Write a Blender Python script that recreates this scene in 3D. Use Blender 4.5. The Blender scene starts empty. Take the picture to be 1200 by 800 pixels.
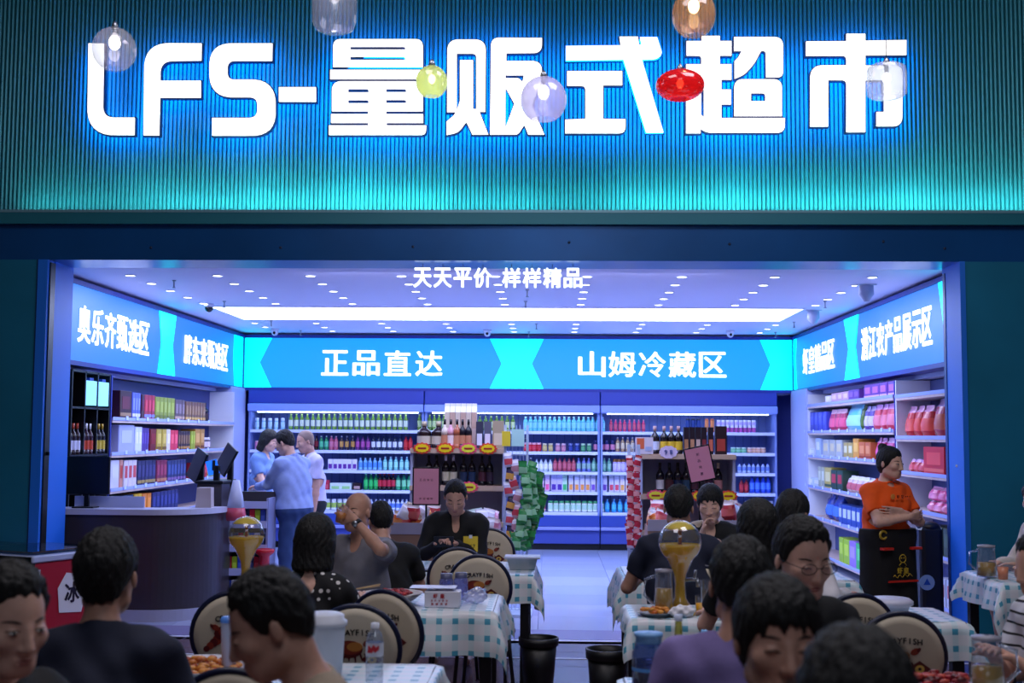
import bpy, math, random
import numpy as np
from mathutils import Vector, Matrix
R = math.radians
PI = math.pi
random.seed(7)
SC = bpy.context.scene
COL = SC.collection

# ------------------------------------------------------------------ camera
F = 1434.0
H = 1.68
YAW, PITCH, ROLL = R(1.8), R(4.39), R(0.38)
cam = bpy.data.cameras.new('camera')
cam.sensor_width = 36
cam.lens = F / 1200 * 36
cam.clip_end = 100
camo = bpy.data.objects.new('camera', cam)
CM = Matrix.Rotation(YAW, 3, 'Z') @ Matrix.Rotation(PI / 2 + PITCH, 3, 'X') @ Matrix.Rotation(ROLL, 3, 'Z')
camo.matrix_world = Matrix.Translation((0, 0, H)) @ CM.to_4x4()
cam.dof.use_dof = True
cam.dof.focus_distance = 11.5
cam.dof.aperture_fstop = 3.6
COL.objects.link(camo)
SC.camera = camo


def ray(px, py):
    return CM @ Vector(((px - 600) / F, (400 - py) / F, -1))


def at(px, py, Y):
    d = ray(px, py)
    t = Y / d.y
    return Vector((d.x * t, Y, H + d.z * t))


def X_(px, Y, py=510):
    return at(px, py, Y).x


def Z_(py, Y, px=645):
    return at(px, py, Y).z


def Yw(px, X, py=480):
    d = ray(px, py)
    return X / d.x * d.y


# ------------------------------------------------------------------ world, colour
SC.view_settings.view_transform = 'Standard'
SC.view_settings.look = 'None'
SC.view_settings.exposure = 0.0
SC.view_settings.gamma = 1.0
SC.view_settings.use_curve_mapping = False
w = bpy.data.worlds.new('world')
SC.world = w
w.use_nodes = True
w.node_tree.nodes['Background'].inputs[0].default_value = (0.30, 0.32, 0.42, 1)
w.node_tree.nodes['Background'].inputs[1].default_value = 0.075


def area(name, loc, size, col, power, target=None, size_y=None, spread=PI):
    l = bpy.data.lights.new(name, 'AREA')
    l.shape = 'RECTANGLE'
    l.size = size
    l.size_y = size_y or size
    l.energy = power
    l.color = col
    l.spread = spread
    o = bpy.data.objects.new(name, l)
    o.location = loc
    d = Vector(target) - Vector(loc)
    o.rotation_euler = d.to_track_quat('-Z', 'Y').to_euler()
    COL.objects.link(o)
    return o


# ceiling lamps of the mall hall above the diners (out of frame)
area('hall_lamp', (-1.5, 4.5, 6.2), 2.2, (0.95, 0.88, 0.95), 84, (-1.3, 5.5, 0))
area('hall_lamp', (2.2, 5.5, 6.2), 2.2, (0.92, 0.90, 1.0), 100, (1.8, 6.2, 0))
area('hall_lamp', (0.2, 0.5, 5.0), 2.0, (0.8, 0.86, 1.0), 32, (0.3, 3.6, 0.8))
# cyan wash lamps lying on the ledge under the fluted wall
for cx, ln, pw in ((-3.95, 1.2, .5), (-3.0, 1.2, 1.1), (-2.1, 1.1, 1.25), (-1.35, .9, 1.3), (-.55, .9, .8), (.3, .8, .5), (1.1, 1.1, 1.35),
                   (1.9, .9, 1.0), (2.75, .9, 1.0), (3.55, 1.2, 1.2)):
    area('wash_lamp', (cx, 10.24, 3.583), ln, (0.32, 0.86, 0.72), 8.0 * pw, (cx, 10.33, 4.1), size_y=.05, spread=R(170))
# downlight wash inside the shop
area('shop_lamp', (-3.5, 13.0, 3.1), 1.2, (0.50, 0.58, 1.0), 55, (-3.9, 13, 0))
area('shop_lamp', (2.3, 13.0, 3.1), 1.2, (0.50, 0.58, 1.0), 55, (2.7, 13, 0))
area('shop_lamp', (-0.4, 11.1, 3.1), 4.0, (0.56, 0.60, 1.0), 75, (-0.4, 12.3, 0), size_y=.5)


def lin(c):
    if isinstance(c, str):
        c = c.lstrip('#')
        c = [int(c[i:i + 2], 16) / 255 for i in (0, 2, 4)]
        c = [x / 12.92 if x <= .04045 else ((x + .055) / 1.055) ** 2.4 for x in c]
    return (c[0], c[1], c[2], 1)


MATS = {}


def mat(name, col, rough=.5, metal=0, emit=0, ecol=None, noise=0, nscale=20, bump=0, alpha=1, coat=0, stretch=None, lamp=True):
    if name in MATS:
        return MATS[name]
    m = bpy.data.materials.new(name)
    m.use_nodes = True
    nt = m.node_tree
    b = nt.nodes['Principled BSDF']
    c = lin(col)
    b.inputs['Base Color'].default_value = c
    b.inputs['Roughness'].default_value = rough
    b.inputs['Metallic'].default_value = metal
    b.inputs['Coat Weight'].default_value = coat
    if emit:
        b.inputs['Emission Color'].default_value = lin(ecol or col)
        b.inputs['Emission Strength'].default_value = emit
    if not lamp:
        m.cycles.emission_sampling = 'NONE'
    if noise or bump:
        tc = nt.nodes.new('ShaderNodeTexCoord')
        n = nt.nodes.new('ShaderNodeTexNoise')
        n.inputs['Scale'].default_value = nscale
        n.inputs['Detail'].default_value = 4
        if stretch:
            mp = nt.nodes.new('ShaderNodeMapping')
            mp.inputs['Scale'].default_value = stretch
            nt.links.new(tc.outputs['Object'], mp.inputs[0])
            nt.links.new(mp.outputs[0], n.inputs['Vector'])
        else:
            nt.links.new(tc.outputs['Object'], n.inputs['Vector'])
        if noise:
            r = nt.nodes.new('ShaderNodeValToRGB')
            r.color_ramp.elements[0].position = .3
            r.color_ramp.elements[1].position = .7
            r.color_ramp.elements[0].color = tuple(x * (1 - noise) for x in c[:3]) + (1,)
            r.color_ramp.elements[1].color = tuple(min(1, x * (1 + noise)) for x in c[:3]) + (1,)
            nt.links.new(n.outputs['Fac'], r.inputs[0])
            nt.links.new(r.outputs[0], b.inputs['Base Color'])
        if bump:
            bp = nt.nodes.new('ShaderNodeBump')
            bp.inputs['Strength'].default_value = bump
            bp.inputs['Distance'].default_value = .01
            nt.links.new(n.outputs['Fac'], bp.inputs['Height'])
            nt.links.new(bp.outputs[0], b.inputs['Normal'])
    MATS[name] = m
    return m


def glass(name, tint=(1, 1, 1), refl=.25, body=.05, bodycol=None, rough=.03, glow=0):
    """thin clear glass: tinted see-through + fresnel gloss + a little scatter"""
    if name in MATS:
        return MATS[name]
    m = bpy.data.materials.new(name)
    m.use_nodes = True
    nt = m.node_tree
    nt.nodes.clear()
    N = nt.nodes.new
    out = N('ShaderNodeOutputMaterial')
    tr = N('ShaderNodeBsdfTransparent')
    tr.inputs[0].default_value = (*tint, 1)
    gl = N('ShaderNodeBsdfGlossy')
    gl.inputs['Roughness'].default_value = rough
    df = N('ShaderNodeBsdfTranslucent')
    df.inputs[0].default_value = (*(bodycol or tint), 1)
    dd = N('ShaderNodeBsdfDiffuse')
    dd.inputs[0].default_value = (*(bodycol or tint), 1)
    ad = N('ShaderNodeMixShader')
    nt.links.new(df.outputs[0], ad.inputs[1])
    nt.links.new(dd.outputs[0], ad.inputs[2])
    m1 = N('ShaderNodeMixShader')
    m1.inputs[0].default_value = body
    nt.links.new(tr.outputs[0], m1.inputs[1])
    nt.links.new(ad.outputs[0], m1.inputs[2])
    lw = N('ShaderNodeLayerWeight')
    lw.inputs[0].default_value = .35
    mu = N('ShaderNodeMath')
    mu.operation = 'MULTIPLY_ADD'
    mu.inputs[1].default_value = refl * 1.6
    mu.inputs[2].default_value = refl * .25
    nt.links.new(lw.outputs['Facing'], mu.inputs[0])
    m2 = N('ShaderNodeMixShader')
    nt.links.new(mu.outputs[0], m2.inputs[0])
    nt.links.new(m1.outputs[0], m2.inputs[1])
    nt.links.new(gl.outputs[0], m2.inputs[2])
    nt.links.new(m2.outputs[0], out.inputs[0])
    MATS[name] = m
    return m


# ------------------------------------------------------------------ mesh helpers
class MB:
    def __init__(s):
        s.v, s.f, s.m, s.sm, s.mats, s.uv = [], [], [], [], [], None

    def mi(s, m):
        if m not in s.mats:
            s.mats.append(m)
        return s.mats.index(m)

    def add(s, vs, fs, m, smooth=False, M=None):
        o = len(s.v)
        k = s.mi(m)
        for p in vs:
            s.v.append(tuple(M @ Vector(p)) if M is not None else tuple(p))
        for f in fs:
            s.f.append([o + i for i in f])
            s.m.append(k)
            s.sm.append(smooth)
        return s

    def box(s, x0, x1, y0, y1, z0, z1, m, M=None):
        vs = [(x0, y0, z0), (x1, y0, z0), (x1, y1, z0), (x0, y1, z0), (x0, y0, z1), (x1, y0, z1), (x1, y1, z1), (x0, y1, z1)]
        fs = [(3, 2, 1, 0), (4, 5, 6, 7), (0, 1, 5, 4), (1, 2, 6, 5), (2, 3, 7, 6), (3, 0, 4, 7)]
        return s.add(vs, fs, m, False, M)

    def rbox(s, x0, x1, y0, y1, z0, z1, m, r=.01, M=None, n=2):
        """box with rounded vertical edges and a chamfered top and bottom"""
        r = min(r, (x1 - x0) / 2.01, (y1 - y0) / 2.01, (z1 - z0) / 2.01)
        rings = []
        for z, q in ((z0, r * .6), (z0 + r * .6, 0), (z1 - r * .6, 0), (z1, r * .6)):
            ring = []
            for (cx, cy, a0) in ((x1 - r, y1 - r, 0), (x0 + r, y1 - r, 90), (x0 + r, y0 + r, 180), (x1 - r, y0 + r, 270)):
                for i in range(n + 1):
                    a = R(a0 + 90 * i / n)
                    ring.append((cx + (r - q) * math.cos(a), cy + (r - q) * math.sin(a), z))
            rings.append(ring)
        return s.loft(rings, m, M=M, cap=True)

    def loft(s, rings, m, smooth=False, M=None, cap=False, closed=True):
        n = len(rings[0])
        vs = [p for r in rings for p in r]
        fs = []
        for i in range(len(rings) - 1):
            for j in range(n if closed else n - 1):
                a, b = i * n + j, i * n + (j + 1) % n
                fs.append((a, b, b + n, a + n))
        if cap:
            fs.append(tuple(range(n - 1, -1, -1)))
            fs.append(tuple((len(rings) - 1) * n + j for j in range(n)))
        return s.add(vs, fs, m, smooth, M)

    def lathe(s, prof, m, seg=12, c=(0, 0, 0), smooth=True, M=None, cap=True):
        rings = [[(c[0] + r * math.cos(2 * PI * j / seg), c[1] + r * math.sin(2 * PI * j / seg), c[2] + z) for j in range(seg)] for r, z in prof]
        return s.loft(rings, m, smooth, M, cap)

    def ell(s, c, r, m, seg=14, rings=8, M=None):
        prof = [(max(1e-4, math.cos(a)), math.sin(a)) for a in [-PI / 2 + PI * i / rings for i in range(rings + 1)]]
        rr = [[(c[0] + r[0] * p * math.cos(2 * PI * j / seg), c[1] + r[1] * p * math.sin(2 * PI * j / seg), c[2] + r[2] * z) for j in range(seg)] for p, z in prof]
        return s.loft(rr, m, True, M)

    def tube(s, pts, r, m, seg=8, smooth=True, closed=False, M=None):
        pts = [Vector(p) for p in pts]
        n = len(pts)
        rings = []
        up = Vector((0, 0, 1))
        for i, p in enumerate(pts):
            a = pts[(i - 1) % n] if (closed or i > 0) else p
            b = pts[(i + 1) % n] if (closed or i < n - 1) else p
            t = (b - a).normalized()
            u = t.cross(up)
            if u.length < .05:
                u = t.cross(Vector((0, 1, 0)))
            u.normalize()
            v = t.cross(u)
            ri = r[i] if isinstance(r, (list, tuple)) else r
            rings.append([tuple(p + ri * (math.cos(2 * PI * j / seg) * u + math.sin(2 * PI * j / seg) * v)) for j in range(seg)])
        if closed:
            rings.append(rings[0])
        return s.loft(rings, m, smooth, M, cap=not closed)

    def prism(s, poly, y0, y1, m, M=None, m2=None):
        """poly of (x,z), extruded along y"""
        n = len(poly)
        vs = [(p[0], y0, p[1]) for p in poly] + [(p[0], y1, p[1]) for p in poly]
        ar = sum(poly[i][0] * poly[(i + 1) % n][1] - poly[(i + 1) % n][0] * poly[i][1] for i in range(n))
        fs = [tuple(range(n)), tuple(range(2 * n - 1, n - 1, -1))]
        sd = [(i, i + n, (i + 1) % n + n, (i + 1) % n) for i in range(n)]
        if ar < 0:
            fs = [f[::-1] for f in fs]
            sd = [f[::-1] for f in sd]
        s.add(vs, fs, m, False, M)
        return s.add(vs, sd, m2 or m, False, M)

    def mesh(s, name):
        me = bpy.data.meshes.new(name)
        me.from_pydata(s.v, [], s.f)
        for m in s.mats:
            me.materials.append(m)
        me.polygons.foreach_set('material_index', s.m)
        me.polygons.foreach_set('use_smooth', s.sm)
        me.update()
        return me

    def build(s, name, parent=None, loc=None, rz=0):
        o = bpy.data.objects.new(name, s.mesh(name))
        COL.objects.link(o)
        if parent is not None:
            o.parent = parent
        if loc is not None:
            o.location = loc
        o.rotation_euler.z = rz
        return o


def tag(o, label=None, cat=None, group=None, kind=None):
    if label:
        o['label'] = label
    if cat:
        o['category'] = cat
    if group:
        o['group'] = group
    if kind:
        o['kind'] = kind
    return o


def empty(name, loc=(0, 0, 0), rz=0):
    o = bpy.data.objects.new(name, None)
    o.location = loc
    o.rotation_euler.z = rz
    o.empty_display_size = .1
    COL.objects.link(o)
    return o


def thing(name, label, cat, loc=(0, 0, 0), rz=0, group=None):
    return tag(empty(name, loc, rz), label, cat, group)


ORD = 'first second third fourth fifth sixth seventh eighth ninth tenth eleventh twelfth thirteenth fourteenth fifteenth sixteenth seventeenth eighteenth nineteenth twentieth'.split()
ORD += ['twenty-' + x for x in ORD[:9]] + ['thirtieth']


def nth(lab, i, n, ref='from the cash desk side'):
    """single out one of a row by its place counted from something in view"""
    if n <= 1 or not lab:
        return lab
    s = lab + ', ' + ORD[i] + ' ' + ref
    if len(s.split()) > 16:
        s = lab + ', ' + ORD[i] + ' ' + ' '.join(ref.split()[:2]) + ' ' + ref.split()[-1]
    if len(s.split()) > 16:
        s = ' '.join(lab.split()[:16 - 3]) + ', ' + ORD[i] + ' in row'
    return s




def inst(me, name, loc, rz=0, parent=None, sc=None, rot=None):
    o = bpy.data.objects.new(name, me)
    o.location = loc
    o.rotation_euler = rot if rot else (0, 0, rz)
    if sc:
        o.scale = sc if isinstance(sc, (tuple, list)) else (sc,) * 3
    COL.objects.link(o)
    if parent is not None:
        o.parent = parent
    return o


def copy_tree(o, parent=None):
    c = o.copy()
    COL.objects.link(c)
    if parent is not None:
        c.parent = parent
    for ch in list(o.children):
        copy_tree(ch, c)
    return c


# ------------------------------------------------------------------ lettering
GC = {}


def glyph(ch, bold=.02, depth=.01):
    k = (ch, bold, depth)
    if k in GC:
        return GC[k]
    c = bpy.data.curves.new('g', 'FONT')
    c.body = ch
    c.offset = bold
    c.extrude = depth
    c.resolution_u = 3
    o = bpy.data.objects.new('g', c)
    me = bpy.data.meshes.new_from_object(o)
    v = np.array([x.co[:] for x in me.vertices]) if len(me.vertices) else np.zeros((1, 3))
    f = [tuple(p.vertices) for p in me.polygons]
    bpy.data.objects.remove(o)
    bpy.data.curves.remove(c)
    bpy.data.meshes.remove(me)
    GC[k] = (v, f)
    return GC[k]


def text(mb, s, x0, x1, zc, h, m, bold=.02, depth=.004, M=None, full=True, space=.0):
    """characters spread evenly from x0 to x1 in the local XZ plane, facing -Y"""
    n = len(s)
    pitch = (x1 - x0) / n
    for i, ch in enumerate(s):
        if ch == ' ':
            continue
        v, f = glyph(ch, 0, .5)
        lo, hi = v.min(0), v.max(0)
        gw, gh = hi[0] - lo[0], hi[1] - lo[1]
        if full:  # ideographs fill their square
            sx = min(pitch * (.86 - space), h * 1.05) / max(gw, gh * .8)
            sz = h / max(gh, gw * .8)
        else:
            sx = sz = h / .73
            sx = min(sx, pitch * .92 / gw)
        cx = x0 + pitch * (i + .5)
        for k, (ox, oy) in enumerate(((-bold, 0), (bold, 0), (0, bold * .6), (0, -bold * .6), (-bold * .7, bold * .5), (bold * .7, -bold * .5)) if bold else ((0, 0),)):
            P = [(cx + (p[0] + ox - (lo[0] + hi[0]) / 2) * sx, -p[2] * 2 * depth - k * 2e-4, zc + (p[1] + oy - (lo[1] + hi[1]) / 2) * sz) for p in v]
            mb.add(P, f, m, False, M)


def fillet(pts):
    """list of (x,y[,r]) -> rounded outline"""
    out = []
    n = len(pts)
    for i in range(n):
        p = Vector(pts[i][:2])
        r = pts[i][2] if len(pts[i]) > 2 else 0
        if not r:
            out.append(tuple(p))
            continue
        a = Vector(pts[i - 1][:2]) - p
        b = Vector(pts[(i + 1) % n][:2]) - p
        r = min(r, a.length * .95, b.length * .95)
        A, B = p + a.normalized() * r, p + b.normalized() * r
        for k in range(9):
            t = k / 8
            u = .12  # fuller than a parabola, close to a circular arc
            q = (1 - t) ** 2 * A + 2 * t * (1 - t) * p + t * t * B
            mid = A.lerp(B, t)
            out.append(tuple(q.lerp(mid, -u) if 0 < k < 8 else q))
    return out


def grow(loops, d):
    """offset outlines: outer ones outwards, holes inwards (orientation decides)"""
    def area_(l):
        return sum(l[i - 1][0] * l[i][1] - l[i][0] * l[i - 1][1] for i in range(len(l))) / 2

    def inside(p, l):
        c = False
        for i in range(len(l)):
            a, b_ = l[i - 1], l[i]
            if (a[1] > p[1]) != (b_[1] > p[1]) and p[0] < (b_[0] - a[0]) * (p[1] - a[1]) / (b_[1] - a[1]) + a[0]:
                c = not c
        return c
    out = []
    for li, l in enumerate(loops):
        hole = any(inside(l[0], o) for oi, o in enumerate(loops) if oi != li)
        if area_(l) < 0:
            l = l[::-1]
        dd = -d if hole else d
        r = []
        n = len(l)
        for i in range(n):
            p, a, b_ = Vector(l[i]), Vector(l[i - 1]), Vector(l[(i + 1) % n])
            u, v = (p - a), (b_ - p)
            if u.length < 1e-6 or v.length < 1e-6:
                continue
            u.normalize()
            v.normalize()
            n1, n2 = Vector((u.y, -u.x)), Vector((v.y, -v.x))
            m_ = n1 + n2
            if m_.length < .2:
                m_ = n1
            m_.normalize()
            k = min(1.6, 1 / max(.3, m_.dot(n1)))
            q = p + m_ * dd * k
            r.append((q.x, q.y))
        out.append(r)
    return out


def outline_mesh(name, loops, depth, offset, m, parent, y):
    """2D outlines in world X/Z as a filled, extruded mesh at plane y"""
    c = bpy.data.curves.new(name, 'CURVE')
    c.dimensions = '2D'
    c.fill_mode = 'BOTH'
    c.extrude = depth / 2
    c.offset = offset
    for lp in loops:
        sp = c.splines.new('POLY')
        sp.points.add(len(lp) - 1)
        for i, p in enumerate(lp):
            sp.points[i].co = (p[0], p[1], 0, 1)
        sp.use_cyclic_u = True
    o = bpy.data.objects.new(name, c)
    me = bpy.data.meshes.new_from_object(o)
    bpy.data.objects.remove(o)
    bpy.data.curves.remove(c)
    me.name = name
    me.transform(Matrix.Translation((0, y, 0)) @ Matrix.Rotation(PI / 2, 4, 'X'))
    me.materials.clear()
    me.materials.append(m)
    ob = bpy.data.objects.new(name, me)
    COL.objects.link(ob)
    ob.parent = parent
    return ob

# ------------------------------------------------------------------ setting
FY = 10.25          # facade plane
BY = 18.25          # plane of the fridge front and back sign
XL, XR = -4.6, 3.59  # shop side walls
CZ = 3.2
M_ceil = mat('ceiling_paint', '#dcd8f2', .55)
M_wallw = mat('shop_wall_paint', '#bcc4ee', .5)
M_beam = mat('facade_blue_panel', '#155aa0', .28, .35, noise=.12, nscale=1.5)
M_teal = mat('facade_teal_panel', '#1f7ca0', .35, .2, noise=.15, nscale=1.2)
M_post = mat('door_post_blue', '#1a78f0', .5)
M_dark = mat('dark_metal', '#10131c', .4, .3)
M_navy = mat('navy_trim', '#1c2c9a', .4)
M_flute = mat('fluted_teal', '#2f8ea2', .36, .2)
M_white = mat('white_plastic', '#dfe3f2', .4)
M_steel = mat('steel', '#9aa0ac', .3, .9)


def struct(mb, name, parent=None, loc=None):
    o = mb.build(name, parent, loc)
    return tag(o, kind='structure') if parent is None else o


# dining floor, tiles as parts
fl = struct(MB().box(-7, 7, -1, FY + .55, -.12, -.02, mat('grout_brown', '#2b2430', .7)), 'floor')
TM = []
for k, c in enumerate(('#5d4a58', '#66505a', '#58495c')):
    TM.append(MB().rbox(-.298, .298, -.298, .298, -.02, 0, mat('floor_tile_%d' % k, c, .25, noise=.15, nscale=6), .004, n=1).mesh('tile'))
for i in range(18):
    for j in range(10):
        y = 4.6 + j * .6
        if y < 10.1:
            inst(TM[(i * 7 + j * 3) % 3], 'tile', (-5.1 + i * .6, y, 0), 0, fl)
fp = MB()
fp.box(-7, 7, -1, 4.29, -.02, 0, mat('floor_tile_0', '#5d4a58'))
fp.box(-7, -5.41, 4.29, 10.09, -.02, 0, MATS['floor_tile_0'])
fp.box(5.41, 7, 4.29, 10.09, -.02, 0, MATS['floor_tile_0'])
fp.build('floor_panel', fl)
th = MB()
M_thr = mat('threshold_stone', '#8b86b4', .25)
M_thl = mat('threshold_line', '#d5d9f0', .3)
th.box(-7, 7, 10.09, FY + .55, -.02, .0, M_thr)
th.build('threshold', fl)
MB().box(-4.3, 3.5, 10.19, 10.26, .0005, .004, M_thl).build('line', fl)
MB().box(-4.3, 3.5, 9.4, 9.43, .0005, .004, M_thl).build('line', fl)
# shop floor
fs = struct(MB().box(XL - .4, XR + .5, FY + .55, 19.2, -.12, -.02, mat('grout_grey', '#7f88b0', .6)), 'floor_shop')
TT = [MB().rbox(-.3985, .3985, -.3985, .3985, -.02, 0, mat('shop_tile_%d' % k, c, .16), .003, n=1).mesh('tile') for k, c in enumerate(('#a9b6d8', '#b0bbdc', '#a3b0d4'))]
for i in range(11):
    for j in range(11):
        inst(TT[(i * 5 + j * 7) % 3], 'tile', (-4.5 + i * .8, 11.2 + j * .8 - (0 if j < 10 else .1), 0), 0, fs)
# shop shell
struct(MB().box(XL - .45, XR + .5, FY + .1, 19.2, CZ, CZ + .12, M_ceil), 'ceiling')
struct(MB().box(XL - .45, XL - .4, FY + .5, 19.2, 0, CZ, M_wallw), 'wall_left')
struct(MB().box(XR + .42, XR + .47, FY + .5, 19.2, 0, CZ, M_wallw), 'wall_right')
struct(MB().box(XL - .45, XR + .5, 19.1, 19.2, 0, CZ, mat('back_wall_blue', '#3d4fb0', .6)), 'wall_back')
# white end panels beside the fridge
zb = 2.36
wl = MB()
wl.box(XL - .4, XL + .02, 17.5, 18.3, 0, zb, mat('end_panel_white', '#b9c2ee', .5))
struct(wl, 'trim_1')
wr = MB()
wr.box(XR - .02, XR + .42, 17.2, 18.3, 0, zb, MATS['end_panel_white'])
struct(wr, 'trim_2')

# facade: beam, ledge, side panels, posts
xs0, xs1 = X_(50, FY), X_(1130, FY)
zbm = Z_(305.5, FY)
zcb = Z_(264, FY)
zct = Z_(248, FY)
bm = MB()
bm.box(-6.5, 6.5, FY, FY + .5, zbm, zcb, M_beam)
struct(bm, 'trim_3')
for xx in (-4.02, -2.9, 1.45, 4.0):
    pass
cn = MB()
cn.box(-6.5, 6.5, FY - .06, FY + .3, zcb, zct, mat('ledge_teal', '#2b7f92', .35, .2))
cn.box(-6.5, 6.5, FY - .065, FY - .05, zct - .02, zct + .004, mat('ledge_edge', '#7fb4c6', .3, .3))
struct(cn, 'trim_4')
# panel joints of the beam, shallow grooves built as thin recessed strips
wf = struct(MB().box(-6.5, 6.5, FY + .16, FY + .3, zct, 6.2, mat('fluted_back', '#124e5e', .5)), 'wall_front')
fb = MB()
pitch = .0366
n = int(12.4 / pitch)
for i in range(n):
    x = -6.2 + i * pitch
    pr = [(x - .0165, FY + .165), (x - .0162, FY + .134), (x - .012, FY + .120), (x, FY + .113), (x + .012, FY + .120), (x + .0162, FY + .134), (x + .0165, FY + .165)]
    rings = [[(a, b, z) for a, b in pr] for z in (zct, 6.2)]
    fb.loft(rings, M_flute, closed=False)
tag(fb.build('flute', wf), kind='stuff')
sp = MB()
sp.box(-6.5, X_(38, FY), FY, FY + .4, 0, zbm, M_teal)
o = struct(sp, 'wall_front_side')
MB().box(X_(36.5, FY), X_(38.5, FY), FY - .012, FY, 0, zbm, mat('thin_edge', '#0b3d66', .4)).build('edge_strip', o)
sp = MB()
sp.box(X_(1130, FY), 6.5, FY, FY + .4, 0, zbm, M_teal)
struct(sp, 'wall_front_side')
# posts
p1 = struct(MB().box(X_(38.5, FY), xs0, FY - .02, FY + .5, 0, zbm, M_post), 'trim_5')
MB().box(xs0, xs0 + .012, FY + .02, FY + .12, 0, zbm - .02, M_dark).build('shutter_track', p1)
MB().box(xs0, xs0 + .006, FY + .13, FY + .53, 0, zbm, M_post).build('reveal_panel', p1)
p2 = struct(MB().box(xs1 - .014, xs1 + .03, FY - .02, FY + .44, 0, zbm, M_post), 'trim_6')
MB().box(xs1 - .02, xs1 - .014, FY + .36, FY + .42, 0, zbm - .05, mat('track_blue', '#123a8c', .4)).build('shutter_track', p2)
MB().ell((0, 0, 0), (.012, .012, .012), M_white).build('latch', p2, (xs1 - .016, FY + .15, 1.45))
MB().box(-.02, .02, -.01, .0, -.015, .015, M_dark).build('latch', p1, (xs0 + .02, FY + .06, 1.5))

# ------------------------------------------------------------------ big lettering
def CP(ox, oy, s):
    return lambda lp: [(ox + p[0] / s, oy + p[1] / s) + ((p[2] / s,) if len(p) > 2 else ()) for p in lp]


c7, c8, c3, c4, c5, c6 = CP(90, 30, 5.3333), CP(230, 30, 5.3333), CP(515, 30, 5.3333), CP(650, 30, 5.3333), CP(790, 30, 5.3333), CP(930, 30, 5.3333)
idn = lambda l: l
SIGN = [
    ('L', [c7([(74, 112), (170, 112), (162, 575, 85), (362, 575), (360, 683), (66, 683, 190)])]),
    ('F', [c7([(418, 685), (424, 110, 180), (780, 112), (778, 218), (522, 222, 85), (522, 345), (775, 345), (775, 450), (520, 450), (514, 685)])]),
    ('S', [c8([(476, 112), (83, 112, 160), (83, 447, 165), (382, 447, 60), (382, 577, 60), (100, 577), (100, 687), (495, 687, 170), (495, 338, 170), (195, 338, 52), (195, 220, 52), (474, 220)])]),
    ('hyphen', [c8([(517, 385), (748, 385), (748, 475), (517, 475)])]),
    ('ideograph', [[(390.5, 46, 10), (495.5, 46, 10), (495.5, 78.5), (390.5, 78.5)], [(410.5, 54.8), (475, 54.8, 3), (475, 58.2), (410.5, 58.2)], [(410.5, 66.5), (475, 66.5, 3), (475, 70.3), (410.5, 70.3)],
     [(387, 81.9), (497, 81.9), (497, 92.6), (387, 92.6)],
     [(389, 95.3, 13), (495.5, 95.3, 13), (495.5, 130.3), (452.5, 130.3), (452.5, 133.7), (495.8, 133.7), (495.8, 144), (453, 144), (453, 147), (499.5, 147), (499, 158, 7), (385.5, 158), (385.5, 147), (431.5, 147), (431.5, 144), (388, 144), (388, 133.7), (431.5, 133.7), (431.5, 130.3), (389, 130.3)],
     [(408, 104.2), (432, 104.2, 3), (432, 108.3), (408, 108.3)], [(452.5, 104.2), (476, 104.2, 3), (476, 108), (452.5, 108)],
     [(408, 117.2), (432, 117.2, 3), (432, 121), (408, 121)], [(452.5, 117), (476, 117, 3), (476, 120.8), (452.5, 120.8)]]),
    ('ideograph', [c3([(50, 88, 80), (290, 88, 80), (286, 538), (250, 538), (305, 680), (205, 680), (168, 600, 15), (118, 668, 40), (45, 682), (45, 600), (92, 560, 20), (103, 540), (48, 540)]),
     c3([(108, 174), (230, 174, 30), (230, 522), (210, 522), (210, 217), (128, 217), (128, 470), (108, 534)]),
     c3([(316, 680), (323, 76, 60), (641, 78), (639, 170, 60), (418, 172), (418, 222), (640, 222, 70), (640, 340), (578, 500), (655, 680), (555, 680), (530, 620), (490, 680, 20)]),
     c3([(413, 310), (528, 310), (519, 352), (495, 329, 10), (413, 329)]), c3([(413, 388), (468, 488), (412, 640)])]),
    ('ideograph', [c4([(70, 128), (412, 124), (405, 70), (520, 70), (527, 120), (543, 120), (533, 73), (640, 73), (672, 175, 20), (640, 209, 30), (545, 212), (680, 668), (572, 668), (430, 212), (70, 217)]),
     c4([(78, 285), (422, 285), (422, 372), (303, 372), (303, 583), (443, 585), (443, 672, 50), (66, 672), (66, 588), (192, 583), (192, 376, 30), (78, 375)])]),
    ('ideograph', [c5([(172, 65), (285, 65), (285, 97), (358, 97), (358, 187), (285, 187), (285, 242), (358, 242), (358, 337), (295, 337), (295, 400), (355, 400), (355, 492), (295, 492), (295, 578), (692, 578), (690, 668, 50), (205, 668, 30), (165, 645), (165, 672), (75, 672), (75, 242), (170, 242), (170, 188, 22), (78, 187), (78, 97), (172, 97)]),
     c5([(168, 400), (186, 400), (186, 575), (168, 556)]),
     c5([(375, 72), (680, 72, 65), (680, 322, 38), (575, 322), (573, 158, 22), (545, 155, 12), (500, 240, 40), (440, 305, 30), (378, 332), (378, 222), (400, 200, 10), (422, 158), (375, 158)]),
     c5([(376, 336, 62), (673, 336, 62), (673, 565), (376, 565)]), c5([(480, 422), (570, 422, 22), (570, 473), (480, 473)])]),
    ('ideograph', [c6([(330, 52), (448, 52), (448, 95), (704, 91), (704, 183), (448, 185), (448, 250), (680, 250, 60), (678, 628, 65), (518, 628), (518, 540), (565, 540), (565, 340, 20), (448, 340), (448, 665), (330, 665), (330, 340, 32), (216, 340), (215, 630), (103, 630), (105, 250, 85), (330, 248), (330, 188, 30), (78, 188), (78, 100), (330, 98)])]),
]
SY = 10.15
M_face = mat('sign_face_white', '#ffffff', .4, emit=1.5, ecol=(1, 1, 1))
M_ret = mat('sign_return_dark', '#16255c', .35, .2)
M_blue = mat('sign_backlight_blue', '#0a3cff', .4, emit=12, ecol=(0.0, .27, 1.0))
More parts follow.
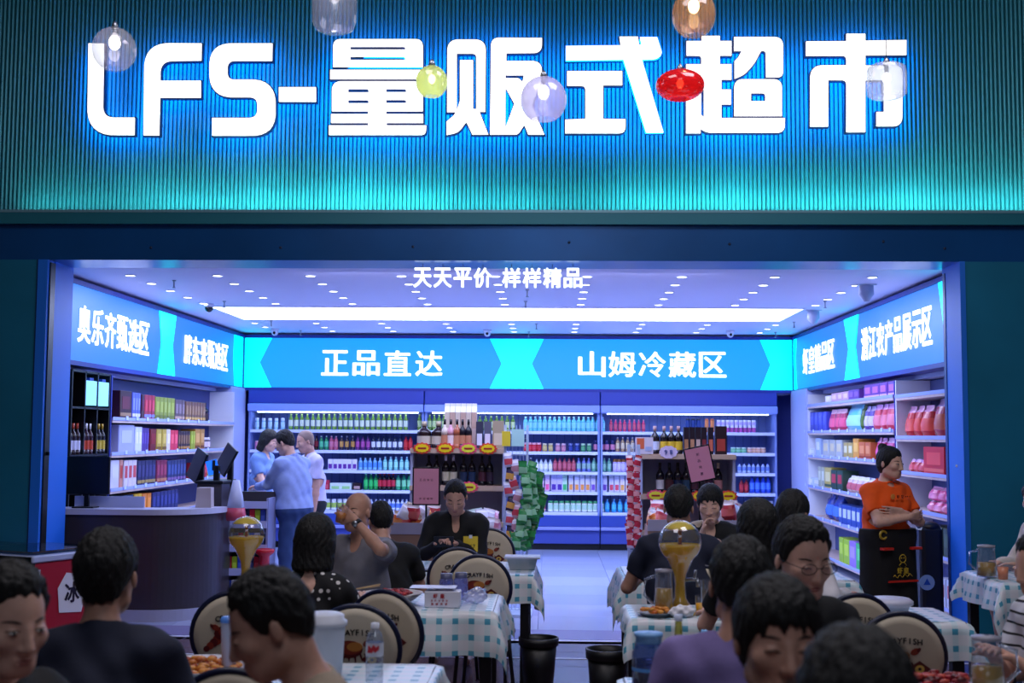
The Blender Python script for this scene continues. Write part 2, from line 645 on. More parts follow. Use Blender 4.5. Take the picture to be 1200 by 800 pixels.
sign = thing('illuminated_sign', 'giant white lit letters with blue glow behind them on the fluted teal wall', 'sign')
for nm, loops in SIGN:
    L = []
    for lp in loops:
        L.append([(lambda q: (q.x, q.z))(at(a, b, SY)) for a, b in fillet(lp)])
    r_ = outline_mesh('letter', grow(L, .009), .05, 0, M_ret, sign, SY + .032)
    outline_mesh('letter_face', L, .012, 0.0, M_face, r_, SY)
    outline_mesh('back_light', L, .008, 0, M_blue, r_, SY + .064)
# stand-off pins that carry the letters
for px, py in ((112, 110), (180, 140), (254, 80), (348, 110), (440, 152), (583, 100), (722, 60), (835, 120), (1003, 90)):
    q = at(px, py, SY)
    MB().box(q.x - .01, q.x + .01, SY + .05, FY + .115, q.z - .01, q.z + .01, M_ret).build('bracket', sign)

# little hanging line of letters under the beam
hs = thing('hanging_sign', 'row of small white lit characters hanging from the beam over the entrance', 'sign')
HY = FY + .2
M_hl = mat('hanging_face', '#ffffff', .4, emit=2.2, ecol=(.75, .86, 1))
zc = Z_(325.5, HY)
for s_, a, b in (('天天平价', 481, 576), ('样样精品', 586, 683)):
    for i, ch in enumerate(s_):
        xa = X_(a + (b - a) / 4 * i, HY)
        xb = X_(a + (b - a) / 4 * (i + 1), HY)
        mb = MB()
        text(mb, ch, xa, xb, zc, .165, M_hl, bold=.02, depth=.015)
        o = mb.build('letter', hs, (0, HY, 0))
        MB().box((xa + xb) / 2 - .003, (xa + xb) / 2 + .003, HY + .02, HY + .03, zc, zbm, M_steel).build('hanger', hs)

# ------------------------------------------------------------------ lit banner boxes over the shelves
M_bf = mat('lightbox_sky_blue', '#0a3c90', .4, emit=1.0, ecol=(.006, .36, .93))
M_sf = mat('lightbox_side_blue', '#0a2c80', .4, emit=1.0, ecol=(.02, .21, .84))
M_bc = mat('lightbox_cyan', '#00ffff', .4, emit=1.05, ecol=(0, .95, 1))
M_bt = mat('lightbox_text', '#ffffff', .4, emit=1.25, ecol=(.9, .97, 1))
M_frm = mat('lightbox_frame', '#1b2c92', .4)
ZT, ZB = Z_(397, BY), Z_(455.5, BY)


def banner(label, L, bits, texts, face, loc, rz, cy=0.0):
    t = thing('lightbox_banner', label, 'sign', loc, rz)
    f = MB()
    g = .045
    f.box(-g, L + g, 0, .2, ZB - g, ZB, M_frm).box(-g, L + g, 0, .2, ZT, ZT + g, M_frm)
    f.box(-g, 0, 0, .2, ZB, ZT, M_frm).box(L, L + g, 0, .2, ZB, ZT, M_frm).box(0, L, .1, .2, ZB, ZT, M_frm)
    f.build('frame', t)
    MB().box(0, L, .02, .1, ZB, ZT, face).build('lit_face', t)
    for poly in bits:
        MB().prism(poly, .012, .02, M_bc).build('cyan_arrow', t)
    for s_, a, b, h in texts:
        mb = MB()
        text(mb, s_, a, b, (ZT + ZB) / 2, h, M_bt, bold=.024, depth=.004)
        mb.build('lettering', t, (0, .011, 0))
    return t


bx = lambda px: X_(px, BY, 425) - XL
LB = XR - XL
zm = (ZT + ZB) / 2
bow = lambda a, b, c, d: [(a, ZB), (b, ZB), (d, zm), (b, ZT), (a, ZT), (c, zm)]
banner('long sky blue lit banner on the back wall above the drinks fridge', LB,
       [[(0, ZB), (bx(318), ZB), (bx(304), zm), (bx(318), ZT), (0, ZT)], bow(bx(574), bx(637), bx(588), bx(623)), [(LB, ZB), (bx(891), ZB), (bx(903), zm), (bx(891), ZT), (LB, ZT)]],
       [('正品直达', bx(374), bx(521), .37), ('山姆冷藏区', bx(676), bx(853), .37)], M_bf, (XL, BY, 0), 0)
# side walls: local x runs away from the front (left wall) or towards it (right wall)
yl = lambda px: Yw(px, XL, 410)
LL = BY - 11.0
lx = lambda px: BY - .05 - yl(px)
# left wall banner faces +X : local x must run from near to far when read -> rz=90deg
YL0 = 10.95
lx = lambda px: yl(px) - YL0
banner('blue lit banner over the gift box shelves, running to the back corner', BY - .05 - YL0,
       [bow(lx(187), lx(207), lx(190.5), lx(203.5)), [(BY - .05 - YL0, ZB), (lx(277), ZB), (lx(275), zm), (lx(275.5), ZT), (BY - .05 - YL0, ZT)]],
       [('奥乐齐甄选区', lx(91), lx(176), .36), ('胖东来甄选区', lx(216.5), lx(268.5), .36)], M_sf, (XL, YL0, 0), PI / 2)
YR0 = BY - .05
rx = lambda px: YR0 - Yw(px, XR, 410)
banner('blue lit banner over the snack shelves behind the employee', YR0 - 10.85,
       [bow(rx(988), rx(1005), rx(993), rx(1001)), [(0, ZB), (rx(932), ZB), (rx(929), zm), (rx(932), ZT), (0, ZT)], [(rx(1107), ZB), (YR0 - 10.85, ZB), (YR0 - 10.85, ZT), (rx(1099), ZT), (rx(1104), zm)]],
       [('虾皇精品区', rx(939.5), rx(977), .36), ('潜江农产品展示区', rx(1008), rx(1092), .36)], M_sf, (XR, YR0, 0), -PI / 2)
# soffits above the shelves
struct(MB().box(XL - .4, XL - .21, 10.8, BY, ZB - .09, CZ, M_wallw), 'trim_7')
struct(MB().box(XR + .21, XR + .42, 10.7, BY, ZB - .09, CZ, M_wallw), 'trim_8')
struct(MB().box(XL, XR, BY + .2, 19.1, ZB - .06, CZ, M_wallw), 'trim_9')

# ------------------------------------------------------------------ ceiling fittings
M_pan = mat('light_panel', '#ffffff', .4, emit=8, ecol=(.64, .70, 1))
lp = thing('ceiling_light_panel', 'long rectangular glowing light panel across the shop ceiling', 'ceiling light')
ya, yb = 14.45, 16.0
xa, xb = -4.05, 2.98
MB().box(xa, xb, ya, yb, CZ - .012, CZ - .006, M_pan).build('diffuser', lp)
fr = MB()
fr.box(xa - .03, xa, ya - .03, yb + .03, CZ - .015, CZ, M_white).box(xb, xb + .03, ya - .03, yb + .03, CZ - .015, CZ, M_white)
fr.box(xa, xb, ya - .03, ya, CZ - .015, CZ, M_white).box(xa, xb, yb, yb + .03, CZ - .015, CZ, M_white)
fr.build('frame', lp)
M_dl = mat('downlight_glow', '#ffffff', .4, emit=7, ecol=(.9, .95, 1), lamp=False)
dl_ring = MB().lathe([(.055, 0), (.055, -.008), (.045, -.008), (.045, 0)], M_white, 14).mesh('trim_ring')
dl_l = MB().lathe([(.044, -.002), (.044, -.006)], M_dl, 14).mesh('lamp')
d0 = None
for ic, cx in enumerate ((-4.06, -3.21, -2.31, -1.43, -.53, .35, 1.25, 2.13, 3.05)):
    for k in range(12):
        y = 11.0 + .625 * k
        if ya - .1 < y < yb + .1 or y > 18.0:
            continue
        if d0 is None:
            d0 = thing('downlight', 'small round downlight, first column from the cash desk wall, first row from the entrance', 'ceiling light', (cx, y, CZ), 0, 'recessed downlights in the shop ceiling')
            inst(dl_ring, 'trim_ring', (0, 0, 0), 0, d0)
            inst(dl_l, 'lamp', (0, 0, 0), 0, d0)
        else:
            c = copy_tree(d0)
            c.location = (cx, y, CZ)
            c['label'] = 'small round downlight, %s column from the cash desk wall, %s row from the entrance' % (ORD[ic], ORD[k])
# cameras, speaker and sprinklers on the ceiling
def dome(loc, label, black):
    t = thing('security_camera', label, 'camera', loc)
    MB().lathe([(.06, 0), (.06, -.03), (.05, -.04)], M_white, 16).build('mount', t)
    MB().ell((0, 0, -.05), (.05, .05, .05), mat('camera_black', '#0b0c12', .15) if black else M_white).build('dome', t)
    MB().ell((0, -.045, -.06), (.02, .012, .02), M_dark).build('lens', t)


q = at(245, 361, 14.2)
dome((q.x, 14.2, CZ), 'black dome camera on the ceiling beside the light panel corner', True)
q = at(322, 391, 17.6)
dome((q.x, 17.6, CZ), 'white dome camera above the first characters of the back banner', False)
q = at(571, 392, 17.6)
dome((q.x, 17.6, CZ), 'white dome camera above the middle cyan arrow of the back banner', False)
q = at(856, 393, 17.6)
dome((q.x, 17.6, CZ), 'white dome camera above the last characters of the back banner', False)
for (px, Y, lab) in ((1018, 12.2, 'white hanging ceiling speaker near the entrance corner over the snack shelves'), (955, 14.7, 'white hanging ceiling speaker beside the end of the light panel')):
    t = thing('ceiling_speaker', lab, 'speaker', (X_(px, Y), Y, CZ))
    MB().box(-.09, .09, -.05, .05, -.012, 0, M_white).build('bracket', t)
    MB().lathe([(.07, -.012), (.075, -.1), (.045, -.14), (.03, -.17)], mat('speaker_grey', '#a8acc8', .5), 16).build('body', t)
SPK = MB()
SPK.lathe([(.02, 0), (.02, -.01), (.008, -.012), (.008, -.07), (.018, -.075), (.018, -.08)], M_steel, 8)
spm = SPK.mesh('sprinkler')
for i, (px, Y) in enumerate(((199, 12.0), (259, 13.9), (315, 16.3), (350, 17.8), (615, 13.8), (617, 12.7), (619, 17.9), (628, 16.6), (910, 17.8), (932, 16.2), (969, 13.7))):
    tag(inst(spm, 'sprinkler', (X_(px, Y), Y, CZ)), nth('small metal sprinkler head under the shop ceiling', i, 11), 'sprinkler', 'ceiling sprinklers')
# dots on the beam (small sensor screws)
scm = MB().lathe([(.012, 0), (.012, .006)], mat('screw_dark', '#3a4a6a', .4, .5), 8, M=Matrix.Rotation(PI / 2, 4, 'X')).mesh('beam_screw')
for px, py in ((177, 290), (329, 290), (484, 289), (667, 284), (855, 286), (1035, 283), (1107, 291)):
    q = at(px, py, FY)
    tag(inst(scm, 'beam_screw', (q.x, FY, q.z)), 'small round screw cap on the dark blue beam', 'screw', 'screw caps on the beam')

# ------------------------------------------------------------------ goods
PM = {}


def pc(c, rough=.35):
    return mat('goods_' + c.strip('#') + ('_r' if rough > .4 else ''), c, rough)


def bottle(R_, Hh, body, label, cap, style='pet', seg=9):
    k = ('b', R_, Hh, body, label, cap, style)
    if k in PM:
        return PM[k]
    m = MB()
    B, L, C = pc(body, .2), pc(label), pc(cap)
    if style == 'pet':
        m.lathe([(R_ * .85, 0), (R_, .02 * Hh), (R_, .22 * Hh)], B, seg)
        m.lathe([(R_ * 1.02, .22 * Hh), (R_ * 1.02, .62 * Hh)], L, seg, cap=False)
        m.lathe([(R_, .62 * Hh), (R_ * .95, .7 * Hh), (R_ * .4, .86 * Hh), (R_ * .38, .92 * Hh)], B, seg)
        m.lathe([(R_ * .45, .92 * Hh), (R_ * .45, Hh)], C, seg)
    elif style == 'wine':
        m.lathe([(R_ * .9, 0), (R_, .02 * Hh), (R_, .15 * Hh)], B, seg)
        m.lathe([(R_ * 1.02, .15 * Hh), (R_ * 1.02, .45 * Hh)], L, seg, cap=False)
        m.lathe([(R_, .45 * Hh), (R_, .6 * Hh), (R_ * .75, .68 * Hh), (R_ * .36, .76 * Hh), (R_ * .33, .82 * Hh)], B, seg)
        m.lathe([(R_ * .37, .82 * Hh), (R_ * .37, Hh)], C, seg)
    elif style == 'jar':
        m.lathe([(R_ * .9, 0), (R_, .05 * Hh), (R_, .2 * Hh)], B, seg)
        m.lathe([(R_ * 1.02, .2 * Hh), (R_ * 1.02, .66 * Hh)], L, seg, cap=False)
        m.lathe([(R_, .66 * Hh), (R_ * .9, .78 * Hh)], B, seg)
        m.lathe([(R_ * .92, .78 * Hh), (R_ * .92, .98 * Hh), (R_ * .85, Hh)], C, seg)
    elif style == 'can':
        m.lathe([(R_ * .85, 0), (R_, .05 * Hh), (R_, .15 * Hh)], C, seg)
        m.lathe([(R_, .15 * Hh), (R_, .88 * Hh)], L, seg, cap=False)
        m.lathe([(R_, .88 * Hh), (R_ * .85, .96 * Hh), (R_ * .8, Hh)], C, seg)
    PM[k] = m.mesh(style)
    return PM[k]


def carton(W, D, Hh, body, label, top, gable=True):
    k = ('c', W, D, Hh, body, label, top, gable)
    if k in PM:
        return PM[k]
    m = MB()
    B, L, C = pc(body), pc(label), pc(top)
    h = Hh * (.8 if gable else 1)
    m.box(-W / 2, W / 2, -D / 2, D / 2, 0, h, B)
    m.box(-W * .36, W * .36, -D / 2 - .002, -D / 2, h * .12, h * .55, L)
    if gable:
        m.prism([(-D / 2, 0), (D / 2, 0), (0, Hh * .15)], -W / 2, W / 2, C, Matrix.Translation((0, 0, h)) @ Matrix.Rotation(PI / 2, 4, 'Z'))
        m.box(-W / 2, W / 2, -.004, .004, h + Hh * .12, Hh, C)
    PM[k] = m.mesh('carton')
    return PM[k]


def gift(W, D, Hh, body, label, stripe=None):
    """W along the shelf, depth D, with a printed front panel and spine band"""
    k = ('g', W, D, Hh, body, label, stripe)
    if k in PM:
        return PM[k]
    m = MB()
    m.rbox(-W / 2, W / 2, -D / 2, D / 2, 0, Hh, pc(body), .006, n=1)
    m.box(-W * .33, W * .33, -D / 2 - .0025, -D / 2, Hh * .35, Hh * .8, pc(label))
    if stripe:
        m.box(-W * .47, W * .47, -D / 2 - .002, -D / 2, Hh * .1, Hh * .22, pc(stripe))
    PM[k] = m.mesh('box')
    return PM[k]


def bag(W, D, Hh, body, label, head, seed=0):
    """pillow pack: sealed flat at top and bottom, puffed in between"""
    k = ('p', W, D, Hh, body, label, head, seed)
    if k in PM:
        return PM[k]
    rnd = random.Random(seed)
    m = MB()
    zs = [0, .06, .2, .4, .6, .8, .9, 1]
    ds = [.3, .75, 1, 1, .9, .6, .12, .06]
    ws = [.92, .97, .98, .96, .94, .93, .97, .98]
    rings = []
    for z, d, q in zip(zs, ds, ws):
        ring = []
        for j in range(12):
            a = 2 * PI * j / 12
            cx, cy = math.cos(a), math.sin(a)
            e = .55
            x = math.copysign(abs(cx) ** e, cx) * W / 2 * q
            y = math.copysign(abs(cy) ** .8, cy) * D / 2 * d * (1 + .12 * rnd.uniform(-1, 1))
            ring.append((x, y, z * Hh + .004 * rnd.uniform(-1, 1)))
        rings.append(ring)
    B, L, C = pc(body, .25), pc(label, .25), pc(head, .25)
    m.loft(rings[:3], B, True, cap=False)
    m.loft(rings[2:5], L, True, cap=False)
    m.loft(rings[4:6], B, True, cap=False)
    m.loft(rings[5:], C, True, cap=False)
    PM[k] = m.mesh('bag')
    return PM[k]


# ---- drinks fridges
M_fbk = mat('fridge_back', '#7d92d0', .5)
M_fsh = mat('fridge_shelf', '#c8d6ff', .35)
M_fnv = mat('fridge_navy', '#2e42a8', .35)
M_fb = mat('fridge_base', '#3149a6', .3)
M_fb2 = mat('fridge_bumper', '#8894d8', .3)
M_can = mat('fridge_canopy', '#8ea4f0', .4)
M_tube = mat('fridge_tube', '#ffffff', .4, emit=9, ecol=(.6, .75, 1))
FX0, FX1 = X_(290, BY), X_(912, BY)
ZSH = [Z_(505, BY), Z_(529, BY), Z_(552.5, BY), Z_(576, BY), Z_(600, BY)]
cuts = [FX0, X_(497, BY), X_(704, BY), FX1]
labs = ['tall open drinks fridge behind the two standing men', 'tall open drinks fridge in the middle, seen between the two bottle stands', 'tall open drinks fridge next to the snack shelves, partly empty']
for i in range(3):
    a, b = cuts[i], cuts[i + 1] - .012
    t = thing('drinks_fridge', labs[i], 'fridge', ((a + b) / 2, BY, 0))
    hw = (b - a) / 2
    m = MB()
    m.box(-hw, hw, .78, .84, 0, 2.34, M_fbk)
    m.box(-hw, -hw + .03, .05, .8, .3, 2.3, M_fbk).box(hw - .03, hw, .05, .8, .3, 2.3, M_fbk)
    for k in range(int(2 * hw / .12)):
        m.box(-hw + .06 + k * .12, -hw + .066 + k * .12, .775, .781, .5, 2.1, mat('slot_blue', '#40579f', .6))
    m.build('cabinet', t)
    MB().rbox(-hw, hw, .0, .8, 2.14, 2.34, M_fnv, .01).build('header', t)
    c = MB().rbox(-hw, hw, -.06, .3, 2.02, 2.135, M_can, .02).build('canopy', t)
    MB().box(-hw + .1, hw - .1, .16, .2, 2.005, 2.019, M_tube).build('light_tube', c)
    for z in ZSH:
        s_ = MB().box(-hw + .03, hw - .03, .06, .78, z - .03, z - .004, M_fsh).build('shelf', t)
        MB().box(-hw + .03, hw - .03, .035, .06, z - .045, z, mat('price_rail', '#d5e0ff', .4)).build('price_rail', s_)
    MB().rbox(-hw, hw, .0, .78, .34, ZSH[4] - .046, M_fb, .015).build('base_panel', t)
    MB().rbox(-hw, hw, -.04, .1, .29, .34, M_fb2, .015).build('bumper', t)
    MB().rbox(-hw, hw, .02, .7, .09, .29, mat('fridge_kick', '#3b4ba4', .35), .01).build('lower_panel', t)
    MB().box(-hw, hw, .06, .7, 0, .09, M_dark).build('toe_kick', t)

PB = BY + .2
NP = {}


def row(kind, lab, grp, me, r, x0, x1, n, dy=0, dz=0, cat=None, jit=.003):
    for i in range(n):
        px = x0 + (x1 - x0) * (i + .5) / n
        z = ZSH[r - 1]
        q = at(px, 540, PB)
        o = inst(me, kind, (q.x + random.uniform(-jit, jit), PB + dy + random.uniform(-.01, .01), z + dz), random.uniform(-.2, .2) if cat != 'carton' else 0)
        tag(o, nth(lab, i, n), cat or 'bottle', grp)


b = bottle
G = 'row of '
row('tea_bottle', 'green bottled tea with pale label on the top fridge shelf behind the bald man', 'green tea bottles, top fridge shelf', b(.033, .235, '#6f9a3a', '#dfe9cf', '#b8d060'), 1, 337, 478, 22)
row('tea_bottle', 'green bottled tea on the top fridge shelf seen above the bottle stand', 'green tea bottles above the stand', b(.033, .235, '#6f9a3a', '#c6dc96', '#b8d060'), 1, 488, 523, 6)
row('tea_bottle', 'green bottled tea on the top fridge shelf just right of the tall white gift cartons', 'green tea bottles past the cartons', b(.033, .22, '#5f8a3a', '#cfe0a0', '#a8c060'), 1, 559, 604, 7)
row('drink_jar', 'pale cyan drink carton at the empty end of the top fridge shelf', 'pale cyan drinks, top shelf', b(.03, .17, '#9fd4e8', '#c8ecf8', '#e8f4ff', 'jar'), 1, 297, 334, 5)
row('water_bottle', 'clear aqua bottle in the long row on the top shelf of the middle fridge', 'aqua bottles, top shelf', b(.036, .215, '#6fd0e0', '#8fe0f0', '#c0f4ff'), 1, 613, 709, 17)
row('soda_bottle', 'slim pink bottle on the top shelf beside the aqua row', 'slim pink bottles, top shelf', b(.026, .18, '#c8406a', '#d8607a', '#f09ab0'), 1, 713, 757, 8)
row('drink_box', 'dark blue drink tin on the top fridge shelf over the second bottle stand', 'dark tins, top shelf', b(.034, .2, '#152a60', '#1a3a80', '#0c1430', 'can'), 1, 803, 822, 3)
row('drink_box', 'orange drink tin on the top fridge shelf over the second bottle stand', 'orange tins, top shelf', b(.03, .2, '#d07040', '#e08a50', '#c05a30', 'can'), 1, 825, 838, 2)
row('yogurt_pot', 'white and magenta yogurt pot stacked on the top fridge shelf', 'white and magenta yogurt pots', b(.03, .09, '#c060b0', '#b84aa0', '#f4f4ff', 'jar'), 1, 840, 886, 9)
row('yogurt_pot', 'white and magenta yogurt pot stacked on the top fridge shelf', 'white and magenta yogurt pots', b(.03, .09, '#e8e8ff', '#c8b8f0', '#f4f4ff', 'jar'), 1, 840, 886, 9, dz=.092)
row('drink_can', 'pink can on the second fridge shelf behind the cashier', 'pink cans, second shelf', b(.034, .13, '#e070a0', '#e890b8', '#f8d0e0', 'can'), 2, 297, 312, 2)
row('cola_bottle', 'dark red cola bottle on the second fridge shelf', 'dark cola bottles, second shelf', b(.03, .21, '#2a0a14', '#7a1428', '#401020'), 2, 357, 373, 3)
row('soda_bottle', 'green soda bottle on the second fridge shelf by the bald man', 'green soda bottles, second shelf', b(.032, .21, '#1f8a5a', '#60d0a0', '#e0fff0'), 2, 373, 385, 2)
row('drink_can', 'rose pink tall can on the second fridge shelf', 'rose pink tall cans', b(.036, .21, '#c06080', '#d07898', '#f0c8d8'), 2, 385, 396, 2)
row('tea_bottle', 'dark amber bottle with gold label on the second fridge shelf', 'amber bottles, second shelf', b(.032, .21, '#2a2038', '#c89850', '#d8d8e8'), 2, 397, 416, 3)
row('juice_bottle', 'violet bottle with magenta label on the second fridge shelf', 'violet bottles, second shelf', b(.032, .21, '#6a2a7a', '#b050a0', '#302050'), 2, 416, 434, 3)
row('tea_bottle', 'dark glass bottle with white label on the second fridge shelf', 'dark white-labelled bottles', b(.032, .21, '#1c3050', '#dfe8f8', '#24406a'), 2, 434, 472, 6)
row('cola_bottle', 'bright red bottle on the second fridge shelf near the bottle stand', 'bright red bottles', b(.034, .21, '#c02030', '#d83840', '#801020'), 2, 472, 484, 2)
row('drink_can', 'small red jar on the second shelf of the middle fridge', 'small red jars', b(.038, .13, '#c02038', '#d83a50', '#f0b0c0', 'jar'), 2, 613, 634, 4)
row('drink_can', 'small yellow jar on the second shelf of the middle fridge', 'small yellow jars', b(.036, .12, '#c8b060', '#d8c888', '#e8e0c0', 'jar'), 2, 635, 649, 2)
row('drink_can', 'small pink jar on the second shelf of the middle fridge', 'small pink jars', b(.036, .12, '#c07898', '#d898b0', '#f0d0e0', 'jar'), 2, 650, 664, 2)
row('drink_can', 'small navy jar on the second shelf of the middle fridge', 'small navy jars', b(.036, .12, '#20307a', '#3048a0', '#8090d0', 'jar'), 2, 665, 680, 2)
row('drink_can', 'small green jar on the second shelf of the middle fridge', 'small green jars', b(.036, .12, '#3a8a5a', '#60b080', '#c0e8c8', 'jar'), 2, 680, 694, 2)
row('drink_can', 'navy bottle with pink label on the second shelf of the middle fridge', 'navy and pink bottles', b(.036, .17, '#1a2460', '#d88ab0', '#2a3070', 'jar'), 2, 695, 721, 4)
row('juice_bottle', 'amber and cream bottle at the end of the second shelf of the middle fridge', 'amber and cream bottles', b(.03, .22, '#b09070', '#e0d0b0', '#f0f0f0'), 2, 721, 744, 4)
row('dessert_cup', 'pale green dessert cup on the second shelf of the end fridge', 'pale green dessert cups', b(.04, .08, '#6ac090', '#90dab0', '#d8f8e8', 'jar'), 2, 856, 875, 3)
row('dessert_cup', 'peach dessert cup on the second shelf of the end fridge', 'peach dessert cups', b(.04, .08, '#e0a888', '#ecc0a8', '#f8e8e0', 'jar'), 2, 876, 897, 4)
row('milk_box', 'white and violet boxed drink pack on the third fridge shelf', 'white and violet packs', carton(.07, .1, .16, '#e8e8ff', '#6a30a0', '#e8e8ff', False), 3, 385, 419, 6, cat='carton')
row('water_bottle', 'sky blue water bottle on the third fridge shelf', 'sky blue water bottles, third shelf', b(.032, .18, '#88c8f8', '#5aa0f0', '#d0ecff'), 3, 420, 448, 5)
row('water_bottle', 'clear teal bottle on the third fridge shelf', 'clear teal bottles, third shelf', b(.032, .2, '#88d8d8', '#a8f0e8', '#e8ffff'), 3, 448, 480, 5)
row('soy_bottle', 'dark bottle alone on the third shelf beside the hanging green packs', None, b(.03, .2, '#24203a', '#504a70', '#f8f8ff'), 3, 619, 625, 1)
row('milk_bottle', 'white milk bottle on the third shelf of the middle fridge', 'white milk bottles', b(.033, .18, '#cfe0f0', '#f4f8ff', '#b8c8e0'), 3, 626, 648, 4)
row('juice_bottle', 'rose red bottle on the third shelf of the middle fridge', 'rose red bottles', b(.033, .2, '#b04860', '#d06a80', '#803048'), 3, 648, 675, 5)
row('juice_bottle', 'periwinkle bottle on the third shelf of the middle fridge', 'periwinkle bottles', b(.033, .2, '#7080d0', '#98c0c0', '#98a8f0'), 3, 675, 693, 3)
row('juice_bottle', 'mint bottle on the third shelf of the middle fridge', 'mint bottles', b(.033, .2, '#70b8a0', '#a0d8c0', '#c8f0e0'), 3, 693, 717, 4)
row('milk_bottle', 'lilac bottle with brown cap on the third shelf of the middle fridge', 'brown-capped lilac bottles', b(.034, .19, '#c8b8f0', '#d8d0ff', '#a06a30', 'jar'), 3, 718, 738, 4)
row('water_bottle', 'blue and white bottle on the third shelf of the end fridge', 'blue and white bottles, third shelf', b(.03, .14, '#b8d0f8', '#7898e8', '#3048c8'), 3, 864, 902, 7)
row('milk_box', 'red pack on the fourth fridge shelf by the bald man', 'red packs, fourth shelf', carton(.07, .1, .14, '#c83050', '#e06078', '#c83050', False), 4, 372, 388, 2, cat='carton')
row('milk_box', 'flat white and green tray on the fourth fridge shelf', 'white trays, fourth shelf', carton(.16, .2, .1, '#d8e8e8', '#a0d890', '#e8f4f4', False), 4, 389, 413, 2, cat='carton')
row('chocolate_box', 'dark flat chocolate box on the fourth fridge shelf', None, carton(.12, .1, .1, '#281420', '#c0a0a0', '#281420', False), 4, 414, 425, 1, cat='carton')
row('soda_bottle', 'bright green lemon soda bottle on the fourth fridge shelf', 'bright green soda bottles', b(.034, .24, '#109848', '#38d070', '#a8ffc8'), 4, 426, 444, 3)
row('cola_bottle', 'black cola bottle with red label on the fourth fridge shelf', 'red-labelled cola bottles', b(.034, .24, '#140810', '#c83048', '#d84050'), 4, 443, 464, 4)
row('soda_bottle', 'pale green bottle on the fourth fridge shelf next to the colas', 'pale green bottles, fourth shelf', b(.036, .24, '#30a070', '#88e0b0', '#203040'), 4, 464, 483, 3)
row('juice_carton', 'pink milk carton on the fourth shelf of the middle fridge', 'pink milk cartons', carton(.07, .08, .24, '#e8c8f0', '#f060a0', '#f8e8ff'), 4, 624, 645, 3, cat='carton')
row('juice_carton', 'wide purple grape carton on the fourth shelf of the middle fridge', 'purple grape cartons', carton(.085, .08, .24, '#c8c0f0', '#5030a0', '#e0e0ff'), 4, 646, 659, 2, cat='carton')
row('juice_carton', 'green labelled carton on the fourth shelf of the middle fridge', None, carton(.07, .08, .24, '#b8e0c8', '#40c070', '#d8ffe0'), 4, 659, 665, 1, cat='carton')
row('juice_carton', 'white carton with orange fruit on the fourth shelf of the middle fridge', 'orange fruit cartons', carton(.07, .08, .24, '#dcdcf8', '#f0a050', '#f4f4ff'), 4, 666, 692, 4, cat='carton')
row('juice_carton', 'white carton with violet fruit on the fourth shelf of the middle fridge', 'violet fruit cartons', carton(.07, .08, .24, '#dcdcf8', '#7a50c0', '#f4f4ff'), 4, 692, 712, 3, cat='carton')
row('juice_carton', 'white carton with red fruit on the fourth shelf of the middle fridge', 'red fruit cartons', carton(.07, .08, .24, '#dcdcf8', '#e05068', '#f4f4ff'), 4, 713, 726, 2, cat='carton')
row('juice_carton', 'cream carton with peach fruit at the end of the fourth shelf of the middle fridge', 'peach fruit cartons', carton(.07, .08, .24, '#e8dce8', '#f0b060', '#f4f4ff'), 4, 726, 739, 2, cat='carton')
row('soda_bottle', 'red bottle on the fourth shelf of the end fridge', 'red bottles, end fridge', b(.034, .2, '#a02030', '#c83848', '#402030'), 4, 866, 877, 2)
row('water_bottle', 'bright blue bottle on the fourth shelf of the end fridge', 'bright blue bottles, end fridge', b(.038, .24, '#3058e0', '#5890ff', '#2038a8'), 4, 878, 903, 4)
row('milk_bottle', 'small white milk bottle with green cap on the lowest fridge shelf', 'green-capped milk bottles, lowest shelf', b(.04, .16, '#e8f0f8', '#a8c860', '#f4f8ff', 'jar'), 5, 375, 416, 6)
row('milk_bottle', 'small blue and white bottle on the lowest fridge shelf', 'blue and white bottles, lowest shelf', b(.032, .16, '#d0e0ff', '#6088e0', '#f0f8ff'), 5, 428, 480, 10)
row('yogurt_bottle', 'pink and red bottle on the lowest shelf beside the green hanging packs', 'pink and red bottles, lowest shelf', b(.034, .17, '#f0c0d0', '#e05068', '#f8e8f0'), 5, 614, 640, 4)
row('milk_bottle', 'white and green yogurt pack on the lowest shelf of the middle fridge', 'white and green yogurt packs', b(.042, .16, '#e8f4f0', '#b8e0d0', '#50b070', 'jar'), 5, 642, 708, 10)
row('water_bottle', 'turquoise bottle on the lowest shelf of the middle fridge', 'turquoise bottles, lowest shelf', b(.036, .19, '#38a8e8', '#58c8f8', '#a8e8ff'), 5, 708, 738, 4)
row('cola_bottle', 'dark bottle with white cap on the lowest shelf of the end fridge', 'white-capped dark bottles', b(.035, .18, '#181424', '#302848', '#f4f4ff', 'jar'), 5, 872, 912, 7)

# ---- gift box shelves on the wall with the cash desk
M_shelf = mat('shelf_edge_wood', '#c9b4b0', .5, noise=.08, nscale=8)
M_shbk = mat('shelf_back_dark', '#3a4486', .6)
WX = XL + .08


def wall_unit(label, ya, yb, zs, X, sgn, back):
    """shelving along a side wall; sgn=+1 on the X- wall, -1 on the X+ wall"""
    t = thing('shelf_unit', label, 'shelf', (X, (ya + yb) / 2, 0))
    h = (yb - ya) / 2
    q = lambda a, b_: (min(a * sgn, b_ * sgn), max(a * sgn, b_ * sgn))
    MB().box(*q(-.385, -.36), -h, h, .05, ZB - .1, back).build('back_panel', t)
    for yy in (-h, h - .03):
        MB().box(*q(-.385, -.01), yy, yy + .03, .05, ZB - .1, M_white if yy > 0 else M_navy).build('side_panel', t)
    for z in zs:
        s_ = MB().box(*q(-.36, .0), -h + .03, h - .03, z - .045, z, M_shelf).build('shelf', t)
        MB().box(*q(.0, .006), -h + .03, h - .03, z - .02, z + .014, mat('clear_rail', '#a8b8ff', .2)).build('price_rail', s_)
    return t


SL = [.42, .75, 1.095, 1.467, 1.83]
YA, YB_ = Yw(131, WX), 17.45
wall_unit('wall shelving filled with gift boxes behind the cash desk', YA, YB_, SL, WX, 1, M_shbk)
